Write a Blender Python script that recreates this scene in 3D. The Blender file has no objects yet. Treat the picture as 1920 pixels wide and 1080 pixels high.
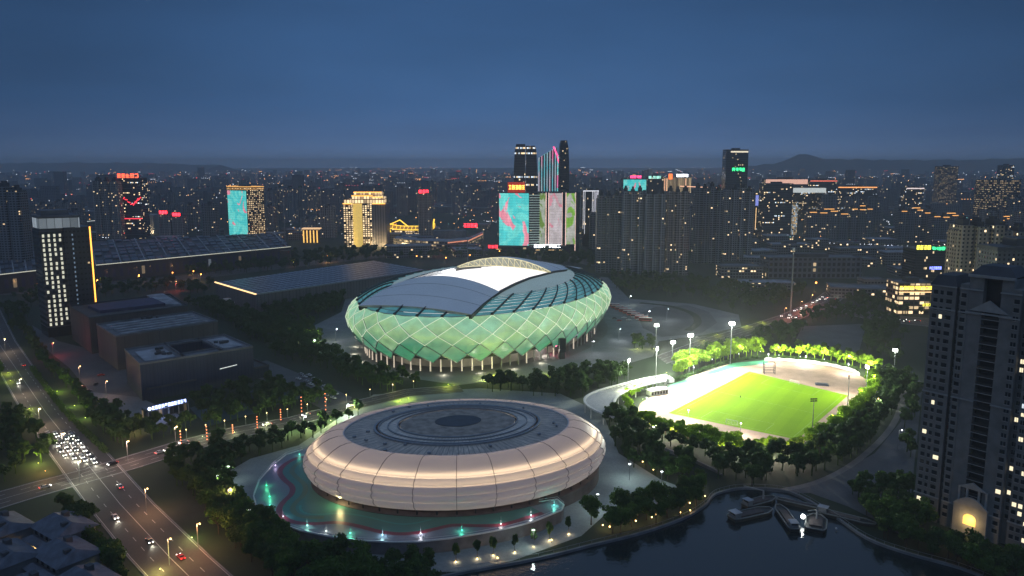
import bpy, bmesh, math, random
import numpy as np
from mathutils import Vector, Matrix
random.seed(7)
rng = np.random.default_rng(7)
sc = bpy.context.scene
# ------------------------------------------------------------------ camera
CAMH, FPX, HY = 140.0, 1480.0, 308.0
PIT = math.atan((540 - HY) / FPX)
cam_d = bpy.data.cameras.new('camera'); cam_d.sensor_width = 36; cam_d.lens = 36 * FPX / 1920
cam_d.clip_start = 1; cam_d.clip_end = 80000
cam = bpy.data.objects.new('camera', cam_d); sc.collection.objects.link(cam)
cam.location = (0, 0, CAMH); cam.rotation_euler = (math.pi / 2 - PIT, 0, 0); sc.camera = cam
# ------------------------------------------------------------------ world: overcast blue hour
W = bpy.data.worlds.new('World'); sc.world = W; W.use_nodes = True
nt = W.node_tree; nt.nodes.clear()
wo = nt.nodes.new('ShaderNodeOutputWorld'); bg = nt.nodes.new('ShaderNodeBackground')
tc = nt.nodes.new('ShaderNodeTexCoord'); sp = nt.nodes.new('ShaderNodeSeparateXYZ')
cr = nt.nodes.new('ShaderNodeValToRGB'); nz = nt.nodes.new('ShaderNodeTexNoise')
mp = nt.nodes.new('ShaderNodeMapping'); mp.inputs['Scale'].default_value = (1.2, 1.2, 5)
sky = nt.nodes.new('ShaderNodeTexSky'); sky.sky_type = 'NISHITA'; sky.sun_disc = False
sky.sun_elevation = math.radians(-4); sky.sun_rotation = math.radians(200)
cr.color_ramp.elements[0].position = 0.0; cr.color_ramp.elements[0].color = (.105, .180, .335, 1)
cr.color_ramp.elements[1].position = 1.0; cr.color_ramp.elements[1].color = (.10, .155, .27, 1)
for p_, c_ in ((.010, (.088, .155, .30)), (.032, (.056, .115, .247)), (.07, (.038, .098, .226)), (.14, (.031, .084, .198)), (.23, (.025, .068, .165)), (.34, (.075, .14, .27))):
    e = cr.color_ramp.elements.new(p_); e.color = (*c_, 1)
nz.inputs['Scale'].default_value = 3.0; nz.inputs['Detail'].default_value = 4
m1 = nt.nodes.new('ShaderNodeMapRange'); m1.inputs[3].default_value = .78; m1.inputs[4].default_value = 1.22
mx = nt.nodes.new('ShaderNodeVectorMath'); mx.operation = 'SCALE'
ad = nt.nodes.new('ShaderNodeMixRGB'); ad.blend_type = 'ADD'; ad.inputs[0].default_value = .06
L = nt.links.new
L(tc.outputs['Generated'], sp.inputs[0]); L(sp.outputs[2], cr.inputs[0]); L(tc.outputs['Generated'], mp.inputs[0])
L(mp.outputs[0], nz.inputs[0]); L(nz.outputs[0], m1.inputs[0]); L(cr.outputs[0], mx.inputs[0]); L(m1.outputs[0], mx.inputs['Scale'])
ab = nt.nodes.new('ShaderNodeMath'); ab.operation = 'ABSOLUTE'; L(sp.outputs[0], ab.inputs[0])
mr = nt.nodes.new('ShaderNodeMapRange'); mr.interpolation_type = 'SMOOTHSTEP'; mr.inputs[1].default_value = .12; mr.inputs[2].default_value = .62; mr.inputs[3].default_value = 1.0; mr.inputs[4].default_value = .60; L(ab.outputs[0], mr.inputs[0])
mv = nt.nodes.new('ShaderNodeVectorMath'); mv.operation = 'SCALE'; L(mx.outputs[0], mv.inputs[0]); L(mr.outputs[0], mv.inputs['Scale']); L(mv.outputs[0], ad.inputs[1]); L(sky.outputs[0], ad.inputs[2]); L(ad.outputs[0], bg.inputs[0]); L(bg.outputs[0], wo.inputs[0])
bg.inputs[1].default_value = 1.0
# last light of the clouded western sky, very soft
sd = bpy.data.lights.new('sun', 'SUN'); sd.energy = .05; sd.angle = math.radians(60); sd.color = (.75, .85, 1)
so = bpy.data.objects.new('sun', sd); sc.collection.objects.link(so); so.rotation_euler = (math.radians(35), 0, math.radians(-30))
sc.view_settings.view_transform = 'Standard'; sc.view_settings.look = 'None'; sc.view_settings.exposure = .28; sc.view_settings.gamma = 1
cy = sc.cycles
cy.max_bounces = 5; cy.diffuse_bounces = 2; cy.glossy_bounces = 2; cy.transmission_bounces = 2; cy.transparent_max_bounces = 8
cy.volume_bounces = 2; cy.sample_clamp_indirect = 1.5; cy.sample_clamp_direct = 0; cy.use_denoising = True
cy.caustics_reflective = False; cy.caustics_refractive = False
try: cy.use_light_tree = True
except Exception: pass

# ------------------------------------------------------------------ helpers
def G(x, y, z=0.0):
    dx = (x - 960) / FPX; dy = (540 - y) / FPX
    d = (dx, math.cos(PIT) + dy * math.sin(PIT), -math.sin(PIT) + dy * math.cos(PIT))
    t = (z - CAMH) / d[2]
    return (d[0] * t, d[1] * t)
def PR(X, Y, Z):
    z = Z - CAMH; F = Y * math.cos(PIT) - z * math.sin(PIT); U = Y * math.sin(PIT) + z * math.cos(PIT)
    return (960 + FPX * X / F, 540 - FPX * U / F)
def ZAT(X, Y, y):      # height of a vertical line at X,Y that reaches picture row y
    dy = (540 - y) / FPX
    t = Y / (math.cos(PIT) + dy * math.sin(PIT))
    return CAMH + t * (-math.sin(PIT) + dy * math.cos(PIT))
COL = sc.collection
ORG = {}
def tag(o, label=None, cat=None, group=None, kind=None):
    if label: o['label'] = label
    if cat: o['category'] = cat
    if group: o['group'] = group
    if kind: o['kind'] = kind
    return o
def empty(name, loc, rz=0, label=None, cat=None, group=None):
    o = bpy.data.objects.new(name, None); COL.objects.link(o); o.location = loc; o.rotation_euler = (0, 0, rz)
    o.empty_display_size = 1
    return tag(o, label, cat, group)
class MB:
    def __init__(s): s.v = []; s.f = []; s.uv = {}; s.c = {}
    def face(s, pts, uv=None, c=None):
        n = len(s.v); s.v += [tuple(p) for p in pts]; s.f.append(tuple(range(n, n + len(pts))))
        if uv: s.uv[len(s.f) - 1] = uv
        if c is not None: s.c[len(s.f) - 1] = c
    def box(s, x0, x1, y0, y1, z0, z1, rz=0, o=(0, 0, 0), c=None):
        ca, sa = math.cos(rz), math.sin(rz)
        P = [(x, y, z) for z in (z0, z1) for x, y in ((x0, y0), (x1, y0), (x1, y1), (x0, y1))]
        P = [(o[0] + x * ca - y * sa, o[1] + x * sa + y * ca, o[2] + z) for x, y, z in P]
        for q in ((3, 2, 1, 0), (4, 5, 6, 7), (0, 1, 5, 4), (1, 2, 6, 5), (2, 3, 7, 6), (3, 0, 4, 7)): s.face([P[i] for i in q], c=c)
    def bar(s, a, b, w, h=None, up=(0, 0, 1)):
        h = h or w; a = Vector(a); b = Vector(b); d = (b - a)
        if d.length < 1e-6: return
        d.normalize(); u = Vector(up)
        if abs(d.dot(u)) > .98: u = Vector((1, 0, 0))
        r = d.cross(u).normalized(); u = r.cross(d)
        P = [p + r * sx * w / 2 + u * sz * h / 2 for p in (a, b) for sx, sz in ((-1, -1), (1, -1), (1, 1), (-1, 1))]
        for q in ((0, 1, 2, 3), (7, 6, 5, 4), (4, 5, 1, 0), (5, 6, 2, 1), (6, 7, 3, 2), (7, 4, 0, 3)): s.face([P[i] for i in q])
    def cyl(s, c, r0, r1, z0, z1, n=8, cap=True):
        A = [2 * math.pi * i / n for i in range(n)]
        b = [(c[0] + r0 * math.cos(a), c[1] + r0 * math.sin(a), z0) for a in A]
        t = [(c[0] + r1 * math.cos(a), c[1] + r1 * math.sin(a), z1) for a in A]
        for i in range(n): j = (i + 1) % n; s.face([b[i], b[j], t[j], t[i]])
        if cap: s.face(t); s.face(b[::-1])
    def ball(s, c, r, n=6, m=4):
        P = [[(c[0] + r * math.sin(math.pi * k / m) * math.cos(2 * math.pi * i / n), c[1] + r * math.sin(math.pi * k / m) * math.sin(2 * math.pi * i / n), c[2] + r * math.cos(math.pi * k / m)) for i in range(n)] for k in range(m + 1)]
        for k in range(m):
            for i in range(n):
                j = (i + 1) % n; q = [P[k + 1][i], P[k + 1][j], P[k][j], P[k][i]]
                if k == 0: q = q[:3]
                if k == m - 1: q = [q[0], q[2], q[3]]
                s.face(q)
    def grid(s, rows, close=False, c=None):      # rows of points -> quads
        for a, b in zip(rows, rows[1:]):
            n = len(a)
            for i in range(n if close else n - 1):
                j = (i + 1) % n; s.face([a[i], a[j], b[j], b[i]], c=c)
    def prism(s, fp, z0, z1, uvoff=0, top=True):
        n = len(fp); d = uvoff
        ar = sum(fp[i][0] * fp[(i + 1) % n][1] - fp[(i + 1) % n][0] * fp[i][1] for i in range(n))
        if ar < 0: fp = fp[::-1]
        for i in range(n):
            a, b = fp[i], fp[(i + 1) % n]; l = math.dist(a, b)
            s.face([(a[0], a[1], z0), (b[0], b[1], z0), (b[0], b[1], z1), (a[0], a[1], z1)], uv=[(d, 0), (d + l, 0), (d + l, z1 - z0), (d, z1 - z0)])
            d += math.ceil(l / 3.2) * 3.2 + 32
        if top: s.face([(p[0], p[1], z1) for p in fp])
    def build(s, name, mat, parent=None, loc=None, smooth=False, tri=False):
        if not s.v: return None
        if loc is None and parent is None:
            A = np.array(s.v); loc = (float(A[:, 0].mean()), float(A[:, 1].mean()), float(A[:, 2].min()))
        o0 = loc if loc is not None else ORG.get(parent.name, (0, 0, 0))
        me = bpy.data.meshes.new(name)
        V = np.array(s.v, dtype=np.float32) - np.array(o0, dtype=np.float32)
        me.from_pydata(V.tolist(), [], s.f)
        if s.uv:
            ul = me.uv_layers.new(name='UVMap')
            for fi, uvs in s.uv.items():
                st = me.polygons[fi].loop_start
                for k, q in enumerate(uvs): ul.data[st + k].uv = q
        if s.c:
            at = me.attributes.new('pv', 'FLOAT', 'FACE')
            arr = np.zeros(len(me.polygons), dtype=np.float32)
            for k, q in s.c.items(): arr[k] = q
            at.data.foreach_set('value', arr)
        if tri or smooth:
            bm = bmesh.new(); bm.from_mesh(me)
            if smooth: bmesh.ops.remove_doubles(bm, verts=bm.verts, dist=.002)
            if tri: bmesh.ops.triangulate(bm, faces=[f for f in bm.faces if len(f.verts) > 4])
            bm.to_mesh(me); bm.free()
            if smooth: me.polygons.foreach_set('use_smooth', [True] * len(me.polygons))
        me.materials.append(mat)
        o = bpy.data.objects.new(name, me); COL.objects.link(o)
        ORG[o.name] = tuple(o0)
        if parent is not None: o.parent = parent
        elif loc is not None: o.location = loc
        return o
def root(name, loc, label, cat, group=None):
    e = empty(name, loc, 0, label, cat, group); ORG[e.name] = tuple(loc); return e
def copy_tree(o, loc, rz=0, label=None, group=None, scale=None):
    c = o.copy(); COL.objects.link(c); c.location = loc; c.rotation_euler = (0, 0, rz)
    if scale: c.scale = (scale, scale, scale) if not hasattr(scale, '__len__') else scale
    if label: c['label'] = label
    if group: c['group'] = group
    for ch in o.children:
        d = ch.copy(); COL.objects.link(d); d.parent = c
        for g in ch.children:
            h = g.copy(); COL.objects.link(h); h.parent = d
    return c

# ------------------------------------------------------------------ materials
def mat(name, col, rough=.8, metal=0, emit=None, es=0, noise=None, spec=.5, sample=False):
    m = bpy.data.materials.new(name); m.use_nodes = True; n = m.node_tree
    b = n.nodes['Principled BSDF']; b.inputs['Base Color'].default_value = (*col, 1); b.inputs['Roughness'].default_value = rough
    b.inputs['Metallic'].default_value = metal; b.inputs['Specular IOR Level'].default_value = spec
    if emit: b.inputs['Emission Color'].default_value = (*emit, 1); b.inputs['Emission Strength'].default_value = es
    if noise:                                  # (scale, amount) or (scale, amount, second colour)
        t = n.nodes.new('ShaderNodeTexCoord'); z = n.nodes.new('ShaderNodeTexNoise'); z.inputs['Scale'].default_value = noise[0]; z.inputs['Detail'].default_value = 6
        r = n.nodes.new('ShaderNodeMapRange'); r.inputs[1].default_value = .35; r.inputs[2].default_value = .65
        x = n.nodes.new('ShaderNodeMixRGB'); c2 = noise[2] if len(noise) > 2 else tuple(c * (1 - noise[1]) for c in col)
        x.inputs[1].default_value = (*col, 1); x.inputs[2].default_value = (*c2, 1)
        n.links.new(t.outputs['Object'], z.inputs[0]); n.links.new(z.outputs[0], r.inputs[0]); n.links.new(r.outputs[0], x.inputs[0]); n.links.new(x.outputs[0], b.inputs['Base Color'])
    if emit and not sample:
        m.cycles.emission_sampling = 'NONE'
    return m
class NB:        # tiny node-graph helper
    def __init__(s, m): s.n = m.node_tree; s.b = s.n.nodes['Principled BSDF']
    def _i(s, nd, k, v):
        if v is None: return
        if hasattr(v, 'is_output') or isinstance(v, bpy.types.NodeSocket): s.n.links.new(v, nd.inputs[k])
        else: nd.inputs[k].default_value = v
    def math(s, op, a, b=None, c=None):
        d = s.n.nodes.new('ShaderNodeMath'); d.operation = op
        for k, v in enumerate((a, b, c)): s._i(d, k, v)
        return d.outputs[0]
    def mix(s, f, a, b, mode='MIX'):
        d = s.n.nodes.new('ShaderNodeMixRGB'); d.blend_type = mode; s._i(d, 0, f)
        s._i(d, 1, (*a, 1) if isinstance(a, tuple) else a); s._i(d, 2, (*b, 1) if isinstance(b, tuple) else b); return d.outputs[0]
    def uv(s):
        d = s.n.nodes.new('ShaderNodeUVMap'); q = s.n.nodes.new('ShaderNodeSeparateXYZ'); s.n.links.new(d.outputs[0], q.inputs[0]); return q.outputs[0], q.outputs[1]
    def obj(s):
        d = s.n.nodes.new('ShaderNodeTexCoord'); q = s.n.nodes.new('ShaderNodeSeparateXYZ'); s.n.links.new(d.outputs['Object'], q.inputs[0]); return q.outputs[0], q.outputs[1], q.outputs[2], d.outputs['Object']
    def comb(s, x, y, z=0.0):
        d = s.n.nodes.new('ShaderNodeCombineXYZ')
        for k, v in enumerate((x, y, z)): s._i(d, k, v)
        return d.outputs[0]
    def white(s, v):
        d = s.n.nodes.new('ShaderNodeTexWhiteNoise'); s.n.links.new(v, d.inputs[0]); return d.outputs[0], d.outputs[1]
    def noise(s, v, scale, detail=3, rough=.5):
        d = s.n.nodes.new('ShaderNodeTexNoise'); s._i(d, 0, v); d.inputs['Scale'].default_value = scale; d.inputs['Detail'].default_value = detail; return d.outputs[0]
    def rnd(s): return s.n.nodes.new('ShaderNodeObjectInfo').outputs['Random']
    def attr(s, name): d = s.n.nodes.new('ShaderNodeAttribute'); d.attribute_name = name; return d.outputs['Fac']
    def ramp(s, f, els):
        d = s.n.nodes.new('ShaderNodeValToRGB'); s._i(d, 0, f); r = d.color_ramp
        r.elements[0].position = els[0][0]; r.elements[0].color = (*els[0][1], 1); r.elements[1].position = els[-1][0]; r.elements[1].color = (*els[-1][1], 1)
        for p, c in els[1:-1]: r.elements.new(p).color = (*c, 1)
        return d.outputs[0]
    def band(s, x, lo, hi): return s.math('MULTIPLY', s.math('GREATER_THAN', x, lo), s.math('LESS_THAN', x, hi))
    def set(s, k, v): s._i(s.b, k, v)

def win_mat(name, wall, glass=(.02, .025, .035), cw=3.2, ch=3.1, wf=.55, hf=.5, lit=.06, es=1.6, warm=.5, rough=.7, glassrough=.2, bandv=0, base_em=None, pil=0, litrow=0):
    """facade: grid of windows in metres (UV), a share of them lit"""
    m = mat(name, wall, rough); b = NB(m); u, v = b.uv()
    cu = b.math('DIVIDE', u, cw); cv = b.math('DIVIDE', v, ch)
    fu = b.math('FLOOR', cu); fv = b.math('FLOOR', cv); ru = b.math('FRACT', cu); rv = b.math('FRACT', cv)
    msk = b.math('MULTIPLY', b.band(ru, .5 - wf / 2, .5 + wf / 2), b.band(rv, .5 - hf / 2, .5 + hf / 2))
    w, wc = b.white(b.comb(fu, fv, b.math('MULTIPLY', b.rnd(), 97.0)))
    q = b.n.nodes.new('ShaderNodeSeparateXYZ'); b.n.links.new(wc, q.inputs[0])
    l = b.math('LESS_THAN', w, lit)
    if litrow:
        w2, _ = b.white(b.comb(b.math('FLOOR', b.math('DIVIDE', fu, 9.0)), fv, 3.0)); l = b.math('MAXIMUM', l, b.math('MULTIPLY', b.math('LESS_THAN', w2, litrow), b.math('LESS_THAN', q.outputs[2], .7)))
    wl, _ = b.white(b.comb(b.math('FLOOR', cu), 0.0, 1.0))
    wallc = b.mix(b.math('MULTIPLY', wl, .5), wall, tuple(c * .6 for c in wall))
    if pil: wallc = b.mix(b.math('LESS_THAN', b.math('FRACT', b.math('DIVIDE', cu, pil)), .5 / pil), wallc, tuple(min(1, c * 1.5) for c in wall))
    if bandv: wallc = b.mix(b.math('LESS_THAN', b.math('FRACT', b.math('DIVIDE', v, bandv)), .1), wallc, tuple(min(1, c * 1.6) for c in wall))
    b.set('Base Color', b.mix(msk, wallc, glass))
    b.set('Roughness', b.math('SUBTRACT', rough, b.math('MULTIPLY', msk, rough - glassrough)))
    ec = b.mix(b.math('LESS_THAN', q.outputs[0], warm), (.75, .88, 1.), (1., .72, .4))
    b.set('Emission Color', ec)
    st = b.math('MULTIPLY', b.math('MULTIPLY', msk, l), b.math('MULTIPLY_ADD', q.outputs[1], es * 1.2, es * .3))
    b.set('Emission Strength', st)
    m.cycles.emission_sampling = 'NONE'
    return m
M = {}
M['conc'] = mat('concrete', (.22, .23, .24), .85, noise=(.15, .35))
M['roofgrey'] = mat('roof_grey', (.20, .21, .23), .8, noise=(.08, .45))
M['roofpale'] = mat('roof_pale', (.46, .47, .50), .7, noise=(.12, .5))
M['roofdark'] = mat('roof_dark', (.075, .08, .09), .7, noise=(.1, .4))
M['brown'] = mat('brown_stone', (.13, .105, .10), .8, noise=(.3, .3))
M['dark'] = mat('dark_metal', (.02, .024, .03), .5, noise=(.4, .3))
M['steel'] = mat('steel', (.35, .37, .4), .4, metal=.6, noise=(.6, .2))
M['white'] = mat('white_paint', (.7, .7, .7), .5, noise=(.5, .12))
M['pole'] = mat('pole_grey', (.3, .32, .34), .5, metal=.4, noise=(1.5, .3))
M['bark'] = mat('bark', (.07, .05, .035), .9, noise=(2, .4))
M['glassd'] = mat('dark_glass', (.015, .02, .028), .12, noise=(.2, .2), spec=.6)
def em(name, col, s, sample=False): 
    m = mat(name, tuple(min(.8, c) for c in col), .5, emit=col, es=s, sample=sample); return m
M['eWarm'] = em('lamp_warm', (1, .62, .22), 6); M['eWhite'] = em('lamp_white', (.9, .95, 1), 6)
M['eOrange'] = em('lamp_orange', (1, .33, .06), 8); M['eRed'] = em('lamp_red', (1, .03, .05), 4)
M['eGold'] = em('gold_outline', (1, .42, .07), 2.2); M['eGreen'] = em('sign_green', (.05, .9, .3), 1.6)
M['eBlue'] = em('sign_blue', (.25, .3, 1), 2.0); M['eYellow'] = em('sign_yellow', (.95, .85, .1), 1.6)
M['eWarmLine'] = em('warm_line', (1, .62, .28), 1.6); M['eHead'] = em('headlight', (1, .97, .88), 9); M['eTail'] = em('taillight', (1, .05, .04), 4)
M['ePale'] = em('pale_glow', (.85, .9, .8), .75); M['ePink'] = em('pink_sign', (1, .1, .3), 1.5)

# landmarks, to say in words where a repeated thing stands
LM = [(x, y, n) for x, y, n in ((105, 560, 'the dark office tower'), (200, 620, 'the brown museum block'), (300, 660, 'the tan cultural hall'), (370, 720, 'the dark blue clad block'), (315, 785, 'the blue lettered canopy'), (405, 780, 'the first sports court'), (510, 740, 'the second sports court'), (590, 720, 'the car park'), (600, 540, 'the exhibition hall'), (590, 640, 'the lit tree by the stadium plaza'), (655, 765, 'the white lamp by the oval hall'),
 (880, 700, 'the stadium front'), (1050, 680, 'the slim dark tower'), (1110, 745, 'the white pergola'), (1237, 735, 'the pitch pavilion'), (1229, 720, 'the twin headed mast'), (1292, 690, 'the mast above the trees'), (1369, 680, 'the tallest mast'), (1443, 690, 'the scaffold gate'), (1540, 700, 'the blue mat'), (1623, 740, 'the glowing mast'), (1588, 775, 'the dark headed mast'), (1522, 822, 'the slender unlit mast'), (1388, 840, 'the gap in the lit trees'), (1290, 862, 'the garden steps'), (1440, 930, 'the moored barges'), (1590, 975, 'the last barge'), (1799, 1000, 'the arched entrance'), (1160, 850, 'the right end of the oval hall'), (1200, 960, 'the river bend'), (480, 880, 'the left end of the terrace'), (620, 1040, 'the terrace front'), (780, 1060, 'the terrace wall'), (150, 860, 'the queued cars'), (60, 740, 'the upper avenue'), (330, 1060, 'the lower avenue'), (60, 1030, 'the villas'), (260, 840, 'the crossing'),
 (1330, 600, 'the planted driveway arc'), (1555, 640, 'the grey forecourt'), (1500, 585, 'the east road traffic'), (1715, 590, 'the gold signed shops'), (250, 420, 'the red signed tower'), (268, 420, 'the white columned block'), (335, 430, 'the two small red signs'), (457, 430, 'the turquoise LED tower'), (583, 450, 'the gold columned pavilion'), (685, 440, 'the golden hotel'), (770, 440, 'the golden eaved hall'), (860, 450, 'the curved arcade'), (797, 400, 'the flats with a red sign'), (960, 440, 'the fish LED screen'), (1050, 430, 'the pink and green screens'), (985, 340, 'the twin glass tower'), (1106, 430, 'the strip lit tower'), (1188, 380, 'the turquoise billboard'), (1268, 380, 'the orange signed hotel'), (1376, 380, 'the green signed slim tower'), (1200, 480, 'the near dark flats'), (1355, 470, 'the further dark flats'), (1455, 430, 'the office with pale lines'), (1550, 430, 'the first gold outlined flats'), (1615, 430, 'the stacked gold outlines'), (1712, 430, 'the brightest gold outline'), (1773, 340, 'the lone beige tower'), (1875, 400, 'the brown hotel tower'), (1525, 500, 'the pale arched building'), (1745, 500, 'the green roof sign'), (1830, 480, 'the beige flats'), (30, 440, 'the big flats at the left edge'), (200, 400, 'the low arena'), (350, 480, 'the striped market hall'), (700, 480, 'the road behind the stadium'))]
def WHERE(X, Y):
    x, y = PR(X, Y, 0); k = 2.2 if y < 560 else 1.3
    d, lx, ly, n = min((math.hypot(x - a, (y - b) * k), a, b, n) for a, b, n in LM); dx, dy = x - lx, (y - ly) * k
    fr = 'just ' if d < 26 else '' if d < 70 else 'well '
    if abs(dx) > abs(dy): s = 'left of ' if dx < 0 else 'right of '
    else: s = 'beyond ' if dy < 0 else 'in front of '
    return fr + s + n
# ------------------------------------------------------------------ the setting
def ground_mat():
    m = mat('ground_grass_and_asphalt', (.03, .035, .03), .95); b = NB(m); x, y, z, o = b.obj()
    n1 = b.noise(o, .012, 5); n2 = b.noise(o, .15, 4)
    c = b.ramp(n1, [(.36, (.014, .040, .013)), (.54, (.022, .046, .018)), (.70, (.048, .054, .042))])
    c2 = b.mix(b.math('MULTIPLY', n2, .7), c, (.012, .018, .012)); b.set('Base Color', c2); return m
M['ground'] = ground_mat()
mb = MB()
R_ = [0, 300, 800, 2000, 5000, 12000, 30000]
rows = [[(r * math.cos(a), r * math.sin(a), 0) for a in [math.pi * 2 * i / 48 for i in range(48)]] for r in R_[1:]]
mb.grid(rows[::-1], close=True); mb.face(rows[0])
g = mb.build('ground', M['ground'], loc=(0, 0, 0)); tag(g, kind='structure')
def mat_asphalt(name, c, tint=None):
    m = mat(name, c, .75); b = NB(m); x, y, z, o = b.obj()
    n1 = b.noise(o, .06, 4); n2 = b.noise(o, .8, 3)
    k = b.math('MULTIPLY', b.math('MULTIPLY_ADD', n1, 1.0, .5), b.math('MULTIPLY_ADD', n2, .5, .75))
    cc = b.mix(1.0, c, b.comb(k, k, k), 'MULTIPLY'); b.set('Base Color', cc); return m
M['asph'] = mat_asphalt('asphalt', (.062, .058, .055)); M['plaza'] = mat_asphalt('plaza_paving', (.17, .18, .185)); M['lot'] = mat_asphalt('lot_paving', (.085, .09, .095))
M['pave'] = mat_asphalt('pavement_slabs', (.15, .145, .14)); M['court'] = mat_asphalt('court', (.03, .07, .085)); M['paleplaza'] = mat_asphalt('pale_plaza', (.26, .29, .28))
M['mark'] = mat('road_paint', (.6, .6, .58), .7, noise=(2, .4))
LV = [0.02]
def patch(name, pts, m, z=None, px=True, label=None):
    LV[0] += .006; z = LV[0] if z is None else z
    P = [G(*p) for p in pts] if px else pts
    mb = MB(); mb.face([(p[0], p[1], z) for p in P]); o = mb.build(name, m, tri=True)
    for f in o.data.polygons:
        pass
    me = o.data
    if me.polygons and me.polygons[0].normal.z < 0: me.flip_normals()
    return tag(o, kind='structure')
CS = (-20.4, 650.0); TH = 1.185; ct, st_ = math.cos(TH), math.sin(TH)
def S(u, v, z): return (CS[0] + u * ct + v * st_, CS[1] + u * st_ - v * ct, z)
SA, SB = 148.0, 98.0
def SE(r, phi, z): return S(SA * r * math.cos(phi), SB * r * math.sin(phi), z)
CD = (-23.8, 335.8); TD = .211
def DE(s, phi, z, n=1.9):
    c, q = math.cos(phi), math.sin(phi)
    X = 66.4 * s * math.copysign(abs(c) ** (2 / n), c); Y = 48.9 * s * math.copysign(abs(q) ** (2 / n), q)
    return (CD[0] + X * math.cos(TD) - Y * math.sin(TD), CD[1] + X * math.sin(TD) + Y * math.cos(TD), z)
ell = lambda f, r, n=72: [f(r, 2 * math.pi * i / n, 0)[:2] for i in range(n)]
# plazas
patch('stadium_plaza', [(590, 610), (640, 585), (652, 545), (900, 500), (1140, 520), (1180, 560), (1300, 570), (1385, 590), (1390, 612), (1320, 628), (1235, 640), (1225, 668), (1150, 690), (1085, 688), (1010, 705), (860, 722), (740, 705), (650, 668), (600, 640)], M['plaza'])
patch('stadium_paving', ell(SE, .98), M['pave'], px=False)
patch('dome_plaza', [(400, 900), (470, 860), (560, 835), (700, 740), (900, 728), (1050, 738), (1130, 775), (1160, 850), (1240, 900), (1310, 925), (1240, 945), (1140, 960), (1090, 1005), (960, 1052), (860, 1072), (700, 1075), (600, 1050), (500, 1040), (430, 980)], M['paleplaza'])
# driveways right of the stadium
def ribbon(name, pts, w, m, z=None, px=True, closed=False, base=0):
    P = [Vector(G(*p)) if px else Vector(p) for p in pts]; LV[0] += .006; z = LV[0] if z is None else z
    # smooth
    Q = []
    n = len(P)
    for i in range(n - 1):
        p0, p1, p2, p3 = P[max(0, i - 1)], P[i], P[i + 1], P[min(n - 1, i + 2)]
        for t in (0, .25, .5, .75):
            Q.append(.5 * ((2 * p1) + (p2 - p0) * t + (2 * p0 - 5 * p1 + 4 * p2 - p3) * t * t + (3 * p1 - p0 - 3 * p2 + p3) * t ** 3))
    Q.append(P[-1]); a = []; b = []
    for i, q in enumerate(Q):
        d = (Q[min(i + 1, len(Q) - 1)] - Q[max(i - 1, 0)]).normalized(); nn = Vector((-d.y, d.x))
        a.append((*(q - nn * w / 2), z)); b.append((*(q + nn * w / 2), z))
    if m is None: return Q
    mb = MB(); mb.grid([a, b]); o = mb.build(name, m)
    return tag(o, kind='structure')
patch('driveway_island', [(1195, 590), (1230, 575), (1290, 572), (1330, 585), (1345, 605), (1315, 625), (1240, 632), (1205, 615)], M['lot'])
ribbon('planted_arc', [(1200, 568), (1255, 574), (1298, 588), (1308, 605), (1290, 620)], 7, M['ground'])
patch('forecourt', [(1490, 640), (1505, 612), (1625, 607), (1610, 662), (1560, 665)], M['lot'])
# roads
def road(name, L_, R__, kerb=True):
    P = [G(*p) for p in L_]; Q = [G(*p) for p in R__]
    LV[0] += .006; z = LV[0]
    mb = MB(); mb.grid([[(*p, z) for p in P], [(*p, z) for p in Q]]); o = mb.build(name, M['asph']); tag(o, kind='structure')
    if o.data.polygons[0].normal.z < 0: o.data.flip_normals()
    # lane markings
    mk = MB(); n = 4
    for k in range(0, n + 1):
        t = .03 + .94 * k / n
        for i in range(len(P) - 1):
            a = Vector((P[i][0] + (Q[i][0] - P[i][0]) * t, P[i][1] + (Q[i][1] - P[i][1]) * t, z + .012)); b = Vector((P[i + 1][0] + (Q[i + 1][0] - P[i + 1][0]) * t, P[i + 1][1] + (Q[i + 1][1] - P[i + 1][1]) * t, z + .012))
            Ln = (b - a).length
            if Ln < 1: continue
            d = (b - a) / Ln; nn = Vector((-d.y, d.x, 0)) * .12
            if k in (0, n, n // 2):
                mk.face([a - nn, b - nn, b + nn, a + nn])
            else:
                s_ = 0
                while s_ + 4 < Ln:
                    p, q = a + d * s_, a + d * (s_ + 4); mk.face([p - nn, q - nn, q + nn, p + nn]); s_ += 10
    mo = mk.build('road_marking', M['mark']); tag(mo, kind='structure')
    if kerb:
        kb = MB()
        for A_ in (P, Q):
            for i in range(len(A_) - 1): kb.bar((*A_[i], .08), (*A_[i + 1], .08), .5, .16)
        tag(kb.build('kerb', M['conc']), kind='structure')
    return P, Q, z
AV = road('avenue', [(-70, 560), (-40, 640), (0, 700), (42, 775), (95, 855), (160, 945), (240, 1045), (290, 1100), (400, 1240)], [(-10, 560), (30, 640), (72, 700), (132, 775), (208, 855), (290, 945), (396, 1045), (458, 1100), (620, 1240)])
CR = road('cross_street', [(-120, 955), (60, 905), (150, 882), (230, 858), (330, 828), (430, 803), (540, 783), (640, 757), (760, 730), (860, 722)], [(-100, 985), (70, 932), (160, 906), (250, 880), (345, 850), (440, 822), (550, 800), (650, 772), (770, 743), (870, 735)])
RE = road('east_road', [(1230, 668), (1310, 638), (1390, 614), (1460, 592), (1500, 575), (1530, 560), (1545, 548)], [(1250, 682), (1335, 650), (1420, 624), (1490, 602), (1540, 583), (1572, 567), (1590, 552)])
RF = road('far_east_road', [(1530, 575), (1640, 602), (1740, 612), (1900, 630)], [(1545, 563), (1650, 590), (1740, 597), (1900, 612)])
RN = road('north_road', [(-80, 560), (120, 545), (330, 528), (560, 500), (760, 478), (950, 470), (1120, 500)], [(-80, 548), (120, 535), (330, 518), (560, 491), (760, 470), (950, 462), (1120, 490)], kerb=False)
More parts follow.
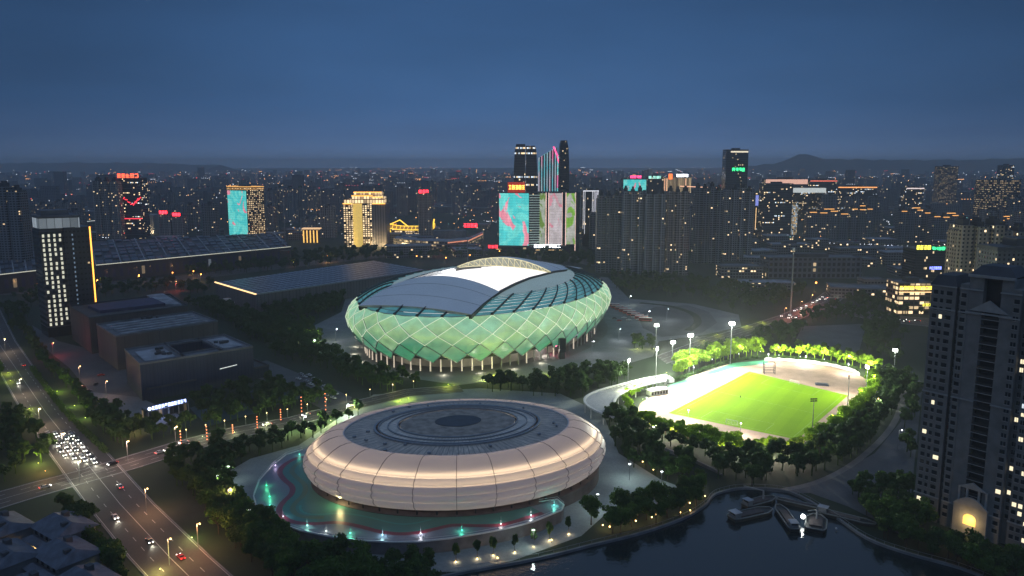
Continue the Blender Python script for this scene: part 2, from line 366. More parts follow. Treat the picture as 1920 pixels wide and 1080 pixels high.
patch('riverside_asphalt', [(1705, 690), (1730, 720), (1700, 1010), (1640, 975), (1590, 950), (1520, 925), (1440, 925), (1540, 905), (1640, 850), (1690, 790), (1695, 740)], M['lot'])
ribbon('riverside_walk', [(1688, 700), (1692, 745), (1672, 800), (1610, 862), (1530, 905), (1430, 925)], 3.2, M['pave'])
patch('car_park', [(430, 692), (500, 676), (560, 700), (660, 745), (650, 765), (610, 770), (560, 745), (500, 715)], M['lot'])
patch('west_plaza', [(60, 610), (110, 640), (190, 660), (235, 690), (275, 755), (330, 790), (250, 800), (190, 760), (130, 690), (80, 650)], M['lot'])
patch('sign_forecourt', [(170, 735), (260, 745), (340, 780), (300, 800), (210, 790)], M['plaza'])
patch('sports_court', [(355, 765), (440, 742), (480, 775), (390, 800)], M['court']); patch('sports_court', [(455, 735), (530, 718), (570, 745), (500, 765)], M['court'])
# water
def water_mat():
    m = mat('river_water', (.012, .022, .026), .05, spec=.5); b = NB(m); x, y, z, o = b.obj()
    bp = b.n.nodes.new('ShaderNodeBump'); bp.inputs['Strength'].default_value = .3; bp.inputs['Distance'].default_value = .3
    b.n.links.new(b.noise(o, .6, 3), bp.inputs['Height']); b.n.links.new(bp.outputs[0], b.b.inputs['Normal']); return m
WP = [(800, 1092), (860, 1078), (1010, 1050), (1110, 1025), (1200, 1003), (1280, 975), (1322, 950), (1334, 935), (1350, 926), (1395, 918), (1480, 925), (1560, 968), (1625, 1012), (1700, 1040), (1800, 1068), (1880, 1100)]
wp = WP + [(1990, 1200), (1900, 1500), (500, 1500), (650, 1180)]
patch('river', wp, water_mat(), z=.13)
mb = MB(); Q = ribbon('', WP, 1, None)
for a, b in zip(Q, Q[1:]): mb.bar((a.x, a.y, .55), (b.x, b.y, .55), .9, 1.1)
tag(mb.build('river_bank', M['conc']), kind='structure')
mb = MB()
for a, b in zip(Q, Q[1:]):
    mb.bar((a.x, a.y + 1, 2.1), (b.x, b.y + 1, 2.1), .1); mb.bar((a.x, a.y + 1, 1.0), (a.x, a.y + 1, 2.1), .1)
tag(mb.build('railing', M['steel']), 'thin metal railing along the river bank', 'railing')
# distant hills
hm = mat('hill_woods', (.03, .045, .04), .95, noise=(.002, .3))
def hill(pts, dist, depth):
    mb = MB(); rows = []
    xs = np.linspace(pts[0][0], pts[-1][0], 60)
    ys = np.interp(xs, [p[0] for p in pts], [p[1] for p in pts])
    top = []
    for x, y in zip(xs, ys):
        X = (x - 960) / FPX * dist; y += random.uniform(-.8, .8)
        top.append((X, ZAT(X, dist, y)))
    prof = [(-1.0, 0), (-.6, .35), (-.3, .75), (0, 1), (.4, .6), (1, 0)]
    for t, h in prof: rows.append([(X, dist + depth * t, max(0, Z) * h * random.uniform(.94, 1.06)) for X, Z in top])
    mb.grid(rows); tag(mb.build('hill', hm, smooth=True), kind='structure')
hill([(1380, 312), (1440, 308), (1470, 300), (1490, 291), (1502, 288), (1516, 294), (1540, 300), (1580, 297), (1640, 299), (1700, 300), (1780, 300), (1850, 298), (1950, 299), (2100, 297), (2300, 308)], 9000, 1200)
hill([(1500, 309), (1600, 303), (1700, 306), (1800, 301), (1900, 304), (2100, 300), (2400, 309)], 11500, 1500)
hill([(-400, 309), (-100, 304), (60, 306), (200, 305), (330, 307), (420, 309)], 11000, 1200)

# ------------------------------------------------------------------ the stadium
stad = root('stadium', (CS[0], CS[1], 0), 'oval stadium with green glowing diamond panel facade and open retractable roof', 'stadium')
NB_ = 42
# equal-arc parameter
ph = np.linspace(0, 2 * np.pi, 4001); seg = np.hypot(SA * np.sin(ph), SB * np.cos(ph)); cum = np.concatenate([[0], np.cumsum((seg[1:] + seg[:-1]) / 2)]); cum /= cum[-1]
PHI = lambda t: float(np.interp(t % 1.0, cum, ph))
LVZ = [(.885, 6.0), (.945, 13.5), (.985, 21.5), (1.0, 28.0), (.978, 34.0), (.926, 39.0)]
def node(k, j, dr=0):
    r, z = LVZ[k]; return SE(r + dr, PHI((j + (k % 2) * .5) / NB_), z)
def facade_mat():
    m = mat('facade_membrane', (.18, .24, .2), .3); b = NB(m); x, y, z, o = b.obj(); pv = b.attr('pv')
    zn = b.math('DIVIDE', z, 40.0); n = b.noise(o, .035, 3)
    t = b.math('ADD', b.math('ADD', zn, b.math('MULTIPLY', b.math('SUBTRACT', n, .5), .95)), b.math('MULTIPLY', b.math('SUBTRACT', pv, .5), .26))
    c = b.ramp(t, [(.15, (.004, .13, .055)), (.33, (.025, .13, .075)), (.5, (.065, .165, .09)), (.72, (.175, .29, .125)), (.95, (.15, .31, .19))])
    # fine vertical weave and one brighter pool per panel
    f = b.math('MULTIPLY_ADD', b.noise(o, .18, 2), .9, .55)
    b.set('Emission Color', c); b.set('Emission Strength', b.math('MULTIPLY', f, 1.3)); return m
mF = facade_mat(); mb = MB(); bk = MB()
for j in range(NB_):
    for k in (0, 1, 2, 3):
        off = 0
        jj = j
        a = node(k, jj); t = node(k + 2, jj)
        if k % 2 == 0: l = node(k + 1, jj - 1); r = node(k + 1, jj)
        else: l = node(k + 1, jj); r = node(k + 1, jj + 1)
        c0 = tuple(sum(p[i] for p in (a, t, l, r)) / 4 for i in range(3)); s_ = .045
        a, t, l, r = [tuple(p[i] + (c0[i] - p[i]) * s_ for i in range(3)) for p in (a, t, l, r)]
        out = Vector((c0[0] - CS[0], c0[1] - CS[1], 0)).normalized() * (1.1 if k else .6)
        cc = (a[0] * .5 + t[0] * .5 + out.x, a[1] * .5 + t[1] * .5 + out.y, a[2] * .5 + t[2] * .5)
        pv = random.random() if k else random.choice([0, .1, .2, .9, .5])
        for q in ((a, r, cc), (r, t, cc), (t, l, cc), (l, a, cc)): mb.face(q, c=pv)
    # half panels under the rim
    a = node(4, j); l = node(5, j - 1); r = node(5, j)
    mb.face([a, r, l], c=random.random())
mb.build('facade_panel', mF, stad)
for ra, za, rb, zb in ((.90, 9, .96, 20), (.96, 20, .96, 32), (.96, 32, .90, 38.6)):
    bk.grid([[SE(ra, PHI(i / 84), za) for i in range(84)], [SE(rb, PHI(i / 84), zb) for i in range(84)]], close=True)
bk.build('inner_shell', mat('inner_shell', (.03, .05, .045), .8, noise=(.3, .3)), stad)
mb = MB(); m2 = MB()
for j in range(NB_):
    for k in range(5):
        a = node(k, j, .004)
        nb = [(k + 1, j - 1), (k + 1, j)] if k % 2 == 0 else [(k + 1, j), (k + 1, j + 1)]
        for q in nb: (m2 if k >= 2 else mb).bar(a, node(*q, .004), .36 if k >= 2 else .4, .4)
mb.build('lattice_beam', M['steel'], stad)
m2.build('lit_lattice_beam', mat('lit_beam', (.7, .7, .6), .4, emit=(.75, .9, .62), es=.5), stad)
# spot coloured panels
for (x, y, c, nm) in ((1056, 615, (.02, .8, .35), 'green_light_panel'), (1041, 640, (.9, .12, .22), 'pink_light_panel')): pass
# roof ring with sweeping ribs
def ribpt(t, s, dz=0):
    p = PHI(t); p2 = p - math.radians(22) * math.sin(p) * s
    r = .926 + (.70 - .926) * s; z = 39 + 7.5 * math.sin(s * math.pi / 2) + dz
    return SE(r, p2, z)
def ring_mat():
    m = mat('roof_ring_glass', (.09, .17, .20), .3); b = NB(m); x, y, z, o = b.obj(); pv = b.attr('pv')
    c = b.mix(b.noise(o, .03, 2), (.014, .085, .10), (.04, .13, .13)); b.set('Emission Color', c); b.set('Emission Strength', b.math('MULTIPLY_ADD', pv, .6, 1.0)); return m
mb = MB(); rb = MB(); tb = MB(); ns = 7
for j in range(NB_):
    t0, t1 = (j + .5) / NB_, (j + 1.5) / NB_
    for i in range(ns):
        s0, s1 = i / ns, (i + 1) / ns; g_ = .012
        for h in (0, .5):
            ta, tb_ = t0 + (t1 - t0) * h, t0 + (t1 - t0) * (h + .5)
            mb.face([ribpt(ta, s0), ribpt(tb_, s0), ribpt(tb_, s1 - g_), ribpt(ta, s1 - g_)], c=random.random())
        rb.bar(ribpt(t0, s0, .5), ribpt(t0, s1, .5), .9, 1.1)
        tb.bar(ribpt(t0, s1, .1), ribpt(t1, s1, .1), .22, .3)
    rb.ball(ribpt(t0, 0, .6), 1.2)
mb.build('roof_ring', ring_mat(), stad); rb.build('roof_rib', M['dark'], stad); tb.build('roof_purlin', M['steel'], stad)
mb = MB()
for j in range(NB_): mb.bar(SE(.926, PHI(j / NB_), 39), SE(.926, PHI((j + 1) / NB_), 39), .5)
mb.build('rim_beam', M['steel'], stad)
# track beams
TV = 43.0
def ZT(u):
    P = ((-145, 36), (-126, 40.3), (-108, 44.5), (-90, 47.2), (-72, 49.2), (-45, 50.6), (-15, 51), (44, 48.6), (90, 44.6), (124, 41), (140, 39))
    return float(np.interp(u, [p[0] for p in P], [p[1] for p in P]))
for sgn in (-1, 1):
    mb = MB(); us = np.linspace(-126, 124, 40)
    for a, b in zip(us, us[1:]):
        mb.bar(S(a, sgn * TV, ZT(a) - 1.0), S(b, sgn * TV, ZT(b) - 1.0), 2.0, 2.8)
    mb.build('track_beam', M['dark'], stad)
# fixed membrane beside the opening
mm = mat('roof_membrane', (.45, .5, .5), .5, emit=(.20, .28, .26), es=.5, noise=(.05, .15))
for sgn in (-1, 1):
    mb = MB(); rows = []
    for u in np.linspace(-92, 92, 30):
        ve = SB * .70 * math.sqrt(max(0, 1 - (u / (SA * .70)) ** 2)); ve = max(ve, TV + 1.1)
        rows.append([S(u, sgn * (TV + 1.1 + (ve - TV - 1.1) * t), ZT(u) - 1.0 + (46.5 - ZT(u) + 1.0) * t ** .8) for t in (0, .25, .5, .75, 1)])
    mb.grid(rows); mb.build('roof_membrane', mm, stad, smooth=True)
def crown(u):
    if u < -20: 
        t = min(1, max(0, (u + 127) / 50)); return 2.2 + 7.0 * t
    t = min(1, max(0, (128 - u) / 80)); return 2.5 + 7.5 * t
def SH(u, v, d=0): return S(u, v, ZT(u) + .9 + crown(u) * (1 - (v / (TV + 1)) ** 2) - d)
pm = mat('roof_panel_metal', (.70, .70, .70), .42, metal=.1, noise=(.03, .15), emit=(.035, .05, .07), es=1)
um = mat('roof_underside', (.5, .5, .42), .7, noise=(.2, .2))
for u0, u1 in ((-126, -78), (34, 125)):
    mb = MB(); us = np.linspace(u0, u1, 14); vs = np.linspace(-TV - 1, TV + 1, 17)
    edge = lambda u, v: u
    rows = [[SH(edge(u, v), v) for v in vs] for u in us]; mb.grid(rows); pl = mb.build('retractable_roof_panel', pm, stad, smooth=True)
    sm = MB()
    for i in (4, 9): 
        for a, b in zip(rows[i], rows[i][1:]): sm.bar((a[0], a[1], a[2] + .05), (b[0], b[1], b[2] + .05), .18, .12)
    sm.build('panel_seam', M['dark'], pl)
    mb = MB(); D = 6.5 if u0 > 0 else 2
    low = [[SH(edge(u, v), v, D * (1 - (v / (TV + 1)) ** 2) + .8) for v in vs] for u in us]
    mb.grid([r[::-1] for r in low]); mb.grid([rows[0], low[0]]); mb.grid([low[-1], rows[-1]]); mb.build('roof_underside', um, pl)
    # truss in the arched end
    if u0 > 0:
        tr = MB()
        for a, b, c in zip(rows[0], low[0], low[0][1:]):
            sh = lambda p, k: (p[0] - k * ct, p[1] - k * st_, p[2])
            tr.bar(sh(a, 1), sh(b, 1), .5); tr.bar(sh(a, 1), sh(c, 1), .4)
        for r in (rows[0], low[0]):
            for a, b in zip(r, r[1:]): tr.bar(sh(a, 1), sh(b, 1), .7)
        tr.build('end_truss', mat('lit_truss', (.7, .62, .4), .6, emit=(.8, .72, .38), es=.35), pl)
# interior: bowl of stands and pitch; roof lamps plus glow put in bowl colour
mb = MB(); rows = []
for r, z in ((.695, 44), (.69, 33), (.60, 26), (.52, 19), (.50, 14), (.42, 8), (.36, 3), (.34, 1)): rows.append([SE(r, 2 * math.pi * i / 60, z) for i in range(60)])
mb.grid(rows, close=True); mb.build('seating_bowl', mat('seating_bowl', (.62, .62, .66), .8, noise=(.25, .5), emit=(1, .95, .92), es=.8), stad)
mb = MB(); mb.face([SE(.345, 2 * math.pi * i / 60, 1) for i in range(60)]); mb.build('pitch', mat('stage_floor', (.5, .55, .5), .8, noise=(.1, .4)), stad)
mb = MB(); mb.face([S(u, v, 38.2) for u, v in ((-78, -40), (30, -40), (30, 40), (-78, 40))][::1])
def lamp(name, kind, loc, power, col, parent=None, rot=None, size=None, spot=None, blend=.5, radius=.3, size_y=None):
    l = bpy.data.lights.new(name, kind); l.energy = power; l.color = col
    if kind == 'AREA':
        l.shape = 'RECTANGLE'; l.size = size; l.size_y = size_y or size
    else: l.shadow_soft_size = radius
    if spot: l.spot_size = math.radians(spot); l.spot_blend = blend
    o = bpy.data.objects.new(name, l); COL.objects.link(o); o.location = loc
    if rot is not None: o.rotation_euler = rot
    if parent is not None:
        o.parent = parent; r0 = ORG.get(parent.name, (0, 0, 0)); o.location = tuple(loc[i] - r0[i] for i in range(3))
    return o
def aim(loc, tgt): return (Vector(tgt) - Vector(loc)).to_track_quat('-Z', 'Y').to_euler()
for u in (-88, 30):
    for v in (-36, -12, 12, 36):
        p = S(u, v, 46); lamp('roof_floodlight', 'SPOT', p, 42000, (.95, .97, 1), stad, aim(p, S(-28 - (u + 28) * .9, v * 1.2, 22)), spot=130, blend=.8, radius=1.2)
# concourse under the facade
mb = MB(); mg = MB(); N = 84
for i in range(N):
    a0, a1 = PHI(i / N), PHI((i + 1) / N)
    q = [SE(.80, a0, 0), SE(.80, a1, 0), SE(.80, a1, 9), SE(.80, a0, 9)]; mb.face(q, c=1.0 if i in LITC else random.choice([0, 0, .05, .12])) if (LITC := {60, 61, 66, 67, 68, 69, 71, 72, 73, 52}) is not None else 0
    mg.face([SE(.80, a0, 9), SE(.80, a1, 9), SE(.93, a1, 12), SE(.93, a0, 12)])
def conc_mat():
    m = mat('concourse_glass', (.06, .06, .065), .3); b = NB(m); x, y, z, o = b.obj()
    b.set('Emission Color', (1, .86, .6, 1)); b.set('Emission Strength', b.math('MULTIPLY_ADD', b.math('MULTIPLY', b.attr('pv'), b.math('MULTIPLY_ADD', b.noise(o, .35, 2), 1.4, .1)), .85, .015)); m.cycles.emission_sampling = 'NONE'; return m
mb.build('concourse_wall', conc_mat(), stad); mg.build('concourse_soffit', M['dark'], stad)
mb = MB()
for i in range(N): mb.face([SE(.80, PHI(i / N), .05), SE(.80, PHI((i + 1) / N), .05), SE(.95, PHI((i + 1) / N), .04), SE(.95, PHI(i / N), .04)][::-1])
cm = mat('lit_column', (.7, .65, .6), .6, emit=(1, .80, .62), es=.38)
for i in range(96):
    p = PHI(i / 96); c = SE(.885, p, 0); q = MB(); q.cyl(c, .5, .42, 0, 8.5, 8); q.build('column', cm if 40 <= i <= 66 or i % 4 == 0 else M['conc'], stad)
for t, col, pw in ((.50, (.1, 1, .4), 0),): pass
# lamps under the skirt that wash the lower diamonds
for i in range(14):
    p = PHI(.36 + i * .034); c = SE(.955, p, 2.0); lamp('skirt_light', 'POINT', c, 900, (.9, .85, .65), stad, radius=.4)
for (x, y, z, c, w) in ((1052, 622, 12, (.05, 1, .35), 5000), (1040, 645, 8, (1, .1, .25), 2500), (1020, 655, 4, (1, .9, .8), 2500)):
    X, Y = G(x, y, z); d = Vector((-X, -Y)).normalized() * 4; lamp('colour_light', 'POINT', (X + d.x, Y + d.y, z), w, c, stad, radius=.6)
# dark service tower beside the facade
X, Y = G(1053, 672); t = root('video_tower', (X, Y, 0), 'slim dark rectangular tower standing in front of the green stadium facade', 'tower')
q = MB(); q.box(-2, 2, -2, 2, 0, 15, .3, (X, Y, 0)); q.build('mast', M['dark'], t); q = MB(); q.box(-2.3, 2.3, -2.3, -2.05, 5, 15.3, .3, (X, Y, 0)); q.build('screen', M['glassd'], t)

# ------------------------------------------------------------------ the oval sports hall
hall = root('sports_hall', (CD[0], CD[1], 0), 'oval sports hall with glowing white ribbed shell and grey ringed roof', 'sports hall')
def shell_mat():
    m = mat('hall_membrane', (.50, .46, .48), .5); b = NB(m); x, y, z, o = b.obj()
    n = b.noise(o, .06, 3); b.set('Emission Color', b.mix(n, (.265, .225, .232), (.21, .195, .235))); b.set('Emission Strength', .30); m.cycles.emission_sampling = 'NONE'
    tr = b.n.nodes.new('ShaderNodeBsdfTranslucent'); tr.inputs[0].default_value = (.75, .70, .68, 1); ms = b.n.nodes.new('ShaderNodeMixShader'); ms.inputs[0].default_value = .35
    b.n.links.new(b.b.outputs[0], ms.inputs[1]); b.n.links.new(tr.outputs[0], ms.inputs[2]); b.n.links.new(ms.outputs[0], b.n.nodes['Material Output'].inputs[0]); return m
mS = shell_mat(); ND = 96
PROF = [[(.752, 26.1), (.79, 26.2), (.84, 25.4), (.885, 23.9), (.922, 22.0), (.946, 20.95), (.944, 20.5)],
        [(.949, 20.3), (.972, 19.6), (.986, 18.5), (.977, 17.6)],
        [(.980, 17.4), (1.0, 16.7), (1.008, 15.5), (.996, 14.4)],
        [(.995, 14.2), (1.010, 13.4), (1.005, 12.1), (.988, 11.2)],
        [(.984, 11.0), (.992, 10.2), (.978, 8.8), (.95, 7.4)]]
A_ = [2 * math.pi * i / ND for i in range(ND)]
for pr_ in PROF:
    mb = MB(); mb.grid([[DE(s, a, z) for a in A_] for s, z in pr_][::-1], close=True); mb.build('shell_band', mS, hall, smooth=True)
mb = MB()                                                    # ledges between bands and the base soffit
for p0, p1 in zip(PROF, PROF[1:]): mb.grid([[DE(p1[0][0] + .004, a, p1[0][1]) for a in A_], [DE(p0[-1][0] - .02, a, p0[-1][1] - .1) for a in A_]], close=True)
mb.grid([[DE(.80, a, 7.4) for a in A_], [DE(.95, a, 7.4) for a in A_]], close=True); mb.build('ledge', mS, hall)
mb = MB()
for k in range(24):
    a = 2 * math.pi * (k + .5) / 24
    for pr_ in PROF:
        for q0, q1 in zip(pr_, pr_[1:]): mb.bar(DE(q0[0] + .003, a, q0[1]), DE(q1[0] + .003, a, q1[1]), .24, .2)
mb.build('shell_seam', mat('shell_seam', (.24, .22, .24), .6, noise=(1, .2)), hall)
for s, z, es in ((.916, 21.05, 1.15), (.952, 18.35, .6)):
    mb = MB(); n = 0
    for a, b in zip(A_, A_[1:] + A_[:1]): mb.bar(DE(s + .004, a, z - .25), DE(s + .004, b, z - .25), .7, .5)
    mb.build('light_strip', mat('strip_light', (.8, .7, .5), .5, emit=(1, .76, .46), es=es * 7, sample=True), hall)
def hroof_mat(c):
    m = mat('hall_roof', c, .55, metal=.2); b = NB(m); x, y, z, o = b.obj()
    ang = b.math('ARCTAN2', y, x); r = b.math('SQRT', b.math('ADD', b.math('MULTIPLY', x, x), b.math('MULTIPLY', y, y)))
    st = b.noise(b.comb(b.math('MULTIPLY', ang, 14.0), b.math('MULTIPLY', r, .08)), 3.0, 5); n2 = b.noise(o, .12, 5)
    ln = b.math('LESS_THAN', b.math('FRACT', b.math('MULTIPLY', ang, 96 / 6.28318)), .12)
    k = b.math('MULTIPLY', b.math('MULTIPLY_ADD', st, 1.5, .25), b.math('MULTIPLY_ADD', n2, .9, .5))
    cc = b.mix(1.0, c, b.comb(k, k, k), 'MULTIPLY'); b.set('Base Color', b.mix(ln, cc, tuple(q * .45 for q in c))); b.set('Roughness', b.math('MULTIPLY_ADD', n2, .4, .35)); return m
ro = hroof_mat((.62, .53, .44)); ri = hroof_mat((.8, .72, .62)); rd = mat('roof_hub', (.05, .06, .08), .5, noise=(.3, .4)); rm_ = mat('roof_disc', (.50, .42, .34), .6, noise=(.25, .5))
def zr(s): return 25.2 + (1 - (s / .75) ** 2) * 2.6
def ringband(name, s0, s1, m, dz=0, n=3):
    mb = MB(); mb.grid([[DE(s0 + (s1 - s0) * k / n, a, zr(s0 + (s1 - s0) * k / n) + dz) for a in A_] for k in range(n + 1)][::-1], close=True); return mb.build(name, m, hall)
ringband('roof_outer_ring', .55, .752, ro); ringband('roof_middle_ring', .40, .525, ri, .1); ringband('roof_inner_disc', .15, .385, rm_, .15)
ringband('roof_groove', .525, .55, M['dark'], -.3, 1); ringband('roof_groove', .385, .40, M['dark'], -.3, 1)
mb = MB(); mb.face([DE(.155, a, zr(.15) + .35) for a in A_]); mb.grid([[DE(.155, a, zr(.15)) for a in A_], [DE(.155, a, zr(.15) + .35) for a in A_]], close=True); mb.build('roof_hub', rd, hall)
for s, w, m in ((.752, 1.0, M['white']), (.55, .9, M['steel']), (.525, .5, M['steel']), (.465, .4, M['steel']), (.40, .5, M['steel'])):
    mb = MB()
    for a, b in zip(A_, A_[1:] + A_[:1]): mb.bar(DE(s, a, zr(s) + .35), DE(s, b, zr(s) + .35), w, .7)
    mb.build('roof_kerb', m, hall)
mb = MB()
for k in range(16):
    a = random.uniform(0, 6.28); s = random.uniform(.58, .72); p = DE(s, a, zr(s)); mb.box(-.7, .7, -.45, .45, 0, .8, random.random() * 3, p)
mb.build('roof_vent', M['steel'], hall)
# recessed base wall and podium
mb = MB(); mb.grid([[DE(.88, a, 5.0) for a in A_], [DE(.88, a, 7.5) for a in A_]], close=True)
bw = mat('hall_base_wall', (.10, .055, .05), .35, noise=(.4, .4)); mb.build('base_wall', bw, hall)
for i in range(48):
    a = 2 * math.pi * i / 48; c = DE(.93, a, 0); mb = MB(); mb.cyl(c, .35, .35, 5, 7.6, 6); mb.build('base_column', M['dark'], hall)
mb = MB(); mb.grid([[DE(.965, a, 0) for a in A_], [DE(.965, a, 5.2) for a in A_]], close=True); mb.face([DE(.965, a, 5.2) for a in A_]); mb.build('podium', M['brown'], hall)
c_ = lambda x, y: (440 + x * .38542, 720 + y * .38542)
# terrace deck with painted waves
ZD = 5.0
DK = [(700, 830), (640, 818), (590, 828), c_(330, 320), c_(250, 345), c_(180, 400), c_(120, 470), c_(92, 545), c_(110, 610), c_(190, 668), c_(320, 714), c_(460, 742), c_(600, 762), c_(750, 770), c_(900, 768), c_(1050, 752), c_(1200, 728), c_(1320, 705), c_(1450, 672), c_(1590, 615), c_(1602, 590), c_(1570, 562), c_(1480, 575), c_(1380, 605), (900, 930), (900, 880)]
dp = [G(x, y, ZD) for x, y in DK]
deck = root('terrace', (*dp[8], 0), 'curved raised terrace painted with green and dark red waves around the oval hall', 'terrace')
def deck_mat(name, c1, c2):
    m = mat(name, c1, .4); b = NB(m); x, y, z, o = b.obj(); b.set('Base Color', b.mix(b.noise(o, .08, 3), c1, c2)); return m
mb = MB(); mb.face([(x, y, ZD) for x, y in dp]); o = mb.build('deck', deck_mat('deck_lilac', (.22, .17, .24), (.13, .2, .2)), deck, tri=True)
if o.data.polygons[0].normal.z < 0: o.data.flip_normals()
mb = MB(); n = len(dp)
for i in range(3, n - 3): mb.face([(*dp[i], -.1), (*dp[i + 1], -.1), (*dp[i + 1], ZD - .05), (*dp[i], ZD - .05)])
mb.build('terrace_wall', mat('terrace_wall', (.17, .17, .18), .7, noise=(.2, .4)), deck)
mb = MB()
for i in range(3, n - 4):
    mb.bar((*dp[i], ZD + .1), (*dp[i + 1], ZD + .1), .5, .5); mb.bar((*dp[i], ZD + 1.2), (*dp[i + 1], ZD + 1.2), .1)
mb.build('terrace_edge', M['white'], deck)
mb = MB()
for x in (600, 655, 700, 760, 900): 
    p = G(x, 1018, 1); mb.box(-.4, .4, -.4, .4, 0, ZD - .6, 0, (p[0], p[1] + 1.0, 0))
mb.build('terrace_pillar', M['conc'], deck)
RS = [c_(340, 352), c_(290, 365), c_(240, 395), c_(218, 430), c_(240, 465), c_(278, 500), c_(275, 535), c_(235, 575), c_(215, 612), c_(235, 650), c_(300, 675), c_(400, 680), c_(500, 675), c_(600, 692), c_(700, 718), c_(800, 730), c_(900, 722), c_(980, 705), c_(1060, 688), c_(1160, 690), c_(1280, 688), c_(1370, 668), c_(1440, 645), c_(1500, 628)]
RSw = [G(x, y, ZD) for x, y in RS]
dk2 = deck_mat('deck_green', (.03, .16, .10), (.04, .20, .19)); dk3 = deck_mat('deck_olive', (.13, .15, .06), (.06, .16, .10)); dkr = deck_mat('deck_red', (.22, .025, .05), (.15, .02, .04))
def toward(p, f): 
    return (p[0] + (CD[0] - p[0]) * f, p[1] + (CD[1] - p[1]) * f)
Qs = ribbon('', RSw, 1, None, px=False)
def strip(nm, off0, off1, z, m, lo=0, hi=None):
    mb = MB(); a = []; b = []
    qq = Qs[lo:hi]
    for i, q in enumerate(qq):
        d = (qq[min(i + 1, len(qq) - 1)] - qq[max(i - 1, 0)]).normalized(); nn = Vector((-d.y, d.x))
        a.append((*(q + nn * off0), z)); b.append((*(q + nn * off1), z))
    mb.grid([a, b]); o = mb.build(nm, m, deck)
    if o.data.polygons[0].normal.z < 0: o.data.flip_normals()
inn = [(x, y, ZD + .012) for x, y in [tuple(q) for q in Qs]] 
mb = MB(); mb.grid([[p for p in inn], [(*toward(p, .28), ZD + .012) for p in inn]]); o = mb.build('painted_field', dk2, deck)
if o.data.polygons[0].normal.z < 0: o.data.flip_normals()
strip('painted_band', 4.2, 6.4, ZD + .03, dk3, 0, 46); strip('painted_band', 7.6, 8.6, ZD + .035, deck_mat('deck_teal', (.02, .22, .17), (.03, .3, .25)), 30, 70)
strip('painted_stripe', -1.1, 1.3, ZD + .05, dkr)
# lamps on the terrace edge: teal, green, white pools
for (x, y, c, w) in ((c_(135, 500), 0, (.1, 1, .45), 700), (c_(150, 555), 0, (.1, 1, .5), 900), (c_(150, 600), 0, (.2, 1, .75), 700), (c_(215, 655), 0, (.9, .8, 1), 600), (c_(335, 700), 0, (.4, 1, .8), 700), (c_(430, 728), 0, (.9, 1, .9), 350),
                     (c_(550, 738), 0, (.15, 1, .6), 900), (c_(710, 748), 0, (.5, .9, 1), 900), (c_(900, 740), 0, (.9, .9, 1), 900), (c_(1105, 725), 0, (.1, 1, .6), 900), (c_(1300, 692), 0, (1, .85, .8), 700), (c_(1450, 650), 0, (.9, .95, .95), 800), (c_(1565, 598), 0, (.2, 1, .8), 900),
                     (c_(180, 400), 0, (.8, .6, 1), 300), (c_(300, 345), 0, (.2, 1, .7), 300)):
    px_, py_ = x; X, Y = toward(G(px_, py_, ZD), .02)
    t = root('terrace_light', (X, Y, ZD), 'terrace post light ' + WHERE(X, Y), 'terrace light', 'post lights along the terrace edge')
    q = MB(); q.cyl((X, Y, 0), .09, .07, ZD, ZD + 3.4, 6); q.build('post', M['pole'], t)
    q = MB(); q.ball((X, Y, ZD + .45), .28); q.build('lamp_head', em('terrace_lamp', c, 2.5), t)
    lamp('lamp_glow', 'POINT', (X, Y, ZD + 1.6), w * .45, c, t, radius=.4)
X, Y = G(640, 925, 9); lamp('facade_light', 'POINT', (X, Y - 3, 8.4), 1800, (1, .8, .35), hall, radius=.3)
for (x, y, w) in ((430, 905, 3500), (1180, 900, 3000), (1120, 960, 2000), (1000, 1030, 1800), (470, 990, 1500), (1240, 915, 1500)):
    X, Y = G(x, y); t = root('plaza_lamp', (X, Y, 0), 'white headed plaza lamp ' + WHERE(X, Y), 'lamp post', 'plaza lamps around the oval hall')
    q = MB(); q.cyl((X, Y, 0), .1, .07, 0, 7.5, 6); q.build('post', M['pole'], t); q = MB(); q.box(-.5, .5, -.2, .2, 7.5, 7.65, 0, (X, Y, 0)); q.build('lamp_head', M['eWhite'], t)
    lamp('lamp_glow', 'POINT', (X, Y, 7.2), w * .6, (.8, 1, .95), t, radius=.4)
# ------------------------------------------------------------------ the training pitch
def pit_mat():
    m = mat('pitch_turf', (.12, .25, .004), .9, spec=.1); b = NB(m); x, y, z, o = b.obj()
    sv = b.math('ADD', b.math('MULTIPLY', x, .85), b.math('MULTIPLY', y, -.53)); st = b.math('GREATER_THAN', b.math('FRACT', b.math('DIVIDE', sv, 13.0)), .5)
    cc = b.mix(b.noise(o, .06, 4), (.23, .40, .001), (.17, .33, .001)); b.set('Base Color', b.mix(b.math('MULTIPLY', st, .16), cc, (.10, .2, .001))); return m
patch('running_track', [(1192, 778), (1200, 757), (1235, 735), (1300, 705), (1362, 684), (1440, 676), (1530, 681), (1600, 697), (1628, 714), (1624, 740), (1595, 785), (1535, 822), (1498, 836), (1470, 832), (1395, 828), (1300, 812), (1225, 797)], mat('track_surface', (.46, .30, .23), .85, noise=(.12, .25)))
patch('track_apron', [(1240, 733), (1262, 720), (1330, 697), (1375, 681), (1442, 675), (1440, 682), (1380, 689), (1335, 702), (1268, 731)], mat('green_apron', (.06, .3, .16), .85, noise=(.2, .3)))
FC = [G(*p) for p in ((1253, 775), (1405, 697), (1590, 742), (1495, 825))]
patch('football_pitch', FC, pit_mat(), px=False)
def fl(u, v): 
    a, b, c, d = [Vector(p) for p in FC]; return (a * (1 - u) + b * u) * (1 - v) + (d * (1 - u) + c * u) * v
LV[0] += .01; zf = LV[0]
mb = MB()
